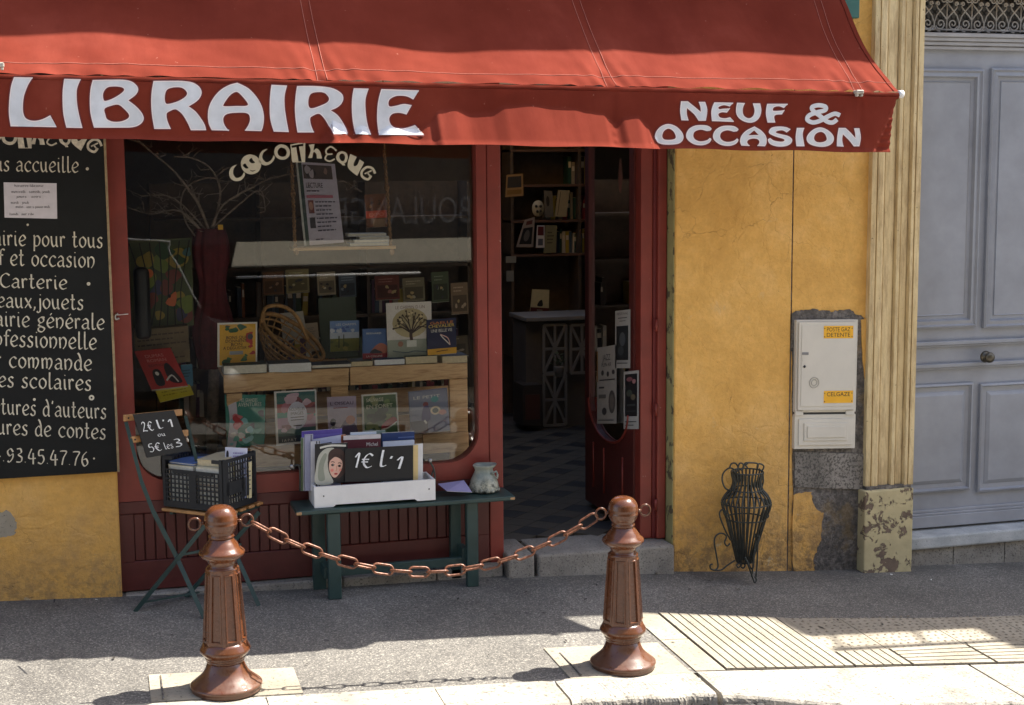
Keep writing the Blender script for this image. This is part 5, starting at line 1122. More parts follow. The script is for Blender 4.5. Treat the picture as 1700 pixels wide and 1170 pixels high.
# ================================================================ AWNING
AP = .68; AX0 = -1.3; AX1 = A(1492, 150, -AP).x
def zt_(X): return 2.716-.0105*(X+.39)
def zb_(X): return 2.427-.0184*(X+.39)
aw = thing('awning', 'red canvas awning lettered LIBRAIRIE and NEUF & OCCASION over the shop front', 'awning', (2, 0, 2.7))
seam_px = [((500, 0), (536, 126)), ((950, 0), (1017, 146)), ((1357, 0), (1428, 156))]
seams = [(A(t_[0], t_[1], -.06).x, A(b_[0], b_[1], -AP).x) for t_, b_ in seam_px]
def wr(X, s):      # s: 0 at front bar, 1 at wall ; wrinkles of the cloth
    d = (.010*math.sin(X*2.3+s*1.5)+.008*math.sin(X*5.1+1.3+s*2.2)+.004*math.sin(X*9.7+s*3))*math.sin(math.pi*min(1, s*1.2))
    for tx_, bx_ in seams:
        xs_ = bx_+(tx_-bx_)*s; q = X-xs_
        d += math.exp(-(q/.16)**2)*math.exp(-s*4.5)*.0065*math.sin((q*1.0+s*.22)*75)
        d -= .012*math.exp(-(q/.05)**2)*(1-.3*s)
    d += .0035*math.exp(-s*9)*math.sin(X*37+3*math.sin(X*5))+.0022*math.exp(-s*5)*math.sin(X*23+s*40)
    return d
def AWP(X, s, off=0):
    y = -AP+s*(AP-.02); z = zt_(X)+s*(AP-.02)*math.tan(R(43)); sag = -.035*math.sin(math.pi*s)
    o = wr(X, s)+sag+off; return Vector((X, y-o*.68, z+o*.73))
NX, NS = 620, 46
mb = MB(); vs = []; fs = []
for i in range(NX+1):
    X = AX0+(AX1-AX0)*i/NX
    for k in range(NS+1): vs.append(AWP(X, (k/NS)**1.4))
for i in range(NX):
    for k in range(NS): a_ = i*(NS+1)+k; fs.append((a_, a_+NS+1, a_+NS+2, a_+1))
mb.add(vs, fs, CANVAS, True); mb.build('canvas', aw)
for tx_, bx_ in seams:
    for off in (-.022, .022):
        mb = MB(); pts = [AWP(bx_+(tx_-bx_)*(k/40)+off, k/40, .0025) for k in range(41)]; mb.tube(pts, .0012, THREAD, 5); mb.build('seam', aw)
mb = MB(); mb.tube([AWP(AX0+(AX1-AX0)*i/620, .10, .0015) for i in range(621)], .0014, THREAD, 5); mb.build('seam', aw)
mb = MB(); mb.tube([AWP(AX1-.03, k/30, .0025) for k in range(31)], .0022, CANVAS, 5); mb.build('seam', aw)
# rolled front edge round the bar
mb = MB(); vs = []; fs = []; K = 9
for i in range(301):
    X = AX0+(AX1-AX0)*i/300; z_ = zt_(X)
    for k in range(K):
        a_ = R(50+k*26); r_ = .021+.0015*math.sin(X*40+k); vs.append((X, -AP+.012-r_*math.sin(a_)*1.0, z_-.018+r_*math.cos(a_)*1.0))
for i in range(300):
    for k in range(K-1): a_ = i*K+k; fs.append((a_, a_+1, a_+K+1, a_+K))
mb.add(vs, fs, CANVAS, True); mb.build('front_hem', aw)
mb = MB(); mb.tube([(AX0, -AP+.012, zt_(AX0)-.018), (AX1+.012, -AP+.012, zt_(AX1)-.018)], .014, ZINC, 12); mb.build('front_bar', aw)
mb = MB(); mb.tube([(AX1+.004, -AP+.01, zt_(AX1)-.012), (AX1+.03, -AP+.01, zt_(AX1)-.012)], .021, WHT, 14); mb.build('end_cap', aw)
for px_, py_ in ((1427, 153), (-2, 108)):
    p = A(px_, py_, -AP-.03); mb = MB(); BRK = mat('weathered_bracket', (.42, .38, .32), .6, .4, 40); mb.box((p.x-.022, p.y-.010, p.z-.008), (p.x+.022, p.y+.03, p.z+.012), BRK); mb.box((p.x-.018, p.y-.006, p.z-.022), (p.x-.006, p.y+.02, p.z-.007), BRK); mb.box((p.x+.007, p.y-.006, p.z-.022), (p.x+.019, p.y+.02, p.z-.007), BRK); mb.build('arm_bracket', aw, bevel=.003)
# valance, blown out along its lower edge in the middle
xo1, xo2 = A(530, 230, -AP).x, A(1085, 240, -AP).x
BP = [(528, 0), (540, .16), (552, .40), (566, .34), (585, .22), (600, .32), (622, .20), (650, .34), (690, .26), (712, .38), (728, .60), (752, .64), (780, .56), (812, .60), (840, .72), (880, .74), (915, .70), (950, .68), (975, .62), (1000, .60), (1012, .50), (1022, .44), (1036, .56), (1056, .58), (1072, .44), (1085, .22), (1096, 0)]
BPX = [(A(x, 235, -AP).x, b_) for x, b_ in BP]
def bulge_line(X):   # fraction of the drop (0 bottom) below which the cloth kicks outward
    if X <= BPX[0][0] or X >= BPX[-1][0]: return 0.
    for (xa, ba_), (xb, bb_) in zip(BPX[:-1], BPX[1:]):
        if xa <= X <= xb:
            u = (X-xa)/(xb-xa); u = u*u*(3-2*u); return ba_+(bb_-ba_)*u
    return 0.
def valY(X, f):      # f: 0 bottom .. 1 top
    y = -AP-.012
    b_ = bulge_line(X)
    if b_ > .01 and f < b_: y -= (b_-f)*.33*.52
    y += .0028*math.sin(X*7+f*2)+.0012*math.sin(X*19-f*7)
    for _, bx_ in seams: y += .005*math.exp(-((X-bx_)/.02)**2)
    for q in (A(1014, 215, -AP).x, A(548, 215, -AP).x): y += .006*math.exp(-((X-q)/.015)**2)*math.sin(f*40)*max(0, 1-f*1.8)
    ed = max(0, (X-(AX1-.09-.10*(1-f)))/.1); y -= .0
    if f < .07 and X > A(150, 230, -AP).x: y -= (.07-f)*.33*.55
    return y
mb = MB(); vs = []; fs = []; NXV, NF = 700, 34
for i in range(NXV+1):
    X = AX0+(AX1-AX0)*i/NXV
    for k in range(NF+1):
        f = k/NF; z_ = zb_(X)+(zt_(X)-.028-zb_(X))*f
        xx = X
        ed = (X-(AX1-.02-.14*(1-f)))
        y = valY(X, f)
        if ed > 0: y += min(.05, ed*.9); xx = X-ed*.18; y -= .004*math.sin(f*45)
        vs.append((xx, y, z_+(.003*math.sin(X*11) if k == 0 else 0)))
for i in range(NXV):
    for k in range(NF): a_ = i*(NF+1)+k; fs.append((a_, a_+NF+1, a_+NF+2, a_+1))
mb.add(vs, fs, CANVAS, True); mb.build('valance', aw)
# lettering painted on the valance
LIB = [((0, 110), ['165,125! 385,130! 330,220 285,340 270,450 275,550 310,615 400,640 500,620 590,575! 665,715! 125,705! 105,560 108,400 130,230']),
 ((0, 110), ['755,145! 950,150! 905,270 905,420 930,570 970,725! 780,720! 745,560 735,400 738,270']),
 ((0, 110), ['1090,160! 1300,155 1470,158 1570,190 1625,260 1600,330 1510,400! 1600,470 1670,550 1690,620 1650,680 1560,715 1400,720 1105,720! 1065,560 1055,400 1065,260', '1215,380 1215,310 1260,250 1340,235 1430,245 1460,275 1420,320 1330,375 1240,405', '1230,500 1300,465 1390,450 1460,500 1515,565 1505,610 1430,645 1330,650 1260,620 1240,570']),
 ((230, 120), ['175,100! 350,98 520,100 640,120 715,170 742,235 720,300 670,350 590,400! 670,460 740,550 780,620 795,680! 615,680! 580,600 520,500 460,445 420,435 360,460 330,490 340,570 380,665! 185,665! 158,500 148,350 155,220', '315,350 310,270 340,200 430,175 520,185 570,240 545,290 460,340 350,370']),
 ((230, 120), ['1160,120! 1290,185 1390,290 1450,400 1475,520 1465,630 1445,690! 1250,685! 1290,620 1310,560 1300,500 1250,475 1130,475 1040,490 1000,530 1000,590 1030,650 1065,685! 860,680! 825,600 815,500 830,400 880,300 960,210 1060,150', '1160,230 1220,280 1285,365 1262,393 1150,395 1015,398 1000,378 1050,300 1100,250']),
 ((470, 130), ['-135,74! 48,82! 20,200 20,330 40,480 68,630! -110,625! -150,480 -158,330 -150,180']),
 ((470, 130), ['165,88! 350,88 520,100 620,130 690,180 708,235 690,290 640,340 562,375! 640,430 700,510 740,590 752,650! 580,650! 550,580 500,490 450,430 410,415 350,440 320,470 330,550 365,635! 170,635! 150,500 140,350 148,200', '305,330 300,250 330,180 410,160 490,170 540,230 520,280 440,320 345,350']),
 ((470, 130), ['830,115! 1005,120! 970,240 970,370 990,520 1028,660! 850,655! 820,500 808,350 812,220']),
 ((470, 130), ['1155,125! 1598,140! 1530,248! 1450,210 1340,205 1260,240 1238,290 1255,330 1330,320 1420,300 1512,315! 1450,425! 1370,405 1290,415 1250,460 1255,520 1300,575 1390,590 1470,575 1550,548! 1640,665! 1125,665! 1105,500 1110,330 1130,210'])]
OCC = [((1070, 155), ['515,110! 610,110! 700,180 795,260! 790,190 765,118! 855,118! 885,230 865,385! 765,385! 700,290 600,205! 600,290 625,380! 525,378! 505,240']),
 ((1070, 155), ['985,125! 1250,130! 1200,185! 1120,165 1045,190 1050,220 1110,215 1205,210! 1160,270! 1090,265 1040,290 1060,335 1130,350 1205,335! 1260,400! 950,390! 940,270 955,190']),
 ((1070, 155), ['1305,130! 1415,135! 1385,220 1400,310 1470,350 1530,320 1555,240 1530,140! 1635,140! 1650,240 1620,340 1550,400 1460,410 1360,370 1300,300 1290,210']),
 ((1250, 155), ['205,145! 495,145! 440,205! 370,180 300,195 285,240 350,245 450,235! 410,295! 330,300 300,330 315,410! 205,410! 185,300 190,210']),
 ((1070, 155), ['350,430 460,470 540,560 550,640 500,700 400,720 250,715 170,670 150,600 180,520 250,455', '345,495 410,530 445,600 430,640 350,655 280,645 255,600 280,530']),
 ((1070, 155), ['800,445 890,455 945,495 925,525! 880,530! 790,510 710,540 690,600 720,650 790,675 880,660 925,625! 945,650 910,700 820,730 700,715 610,650 590,580 630,500 710,455']),
 ((1114.5, 156), ['800,445 890,455 945,495 925,525! 880,530! 790,510 710,540 690,600 720,650 790,675 880,660 925,625! 945,650 910,700 820,730 700,715 610,650 590,580 630,500 710,455']),
 ((1070, 155), ['1550,465! 1640,520 1710,600 1722,690 1700,745! 1590,740! 1620,690 1600,650 1540,635 1470,650 1445,690 1480,740! 1365,735! 1345,670 1370,590 1440,520', '1545,520! 1610,585! 1460,590!']),
 ((1250, 155), ['535,505! 480,550! 420,520 340,530 330,555 400,575 500,600 555,650 530,710 450,745 330,745 240,710 210,650 245,630! 300,665 400,680 445,665 430,640 330,610 240,570 225,530 270,480 370,465 470,475']),
 ((1250, 155), ['625,485! 730,485! 705,580 730,745! 615,745! 605,620']),
 ((1250, 155), ['955,478 1050,510 1130,580 1148,650 1110,715 1020,750 900,745 800,710 760,650 780,580 860,505', '960,540 1020,570 1048,640 1020,675 950,690 890,675 865,630 890,570']),
 ((1250, 155), ['1215,485! 1310,485! 1380,550 1450,630! 1445,560 1430,490! 1510,490! 1530,620 1510,745! 1425,745! 1360,660 1275,575! 1265,660 1285,750! 1190,745! 1195,620'])]
VY = -AP-.017
def vfun(off):
    def f(u, v, d):
        fr = max(0, min(1, (v-zb_(u))/(zt_(u)-.028-zb_(u)))); return Vector((u, valY(u, fr)-off, v))
    return f
def dense(poly, step=.02):
    out = []
    for i, p in enumerate(poly):
        q = poly[(i+1) % len(poly)]; n_ = max(1, int(math.hypot(q[0]-p[0], q[1]-p[1])/step))
        for k in range(n_): out.append((p[0]+(q[0]-p[0])*k/n_, p[1]+(q[1]-p[1])*k/n_))
    return out
def offset_loop(l, d):
    n_ = len(l); out = []; ar = sum(l[i][0]*l[(i+1) % n_][1]-l[(i+1) % n_][0]*l[i][1] for i in range(n_)); sg = 1 if ar > 0 else -1
    for i in range(n_):
        a_, b_ = l[i-1], l[(i+1) % n_]; dx, dy = b_[0]-a_[0], b_[1]-a_[1]; q = math.hypot(dx, dy) or 1
        out.append((l[i][0]+sg*dy/q*d, l[i][1]-sg*dx/q*d))
    return out
def edge_band(mb, l, d0, d1, fn, mt):
    a_ = offset_loop(l, d0); b_ = offset_loop(l, d1); n_ = len(l)
    mb.add([fn(x, z, 0) for x, z in a_]+[fn(x, z, 0) for x, z in b_], [(i, (i+1) % n_, n_+(i+1) % n_, n_+i) for i in range(n_)], mt)
for grp, sc in ((LIB, 7.083), (OCC, 8.5)):
    for (ox, oy), strs in grp:
        loops = []
        for s_ in strs:
            l = [(ox+p[0]/sc, oy+p[1]/sc) for p in smooth_poly(P_(s_), 6)]
            loops.append([(q.x, q.z) for q in (A(x, y, VY) for x, y in l)])
        mb = MB(); mb.prism(loops[0], loops[1:], XZ, 0, None, WHITEP)
        o = mb.build('letter', aw, world=False); bm = bmesh.new(); bm.from_mesh(o.data)
        xs_ = [v.co.x for v in bm.verts]; zs2 = [v.co.z for v in bm.verts]; fmap = vfun(.0032)
        z_ = min(zs2)+.007
        while z_ < max(zs2): bmesh.ops.bisect_plane(bm, geom=bm.verts[:]+bm.edges[:]+bm.faces[:], plane_co=(0, 0, z_), plane_no=(0, 0, 1)); z_ += .007
        x_ = min(xs_)+.015
        while x_ < max(xs_): bmesh.ops.bisect_plane(bm, geom=bm.verts[:]+bm.edges[:]+bm.faces[:], plane_co=(x_, 0, 0), plane_no=(1, 0, 0)); x_ += .015
        for v in bm.verts: v.co = fmap(v.co.x, v.co.z, 0)-Vector(aw.location)
        bm.to_mesh(o.data); bm.free()
        mb = MB()
        for j, l in enumerate(loops):
            s_ = 1 if j == 0 else -1
            edge_band(mb, l, s_*.006, s_*-.001, vfun(.0024), OUTL); edge_band(mb, l, -s_*.0045, s_*.0, vfun(.0040), HALO)
        mb.build('letter_outline', aw)
amp = [(1250+x/8.5, 155+y/8.5) for x, y in smooth_poly(P_('1230,310 1160,285 1060,325 950,385 850,408 775,370 800,310 900,268 1020,235 1025,185 930,165 845,190 855,240 950,315 1050,395 1130,408 1190,365'), 6, False)]
for w_, off, mt in ((9.2, .0022, OUTL), (7.2, .0030, HALO), (5.6, .0038, WHITEP)):
    mb = MB(); L1, R1 = stroke_quads(amp, w_); n_ = len(L1)
    def av(p): q = A(p[0], p[1], VY); return vfun(off)(q.x, q.z, 0)
    mb.add([av(p) for p in L1]+[av(p) for p in R1], [(i, i+1, n_+i+1, n_+i) for i in range(n_-1)], mt); mb.build('letter', aw)

# ================================================================ BOLLARDS + CHAIN
def bollard(base, label):
    bo = thing('bollard', label, 'bollard', base, R(16), 'brown cast iron bollards along the kerb')
    k = .000803
    P1 = [(.198, 1112), (.198, 1100), (.205, 1094), (.205, 1084), (.196, 1076), (.186, 1071), (.176, 1060), (.150, 1040), (.128, 1015), (.113, 985), (.104, 960), (.100, 955)]
    z = lambda y: (1120-y)*k*.965
    s_ = lambda r_: r_*1000*k*.955
    mb = MB(); mb.lathe([(s_(r_), z(y)) for r_, y in [(.2, 1120)]+P1], BROWNP, 48); mb.build('foot', bo, world=False)
    P2 = [(.100, 958), (.108, 950), (.108, 944), (.104, 940), (.114, 934), (.116, 926), (.112, 922), (.125, 912), (.141, 895), (.145, 885), (.141, 874), (.128, 852), (.122, 838)]
    mb = MB(); mb.lathe([(s_(r_), z(y)) for r_, y in P2], BROWNP, 48); mb.build('collar', bo, world=False)
    # eight sided shaft with sunk panels
    mb = MB(); r0, r1 = s_(.126), s_(.095); za_, zb2 = z(842), z(418)
    for i in range(8):
        a0, a1 = R(22.5+45*i), R(67.5+45*i)
        q = [Vector((r0*math.cos(a0), r0*math.sin(a0), za_)), Vector((r0*math.cos(a1), r0*math.sin(a1), za_)), Vector((r1*math.cos(a1), r1*math.sin(a1), zb2)), Vector((r1*math.cos(a0), r1*math.sin(a0), zb2))]
        def at_(u, v, d=0):
            p = q[0].lerp(q[1], u).lerp(q[3].lerp(q[2], u), v); nn = Vector((math.cos((a0+a1)/2), math.sin((a0+a1)/2), .08)); return p+nn*d
        rg = [(0, 0, 0), (.13, .045, 0), (.16, .052, .0045), (.22, .062, .0045), (.26, .072, -.004)]
        for (ua, va, da), (ub, vb_, db) in zip(rg[:-1], rg[1:]):
            A_ = [at_(ua, va, da), at_(1-ua, va, da), at_(1-ua, 1-va, da), at_(ua, 1-va, da)]; B_ = [at_(ub, vb_, db), at_(1-ub, vb_, db), at_(1-ub, 1-vb_, db), at_(ub, 1-vb_, db)]
            mb.add(A_+B_, [(j, (j+1) % 4, 4+(j+1) % 4, 4+j) for j in range(4)], BROWNP)
        ua, va, da = rg[-1]; mb.add([at_(ua, va, da), at_(1-ua, va, da), at_(1-ua, 1-va, da), at_(ua, 1-va, da)], [(0, 1, 2, 3)], BROWNP)
    mb.build('shaft', bo, world=False)
    P3 = [(.085, 425), (.092, 420), (.094, 412), (.086, 404), (.078, 396), (.076, 386), (.082, 378), (.084, 370), (.095, 360), (.118, 346), (.128, 332), (.130, 322), (.124, 312), (.108, 300), (.098, 285), (.082, 262), (.070, 250), (.068, 242)]
    mb = MB(); mb.lathe([(s_(r_), z(y)) for r_, y in P3], BROWNP, 48); mb.build('neck', bo, world=False)
    P4 = [(.062, 246), (.068, 240), (.074, 232), (.072, 226), (.066, 218), (.078, 200), (.088, 180), (.0905, 168), (.0925, 164), (.0925, 158), (.090, 154), (.093, 140), (.0935, 128), (.0905, 122), (.091, 112), (.084, 95), (.072, 78), (.055, 64), (.034, 57), (.012, 55), (.001, 55)]
    mb = MB(); mb.lathe([(s_(r_), z(y)) for r_, y in P4], BROWNP, 48, cap=False); mb.build('ball', bo, world=False)
    for sg in (-1, 1):
        mb = MB(); c_ = Matrix.Rotation(-R(16), 3, 'Z')
        ring = [c_ @ Vector((sg*(.112+.026*math.cos(t_)), .004*sg, z(152)+.026*math.sin(t_))) for t_ in [2*math.pi*i/20 for i in range(20)]]
        mb.tube(ring, .0052, BROWNP, 8, True); mb.tube([c_ @ Vector((sg*.070, 0, z(150))), c_ @ Vector((sg*.090, 0, z(150)))], .0075, BROWNP, 8); mb.build('ring', bo, world=False)
    return bo, z(152)
B1 = G(376, 1143, .006); B2 = G(1034, 1105, .006)
b1, zring = bollard(B1, 'glossy brown fluted bollard at the left end of the chain')
b2, _ = bollard(B2, 'glossy brown fluted bollard at the right end of the chain, before the doorway')
pA = B1+Vector((.136, .0, zring-.012)); pB = B2+Vector((-.136, 0, zring-.012))
def cat_pts(n_):
    low = .245; out = []
    for i in range(n_+1):
        t_ = i/n_; p = pA.lerp(pB, t_); p.z -= low*(1-(2*t_-1)**2)*(1+.12*math.sin(math.pi*t_)**2*0); out.append(p)
    return out
fine = cat_pts(400); Ls = [0]
for i in range(400): Ls.append(Ls[-1]+(fine[i+1]-fine[i]).length)
NL = 20; pitch = Ls[-1]/NL
chn = thing('chain', 'coppery brown chain of long links sagging between the two bollards', 'chain', (pA+pB)/2)
def at_len(s_):
    for i in range(400):
        if Ls[i+1] >= s_: return fine[i].lerp(fine[i+1], (s_-Ls[i])/(Ls[i+1]-Ls[i]))
    return fine[-1]
mb = MB(); hl = pitch/2+.0058; hw = .0215; pts = []
for i in range(9): a_ = R(-90+22.5*i); pts.append((hl-hw+hw*math.cos(a_), 0, hw*math.sin(a_)))
for i in range(9): a_ = R(90+22.5*i); pts.append((-(hl-hw)+hw*math.cos(a_), 0, hw*math.sin(a_)))
mb.tube(pts, .0056, CHN, 8, True); l0 = None
for i in range(NL):
    p, q = at_len(i*pitch), at_len((i+1)*pitch-1e-5); d = (q-p).normalized(); c_ = (p+q)/2
    if l0 is None: l0 = mb.build('link', chn, world=False); o = l0
    else: o = l0.copy(); COL.objects.link(o); o.parent = chn
    xx_ = d; up = Vector((0, 0, 1)); up = (up-xx_*up.dot(xx_)).normalized(); yy_ = up.cross(xx_)
    rot = Matrix((xx_, yy_, up)).transposed() @ Matrix.Rotation(R([62, -12][i % 2]+random.uniform(-10, 10)), 3, 'X')
    o.rotation_euler = rot.to_euler(); o.location = c_-Vector(chn.location)

# ================================================================ BENCH
zbt = A(492, 849, -.24).z
f0 = A(492, 849, -.24); f1 = AZ(855, 823, zbt)
f1.y = min(f1.y, -.05)
f1 = A(855, 823, -.17)
bn = thing('bench', 'dark green painted wooden bench before the window', 'bench', ((f0.x+f1.x)/2, -.1, gz(1.5, -.1)))
zbt = (f0.z+f1.z)/2; dv = Vector((0, .27, 0)); th = Vector((0, 0, .026))
f0.z += .0; tp_ = [f0, f1, f1+dv, f0+dv]
mb = MB(); mb.hexa([p-th for p in tp_], tp_, DGRN); mb.build('bench_top', bn, bevel=.006, seg=2)
RAWW = mat('raw_wood_edge', (.42, .25, .12), .7)
for p in (f0+Vector((-.001, -.002, -.013)), f1+Vector((-.03, -.002, -.013))):
    mb = MB(); mb.box((p.x, p.y, p.z-.010), (p.x+.03, p.y+.012, p.z+.008), RAWW); mb.build('chipped_corner', bn, bevel=.004)
def benchleg(xp, Y, wd=.085):
    a_ = A(xp, 900, Y); zt2 = f0.z+(f1.z-f0.z)*((a_.x-f0.x)/(f1.x-f0.x))-.027
    mb = MB(); mb.box((a_.x-wd/2, Y, gz(a_.x, Y)), (a_.x+wd/2, Y+.045, zt2), DGRN); mb.build('leg', bn, bevel=.004); return a_.x
xa_ = benchleg(555, -.215, .07); xb_ = benchleg(785, -.145, .065)
mb = MB(); mb.box((xa_-.09, -.03, gz(xa_, 0)), (xa_-.02, .02, zbt-.03), DGRN); mb.build('leg', bn, bevel=.004)
mb = MB(); mb.box((xb_-.09, .0, gz(xb_, 0)), (xb_-.03, .045, zbt-.03), DGRN); mb.build('leg', bn, bevel=.004)
mb = MB(); mb.box((xa_-.05, -.17, .10), (xa_-.01, -.03, .16), DGRN); mb.build('stretcher', bn)
mb = MB(); mb.box((xb_-.05, -.10, .12), (xb_-.02, .0, .19), DGRN); mb.build('stretcher', bn)
mb = MB(); mb.box((xa_-.03, -.09, .085), (xb_-.03, -.06, .135), DGRN); mb.build('stretcher', bn, bevel=.003)
def topz(X): return f0.z+(f1.z-f0.z)*((X-f0.x)/(f1.x-f0.x))+.001
# white wooden box
Yb = -.195
wb0, wb1 = A(522, 834, Yb), A(723, 823, Yb); wt = A(522, 799, Yb).z
wx = thing('white_book_box', 'white painted wooden box of bargain books on the green bench', 'box', ((wb0.x+wb1.x)/2, Yb, topz(wb0.x)))
zb3 = topz(wb0.x); x0, x1 = wb0.x, wb1.x; hB = wt-wb0.z; dp = .20
foot = .10
mb = MB(); mb.prism([(x0, zb3), (x0+foot, zb3), (x0+foot+.015, zb3+.012), (x1-foot-.015, zb3+.012), (x1-foot, zb3), (x1, zb3), (x1, zb3+hB), (x0, zb3+hB)], [], XZ, Yb, Yb+.014, WHT); mb.build('front_board', wx, bevel=.002)
mb = MB(); mb.box((x0, Yb+.014, zb3), (x0+.014, Yb+dp, zb3+hB), WHT); mb.build('side_board', wx, bevel=.002)
mb = MB(); mb.box((x1-.014, Yb+.014, zb3), (x1, Yb+dp, zb3+hB), WHT); mb.build('side_board', wx, bevel=.002)
mb = MB(); mb.box((x0, Yb+dp, zb3), (x1, Yb+dp+.012, zb3+hB), WHT); mb.build('back_board', wx, bevel=.002)
mb = MB(); mb.box((x0+.014, Yb+.014, zb3+.012), (x1-.014, Yb+dp, zb3+.02), WHT); mb.build('base_board', wx)
mb = MB()
for sx_ in (x0+.05, x1-.035): mb.lathe([(.004, 0), (.004, .001)], INK, 10, (0, 0, 0)); mb.v[-20:] = [Vector((sx_+v.x, Yb-.0005-v.z, zb3+hB*.55+v.y)) for v in mb.v[-20:]]
mb.build('nail', wx)
# black wire book rack behind/beside the box: curled ends
rk = thing('wire_book_rack', 'dark wire book rack with curled ends standing behind the white box', 'rack', (x0, Yb+.1, zb3))
mb = MB()
for xp_, sg in ((498, -1), (722, 1)):
    for dx in (0, 9):
        pp = [(xp_+dx*.9, 815), (xp_+dx*.9, 785), (xp_+dx*.5-2, 774), (xp_-6+dx*.2, 772), (xp_-12+dx*.2, 775)] if sg < 0 else [(xp_-dx*.6, 812), (xp_-dx*.6, 790), (xp_-2, 778), (xp_-6, 770), (xp_-9, 764)]
        mb.tube([A(x, y, Yb+.12+.005*dx) for x, y in smooth_poly(pp, 4, False)], .005, IRON, 8)
    p = A(xp_-14 if sg < 0 else xp_-8, 774 if sg < 0 else 764, Yb+.12); mb.lathe([(.002, -.012), (.011, -.008), (.013, 0), (.011, .008), (.002, .012)], ZINC, 12, p)
mb.build('rack_wire', rk)
# books and magazines in the box
zi = zb3+.021
def inbox(label, xa, ya, xb, yb, Y, thick, c_, art=(), cat='book', edge=None, ylow=815):
    """upright item seen from the front, its foot hidden inside the box"""
    TLq, TRq = (xa, ya), (xb, yb)
    return quadthing('book' if cat == 'book' else cat, label, cat, (TLq, TRq, (xb, ylow-2), (xa, ylow)), Y, Y+.012, thick, F(c_), art, edge=edge)
yb_ = Yb
inbox('large violet album at the back of the white box', 501, 716, 568, 711, yb_+.16, .012, (85, 70, 150), [('r', .0, .82, 1, .93, (100, 90, 165))])
inbox('pale blue brochure in front of the violet album', 511, 731, 566, 722, yb_+.13, .01, (185, 190, 215), [('r', .33, .86, .72, .90, (35, 35, 60))])
inbox('white and green spined magazine at the left of the box', 500, 727, 513, 726, yb_+.145, .012, (190, 190, 185), [('r', 0, 0, .2, 1, (80, 110, 60)), ('r', .7, 0, .8, 1, (60, 60, 60))])
inbox('blue grey volume at the left end of the white box', 506, 722, 520, 721, yb_+.11, .02, (150, 152, 175), [('r', .7, 0, .8, 1, (50, 50, 60))])
inbox('thin white volume beside the portrait cover', 516, 733, 532, 732, yb_+.09, .014, (200, 200, 205), [('r', .55, 0, .65, 1, (40, 40, 45)), ('r', .85, 0, .92, 1, (60, 50, 40))])
inbox('maroon paperback titled in white in the middle of the box', 570, 724, 632, 721, yb_+.12, .03, (90, 35, 45), [('r', 0, .93, 1, 1, (210, 205, 205)), ('t', .62, .80, .92, .87, 'Michel', WHc), ('t', .66, .70, .90, .77, 'Zevaco', WHc)])
inbox('pale booklet topping the maroon paperback', 582, 718, 625, 716, yb_+.15, .012, (190, 200, 215))
inbox('dark blue hardback right in the white box', 634, 719, 688, 716, yb_+.15, .02, (30, 55, 105), [('r', .5, .9, 1, .92, (80, 100, 150))])
inbox('white magazine in front of the dark blue hardback', 636, 733, 688, 730, yb_+.12, .008, (205, 212, 225))
inbox('white booklet behind the price slate', 648, 741, 695, 737, yb_+.09, .008, (215, 218, 220))
inbox('cream paged book standing behind the right end of the slate', 684, 740, 694, 738, yb_+.055, .01, (225, 200, 140), ylow=800)
inbox('white card at the right end of the white box', 692, 737, 702, 736, yb_+.07, .01, (215, 215, 215), ylow=800)
# portrait cover: a woman in a pale hood
fa = [('r', .0, .0, 1, 1, (28, 28, 30)), ('l', [(.15, .90), (.5, .95), (.95, .93)], .05, (200, 200, 190)), ('p', [(.02, .0), (.03, .4), (.12, .72), (.35, .88), (.6, .86), (.4, .6), (.42, .3), (.55, .0)], (178, 178, 165)), ('p', [(.1, .1), (.12, .5), (.28, .75), (.36, .7), (.26, .4), (.3, .1)], (140, 145, 130)),
      ('p', [(.40, .70), (.55, .86), (.80, .84), (.96, .66), (.98, .4), (.86, .2), (.66, .12), (.46, .3)], (62, 42, 38)), ('p', [(.44, .52), (.52, .64), (.66, .70), (.80, .62), (.84, .44), (.76, .26), (.62, .14), (.50, .20), (.43, .36)], (222, 178, 158)),
      ('p', [(.44, .56), (.6, .74), (.84, .68), (.88, .5), (.78, .60), (.62, .66), (.5, .6)], (55, 36, 34)), ('e', .54, .46, .05, .030, (40, 28, 28)), ('e', .745, .43, .045, .028, (40, 28, 28)), ('l', [(.48, .53), (.54, .545), (.6, .52)], .016, (50, 32, 30)), ('l', [(.70, .50), (.76, .51), (.81, .48)], .016, (50, 32, 30)),
      ('l', [(.65, .44), (.66, .34), (.63, .31)], .014, (190, 130, 110)), ('e', .635, .235, .055, .022, (170, 45, 50)), ('e', .52, .33, .045, .04, (222, 130, 120)), ('e', .77, .33, .035, .035, (222, 140, 125)), ('e', .55, .462, .014, .012, (200, 190, 180))]
inbox('magazine with a woman\'s face in a pale hood, front left in the white box', 523, 737, 577, 735, yb_+.05, .008, (28, 28, 30), fa, ylow=803)
sl8 = inbox('black slate chalked 1€ l\'1 at the front of the white box', 573, 745, 686, 739, yb_+.028, .006, (22, 23, 24), cat='slate', edge=BLKP, ylow=800)
mb = MB()
for tx, x0_, x1_, y_, h_ in (('1€', 585, 619, 776, 17), ('l', 628, 640, 774, 17), ("'1", 642, 668, 778, 14)):
    W = glyph_strokes(tx)[1]; s_ = (x1_-x0_)/W; write(mb, tx, lambda a_, b_: A(x0_+a_*s_+b_*3, y_-b_*h_, yb_+.0245+.006*0), .16, CHALK, sub=6)
mb.build('chalk_writing', sl8)
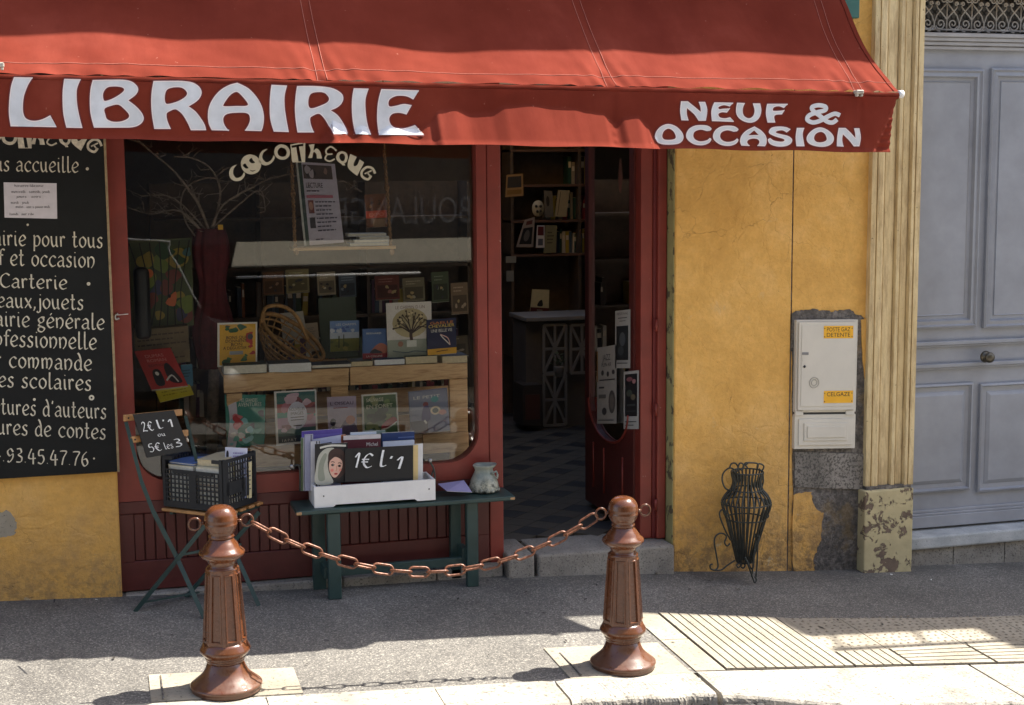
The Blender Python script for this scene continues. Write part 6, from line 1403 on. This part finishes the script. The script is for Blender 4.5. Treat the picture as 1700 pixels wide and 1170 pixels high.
# leaflet and ceramic pitcher
quadthing('lilac_leaflet', 'lilac folded leaflet lying on the bench between box and vase', 'leaflet', ((727, 803), (770, 797), (784, 817), (742, 815)), -.13, -.03, .002, F((150, 145, 185)), [('lines', .2, .2, .8, .8, 3, (110, 100, 150))])
vz = topz(1.95); vp = AZ(803, 815, vz)
va = thing('ceramic_vase', 'small glazed grey green ceramic vase at the right end of the bench', 'vase', (vp.x, max(-.12, min(vp.y, -.02)), vz+.0))
t = NT('mottled_ceramic', .35); k1 = t.ramp(t.noise(30, 5, .7), [(.42, (.06, .06, .05)), (.5, (.30, .31, .25)), (.62, (.48, .47, .38))]); k2 = t.ramp(t.noise(12, 4), [(.35, (.20, .24, .22)), (.65, (.36, .37, .30))])
t.color(t.mix(t.maprange(t.sep(2), .05, .09, 0, 1), k1, k2)); t.bump(t.noise(60, 4), .5, .006); CERA = t.m
mb = MB(); mb.lathe([(.055, 0), (.078, .004), (.084, .014), (.084, .03), (.078, .055), (.068, .08), (.056, .105), (.050, .125), (.055, .14), (.064, .152), (.062, .154), (.048, .14), (.044, .12), (.05, .09), (.05, .02)], CERA, 36)
for v in mb.v:
    if v.z > .12: v.x += .006*math.sin(3*math.atan2(v.y, v.x)); 
    if v.z > .13 and v.x > .04: v.x += .012
mb.build('body', va, world=False)
mb = MB(); mb.tube([(.03+.0, -.052, .11), (.06, -.05, .12), (.066, -.05, .10), (.06, -.06, .08)], .006, CERA, 8); 
for i in range(16):
    a_ = 2*math.pi*i/16; mb.lathe([(.001, .0), (.012, .006), (.013, .016), (.008, .026), (.001, .03)], CERA, 8, (.078*math.cos(a_), .078*math.sin(a_), .002), cap=False)
mb.build('relief', va, world=False)

# ================================================================ CHAIR with slate and crate
SEATZ = .52
ftA, ftB = G(340, 1027), G(224, 1015); ftC, ftD = G(430, 1006), G(309, 991)
ch = thing('folding_chair', 'dark green folding bistro chair with wooden slats holding a black crate', 'chair', (.3, -.25, gz(.3, -.25)))
nt_ = A(209, 700, -.20); ft_ = A(308, 690, -.02)
cr_ = A(292, 922, -.29)
mb = MB(); mb.bar(ftA, cr_+Vector((0, .0, 0)), .022, .010, DGRN, (0, 1, 0)); mb.bar(cr_, A(254, 848, -.27), .022, .010, DGRN, (0, 1, 0)); mb.bar(A(254, 848, -.27), A(235, 800, -.25), .02, .010, DGRN, (0, 1, 0)); mb.bar(A(235, 800, -.25), nt_, .018, .010, DGRN, (0, 1, 0)); mb.build('leg', ch)
mb = MB(); mb.bar(ftB, A(345, 866, -.33), .022, .010, DGRN, (0, 1, 0)); mb.build('leg', ch)
mb = MB(); mb.bar(ftC, A(385, 905, -.12), .022, .010, DGRN, (0, 1, 0)); mb.bar(A(385, 905, -.12), A(335, 800, -.05), .022, .010, DGRN, (0, 1, 0)); mb.bar(A(335, 800, -.05), ft_, .018, .010, DGRN, (0, 1, 0)); mb.build('leg', ch)
mb = MB(); mb.bar(ftD, A(430, 850, -.18), .022, .010, DGRN, (0, 1, 0)); mb.build('leg', ch)
mb = MB(); mb.bar(A(236, 1000, -.25), A(330, 983, -.05), .016, .008, DGRN, (0, 0, 1)); mb.bar(cr_, A(400, 903, -.12), .012, .012, DGRN); mb.build('cross_brace', ch)
WSL = mat('varnished_slat_wood', (.45, .23, .085), .45, .25, 14, .05, 40)
for (xa, ya, xb, yb2) in ((205, 694, 302, 684), (216, 730, 312, 718)):
    a_, b_ = A(xa, ya, -.215), A(xb, yb2, -.035); mb = MB(); mb.bar(a_, b_, .014, .034, WSL); mb.build('back_slat', ch, bevel=.004, seg=2)
    mb = MB(); q = a_.lerp(b_, .09)+Vector((.0, -.009, 0)); mb.tube([q, q+Vector((-.003, -.006, 0))], .004, BLKP, 8); mb.build('bolt', ch)
kc = AZ(371, 851, SEATZ+.0)        # near lower corner of the crate
th_ = R(42); e1 = Vector((-math.cos(th_), math.sin(th_), 0)); e2 = Vector((math.sin(th_), math.cos(th_), 0))
W1, W2, HC = .385, .285, .275
for k in range(5):
    a_ = kc+e2*(.01+k*.075)+Vector((0, 0, -.018))+e1*-.01; b_ = a_+e1*(W1+.02); mb = MB(); mb.bar(a_, b_, .05, .016, WSL); mb.build('seat_slat', ch, bevel=.004)
mb = MB(); mb.bar(kc+e1*.02+Vector((0, 0, -.035)), kc+e1*.02+e2*.33+Vector((0, 0, -.035)), .02, .014, DGRN); mb.bar(kc+e1*.34+Vector((0, 0, -.035)), kc+e1*.34+e2*.33+Vector((0, 0, -.035)), .02, .014, DGRN); mb.build('seat_rail', ch)
# slate on the chair back
quad = ((221, 688), (289, 681), (316, 748), (244, 760))
sl2 = quadthing('slate', 'black slate chalked 2€ l\'1 ou 5€ les 3 hanging on the chair back', 'slate', quad, -.20, -.235, .006, F((22, 24, 28)), (), Ylr=.09, edge=BLKP)
TLq, TRq, BRq, BLq = [A(*p, y_) for p, y_ in zip(quad, (-.235, -.145, -.11, -.20))]
nn = (TRq-TLq).cross(BLq-TLq).normalized(); nn = nn if nn.y < 0 else -nn
mb = MB()
for tx, u0, u1, v0, h_ in (("2€", .10, .38, .60, .20), ("l'1", .46, .86, .62, .17), ('ou', .40, .58, .44, .08), ('5€', .10, .40, .12, .18), ('les', .46, .66, .13, .13), ('3', .70, .88, .14, .18)):
    W = glyph_strokes(tx)[1]; s_ = (u1-u0)/W
    write(mb, tx, lambda a_, b_: BLq.lerp(BRq, u0+a_*s_).lerp(TLq.lerp(TRq, u0+a_*s_), v0+b_*h_*.75)+nn*.0014, .17, CHALK, sub=5)
mb.build('chalk_writing', sl2)
# black plastic crate
cr = thing('plastic_crate', 'black perforated plastic crate full of books on the folding chair', 'crate', kc)
def cface(mb, o_, e, W, nrows, ncols, zlo, zhi, logo=False):
    """grid wall of a crate: bars between square holes"""
    nrm = e.cross(Vector((0, 0, 1))).normalized(); t3 = nrm*.003
    def slab_(u0, u1, z0, z1, k=1.0):
        p = [o_+e*u0+Vector((0, 0, z0)), o_+e*u1+Vector((0, 0, z0))]; q = [x+Vector((0, 0, z1-z0)) for x in p]
        mb.hexa([p[0]-t3*k, p[1]-t3*k, p[1]+t3*k, p[0]+t3*k], [q[0]-t3*k, q[1]-t3*k, q[1]+t3*k, q[0]+t3*k], BLKP)
    for i in range(ncols+1):
        u = W*i/ncols; slab_(max(0, u-.0032), min(W, u+.0032), zlo, zhi)
    for j in range(nrows+1):
        z_ = zlo+(zhi-zlo)*j/nrows; slab_(0, W, z_-.0035, z_+.0035, 1.12)
    slab_(0, W, 0, zlo, 1.3); slab_(0, .018, 0, HC, 1.6); slab_(W-.018, W, 0, HC, 1.6)
    if logo:
        slab_(.03, W*.62, zlo+.05, zlo+.12, 1.25); slab_(W*.55, W-.03, zlo+.02, zlo+.12, 1.25); slab_(.018, .05, zlo, zhi, 1.25)
    else: slab_(W*.44, W*.56, zlo, zhi, 1.25)
    # rim with a dipped handle
    n_ = 24
    for i in range(n_):
        u0, u1 = W*i/n_, W*(i+1)/n_; dip = .07 if (not logo and .16 < (i+.5)/n_ < .84) else 0
        zz0 = HC-.018-dip
        slab_(u0, u1, zz0-.004, zz0+.014, 1.7)
up_ = Vector((0, 0, 0))
mb = MB(); cface(mb, kc, e1, W1, 7, 15, .03, HC-.075); mb.build('mesh_side', cr)
mb = MB(); cface(mb, kc, e2, W2, 7, 13, .03, HC-.01, True); mb.build('mesh_side', cr)
mb = MB(); cface(mb, kc+e2*W2, e1, W1, 7, 15, .03, HC-.075); mb.build('mesh_side', cr)
mb = MB(); cface(mb, kc+e1*W1, e2, W2, 7, 13, .03, HC-.01, True); mb.build('mesh_side', cr)
mb = MB(); c4 = [kc, kc+e1*W1, kc+e1*W1+e2*W2, kc+e2*W2]; mb.add([p+Vector((0, 0, .006)) for p in c4], [(0, 1, 2, 3)], BLKP); mb.build('crate_floor', cr)
# books lying in the crate
def lying(label, u, v, w1, w2, z, h_, c_, rot=0, pg=PAGE, cat='book'):
    o_ = kc+e1*u+e2*v+Vector((0, 0, z)); ca, sa = math.cos(rot), math.sin(rot); a1 = (e1*ca+e2*sa); a2 = (e2*ca-e1*sa)
    c_4 = [o_, o_+a2*w2, o_+a1*w1+a2*w2, o_+a1*w1]; ctr = (c_4[0]+c_4[2])/2
    def bx(mb, z0, z1, mt, sh=0): q = [p.lerp(ctr, sh) for p in c_4]; mb.hexa([p+Vector((0, 0, z0)) for p in q], [p+Vector((0, 0, z1)) for p in q], mt)
    mb = MB(); bx(mb, 0, .002, F(c_)); bx(mb, .002, h_-.002, pg, .03); bx(mb, h_-.002, h_, F(c_))
    o = mb.build('book', origin=ctr); o['label'] = label; o['category'] = cat; return o
zc0 = .012
stk_cols = [(200, 200, 205), (180, 170, 140), (215, 215, 220), (160, 120, 80), (205, 200, 190), (190, 195, 205), (210, 205, 180), (205, 208, 212)]
lv = 0
names = ['lowest', 'second', 'third', 'fourth', 'fifth', 'sixth', 'topmost']
for st in range(2):
    z_ = zc0
    for i in range(7):
        h_ = [.03, .026, .034, .028, .03, .032, .026][i]
        lying('%s book of the %s pile inside the black crate' % (names[i], ('left', 'right')[st]), .02+.18*st if st == 0 else .20, .015, .165, .22, z_, h_, stk_cols[(i+3*st) % 8], 0); z_ += h_+.001
lying('shiny blue and white magazine on top of the crate', .20, .02, .17, .24, z_+.001, .01, (90, 120, 180), .05)
lying('cream paged thick book on top of the crate', .05, .05, .14, .2, z_+.001, .034, (190, 180, 150), -.1, PAGEY)
lying('white paged book at the back of the crate', .08, .22, .14, .09, z_-.02, .05, (190, 185, 170), .1, PAGEY)
book('white labelled paperback standing in the right of the crate', 'book', ((374, 742), (411, 744), (409, 775), (374, 778)), kc.y+.16, kc.y+.17, .012, F((205, 208, 225)), [('e', .1, .65, .06, .2, (30, 30, 40)), ('lines', .35, .35, .8, .8, 3, (130, 110, 170))])
for i, (xa, cc) in enumerate(((374, (190, 195, 210)), (383, (160, 150, 110)), (392, (205, 205, 205)), (401, (120, 130, 160)), (410, (200, 190, 150)))):
    book('upright %s paperback, number %s from the left behind the crate side' % (('pale blue', 'olive', 'white', 'slate blue', 'cream')[i], ('one', 'two', 'three', 'four', 'five')[i]), 'book', ((xa, 768), (xa+8, 766), (xa+8, 826), (xa, 828)), kc.y+.08+.02*i, kc.y+.085+.02*i, .012, F(cc), [('lines', .1, .2, .9, .8, 5, (90, 90, 100))])

inbox('grey green booklet behind the maroon paperback', 604, 715, 640, 714, yb_+.17, .008, (110, 130, 125))
inbox('orange spined paperback between violet album and maroon paperback', 566, 722, 574, 721, yb_+.14, .012, (190, 110, 60))
# ================================================================ WROUGHT IRON AMPHORA STAND
ap = G(1236, 948); apY = -.16
ap = Vector((A(1236, 900, apY).x, apY, gz(A(1236, 900, apY).x, apY)))
am = thing('iron_amphora', 'wrought iron amphora shaped umbrella stand with scrolled feet by the yellow wall', 'umbrella stand', ap)
ys = [(783, 24), (790, 23), (800, 21), (812, 24), (822, 32), (834, 37), (846, 35), (860, 30), (880, 25), (900, 20), (920, 15), (932, 12)]
sc_ = A(1260, 850, apY).x-A(1240, 850, apY).x; sc_ /= 20
prof = []
for y_, r_ in ys:
    p = A(1236+ (0.12*(y_-783)*-.0), y_, apY); prof.append((r_*sc_, p.z))
leanx = lambda z_: -.010*(prof[0][1]-z_)/.5
sp_ = smooth_poly([(r_, z_) for r_, z_ in prof], 4, False)
for i in range(26):
    a_ = 2*math.pi*i/26; mb = MB(); mb.tube([(ap.x+.012+r_*math.cos(a_)+leanx(z_), apY+r_*math.sin(a_), z_) for r_, z_ in sp_], .0052, IRON, 6); mb.build('stave', am)
for idx in (0, 3, 5, 7, 11):
    r_, z_ = prof[idx]; mb = MB(); mb.tube([(ap.x+.012+r_*math.cos(2*math.pi*i/28)+leanx(z_), apY+r_*math.sin(2*math.pi*i/28), z_) for i in range(28)], .0045, IRON, 6, True); mb.build('hoop', am)
def scroll(name, pxs, Y=apY, r_=.0050, n_=5):
    mb = MB(); mb.tube([A(x, y, Y) for x, y in smooth_poly(pxs, n_, False)], r_, IRON, 7); mb.build(name, am)
scroll('handle', [(1218, 787), (1218, 779), (1210, 777), (1201, 785), (1199, 797), (1204, 810), (1214, 814), (1221, 808), (1220, 801), (1216, 803)])
scroll('rim_scroll', [(1211, 778), (1214, 770), (1221, 769), (1226, 777), (1222, 784), (1217, 782)], apY-.03)
scroll('rim_scroll', [(1224, 780), (1228, 769), (1234, 771), (1232, 780), (1229, 779)], apY-.05)
scroll('rim_scroll', [(1234, 779), (1237, 769), (1246, 768), (1258, 770), (1257, 780)], apY-.05)
scroll('rim_scroll', [(1241, 776), (1238, 772), (1242, 769)], apY-.05)
scroll('rim_scroll', [(1257, 780), (1258, 771), (1263, 770), (1268, 774), (1265, 781), (1260, 778)], apY-.02)
scroll('handle', [(1266, 783), (1267, 800), (1262, 820), (1268, 830), (1274, 842), (1272, 850)], apY)
scroll('side_scroll', [(1206, 853), (1200, 846), (1195, 850), (1196, 860), (1204, 880), (1213, 897)])
scroll('side_scroll', [(1206, 853), (1205, 848), (1202, 850), (1203, 855)])
scroll('side_scroll', [(1268, 846), (1276, 855), (1272, 860), (1266, 858)])
scroll('foot', [(1212, 902), (1207, 906), (1203, 900), (1206, 890), (1198, 885), (1189, 889), (1186, 900), (1190, 925), (1192, 940), (1187, 946), (1180, 944), (1179, 938), (1183, 936)], apY-.02)
scroll('foot', [(1220, 930), (1208, 938), (1197, 946), (1184, 946)], apY-.02)
scroll('foot', [(1237, 925), (1243, 940), (1250, 960), (1253, 967), (1256, 962), (1253, 957)], apY-.10)
scroll('foot', [(1240, 930), (1249, 945), (1252, 925), (1254, 905), (1259, 893), (1256, 886), (1252, 892)], apY-.08)
scroll('foot', [(1255, 957), (1257, 935), (1258, 905), (1261, 890)], apY-.09)
scroll('foot', [(1248, 958), (1251, 930), (1253, 912)], apY-.09)
scroll('foot_scroll', [(1226, 935), (1223, 938), (1226, 942), (1230, 938), (1227, 934)], apY-.03); scroll('foot_scroll', [(1232, 936), (1230, 940), (1234, 943), (1237, 938), (1233, 934)], apY-.03)

mb = MB(); mb.tube([A(x, y, FY-.012) for x, y in smooth_poly([(196, 520), (191, 524), (192, 530), (198, 528)], 4, False)], .006, ZINC, 8); mb.tube([A(192, 523, FY-.012), A(213, 521, FY-.006)], .002, WHT, 5); mb.build('frame_hook', sf)
# little debris: a cigarette end, paper scraps, leaves on the pavement
rd = random.Random(11)
for i, (x, y, lb, cc) in enumerate([(161, 996, 'white paper scrap by the foot of the left yellow wall', (225, 220, 210)), (1482, 954, 'small white pebble near the pilaster base', (220, 220, 215)), (1545, 963, 'white crumb of paper before the grey door threshold', (225, 225, 220))]):
    p = G(x, y, .004); mb = MB(); mb.add([p+Vector((rd.uniform(-.014, .014), rd.uniform(-.01, .01), rd.uniform(0, .006))) for k in range(5)], [(0, 1, 2), (2, 3, 4), (0, 2, 4), (1, 3, 0)], F(cc)); mb.build('paper_scrap', origin=p, label=lb, cat='litter')
mb = MB()
for i in range(70):
    x, y = rd.uniform(-.8, 5.2), rd.uniform(-1.5, -.05); s_ = rd.uniform(.006, .02); a_ = rd.uniform(0, 3.1)
    q = [(x+s_*math.cos(a_+t_)*(1 if k % 2 else .4), y+s_*math.sin(a_+t_)*(1 if k % 2 else .4)) for k, t_ in enumerate((0, 1.57, 3.14, 4.71))]
    mb.add([(u, v, gz(u, v)+.0095) for u, v in q], [(0, 1, 2, 3)], mat('dark_litter', (.03, .025, .02), .9))
mb.build('litter_specks', kind='stuff', label='dark specks and bits of dead leaf scattered over the pavement', cat='litter')
# fine joints in the pavement
mb = MB()
for pts in ([(632, 975), (645, 1005), (662, 1010)], [(645, 1008), (830, 1000)], [(770, 965), (800, 1000)], [(30, 1105), (44, 1118)], [(95, 960), (90, 1000)]):
    P3 = [G(x, y, .0012) for x, y in pts]
    for p, q in zip(P3[:-1], P3[1:]):
        d = (q-p); d.z = 0; n_ = Vector((-d.y, d.x, 0)).normalized()*.004; mb.add([p-n_, q-n_, q+n_, p+n_], [(0, 1, 2, 3)], mat('tar_joint', (.025, .025, .026), .9))
mb.build('pavement_joints', kind='structure')

# ================================================================ ACROSS THE STREET (seen in the window)
op = thing('bakery_building', 'pale stuccoed bakery building across the street, mirrored in the shop window', 'building', (2, -10.8, 0))
OY = -10.8
mb = MB(); mb.box((-16, OY-.5, -2), (20, OY, 9.0), STUC); mb.build('wall', op)
vx0, vx1 = A(568, 360, 2*(GY)-OY).x, A(792, 360, 2*GY-OY).x
zsg = 2.05
mb = MB(); mb.box((vx0-7, OY+.0, zsg-.28), (vx1+3, OY+.09, zsg+1.7), mat('dark_fascia', (.03, .032, .036), .5)); mb.build('fascia', op)
mb = MB(); textmesh(mb, 'BOULANGERIE', lambda u, v: Vector((vx1-.1-(vx1-vx0)*1.25*u, OY+.095, zsg-.05+.36*v)), GOLD); mb.build('sign_lettering', op)
mb = MB(); mb.box((vx0-7, OY+.002, -.2), (vx1+3, OY+.05, zsg-.28), DKGL); mb.build('shop_glazing', op)
a0 = A(392, 400, 2*GY-OY).x
mb = MB(); mb.hexa([(a0-.15, OY+.95, 1.50), (vx1+1.2, OY+.95, 1.50), (vx1+1.2, OY+.1, 1.75), (a0, OY+.1, 1.75)], [(a0-.15, OY+.95, 1.52), (vx1+1.2, OY+.95, 1.52), (vx1+1.2, OY+.1, 1.80), (a0, OY+.1, 1.80)], CANV)
mb.tube([(a0-.1, OY+1.0, 1.38), (vx1-1.0, OY+1.0, 1.38)], .015, WHT, 8); mb.build('cream_awning', op)
vn = thing('parked_van', 'dark van parked across the street, mirrored at the left of the shop window', 'van', (vx0-2.9, OY+2.6, gz(0, -8)))
cx_ = A(216, 420, 2*GY-(OY+1.7)).x; cx2 = A(300, 420, 2*GY-(OY+1.7)).x
VW = mat('dark_van_paint', (.035, .037, .042), .3, .05, 3, 0)
prof_ = smooth_poly([(cx_-3.2, .35, 1), (cx_-3.2, 1.9), (cx2-.5, 2.0), (cx2-.15, 1.85), (cx2+.25, 1.15), (cx2+.9, .95), (cx2+1.05, .35, 1)], 5)
mb = MB(); mb.prism(prof_, [], lambda u, v, d: Vector((u, OY+d, v+gz(u, -8.5)+.35-.35)), .9, 2.5, VW); mb.build('van_body', vn)
mb = MB(); mb.tube([Vector((u, OY+2.5, v+gz(u, -8.5)+.01)) for u, v in prof_ if v > 1.2 and u > cx_-2.5], .012, GRIL, 6); mb.build('roof_trim', vn)
mb = MB(); mb.box((cx_-1.2, OY+2.49, 1.15), (cx2-.35, OY+2.51, 1.75), DKGL); mb.build('side_window', vn)
for wx_ in (cx_-2.3, cx2+.35):
    mb = MB(); mb.tube([(wx_, OY+2.35, gz(wx_, -8.5)+.32), (wx_, OY+2.53, gz(wx_, -8.5)+.32)], .31, BLKP, 24); mb.build('wheel', vn)
for i in range(5):
    for zz in (3.6,):
        x = -8+i*4.2; mb = MB(); mb.box((x, OY+.001, zz), (x+1.1, OY+.06, zz+1.9), DKGL); mb.build('window', op)
        for sx_ in (-.58, 1.12): mb = MB(); mb.box((x+sx_, OY+.001, zz), (x+sx_+.55, OY+.05, zz+1.9), DGRN); mb.build('shutter', op)
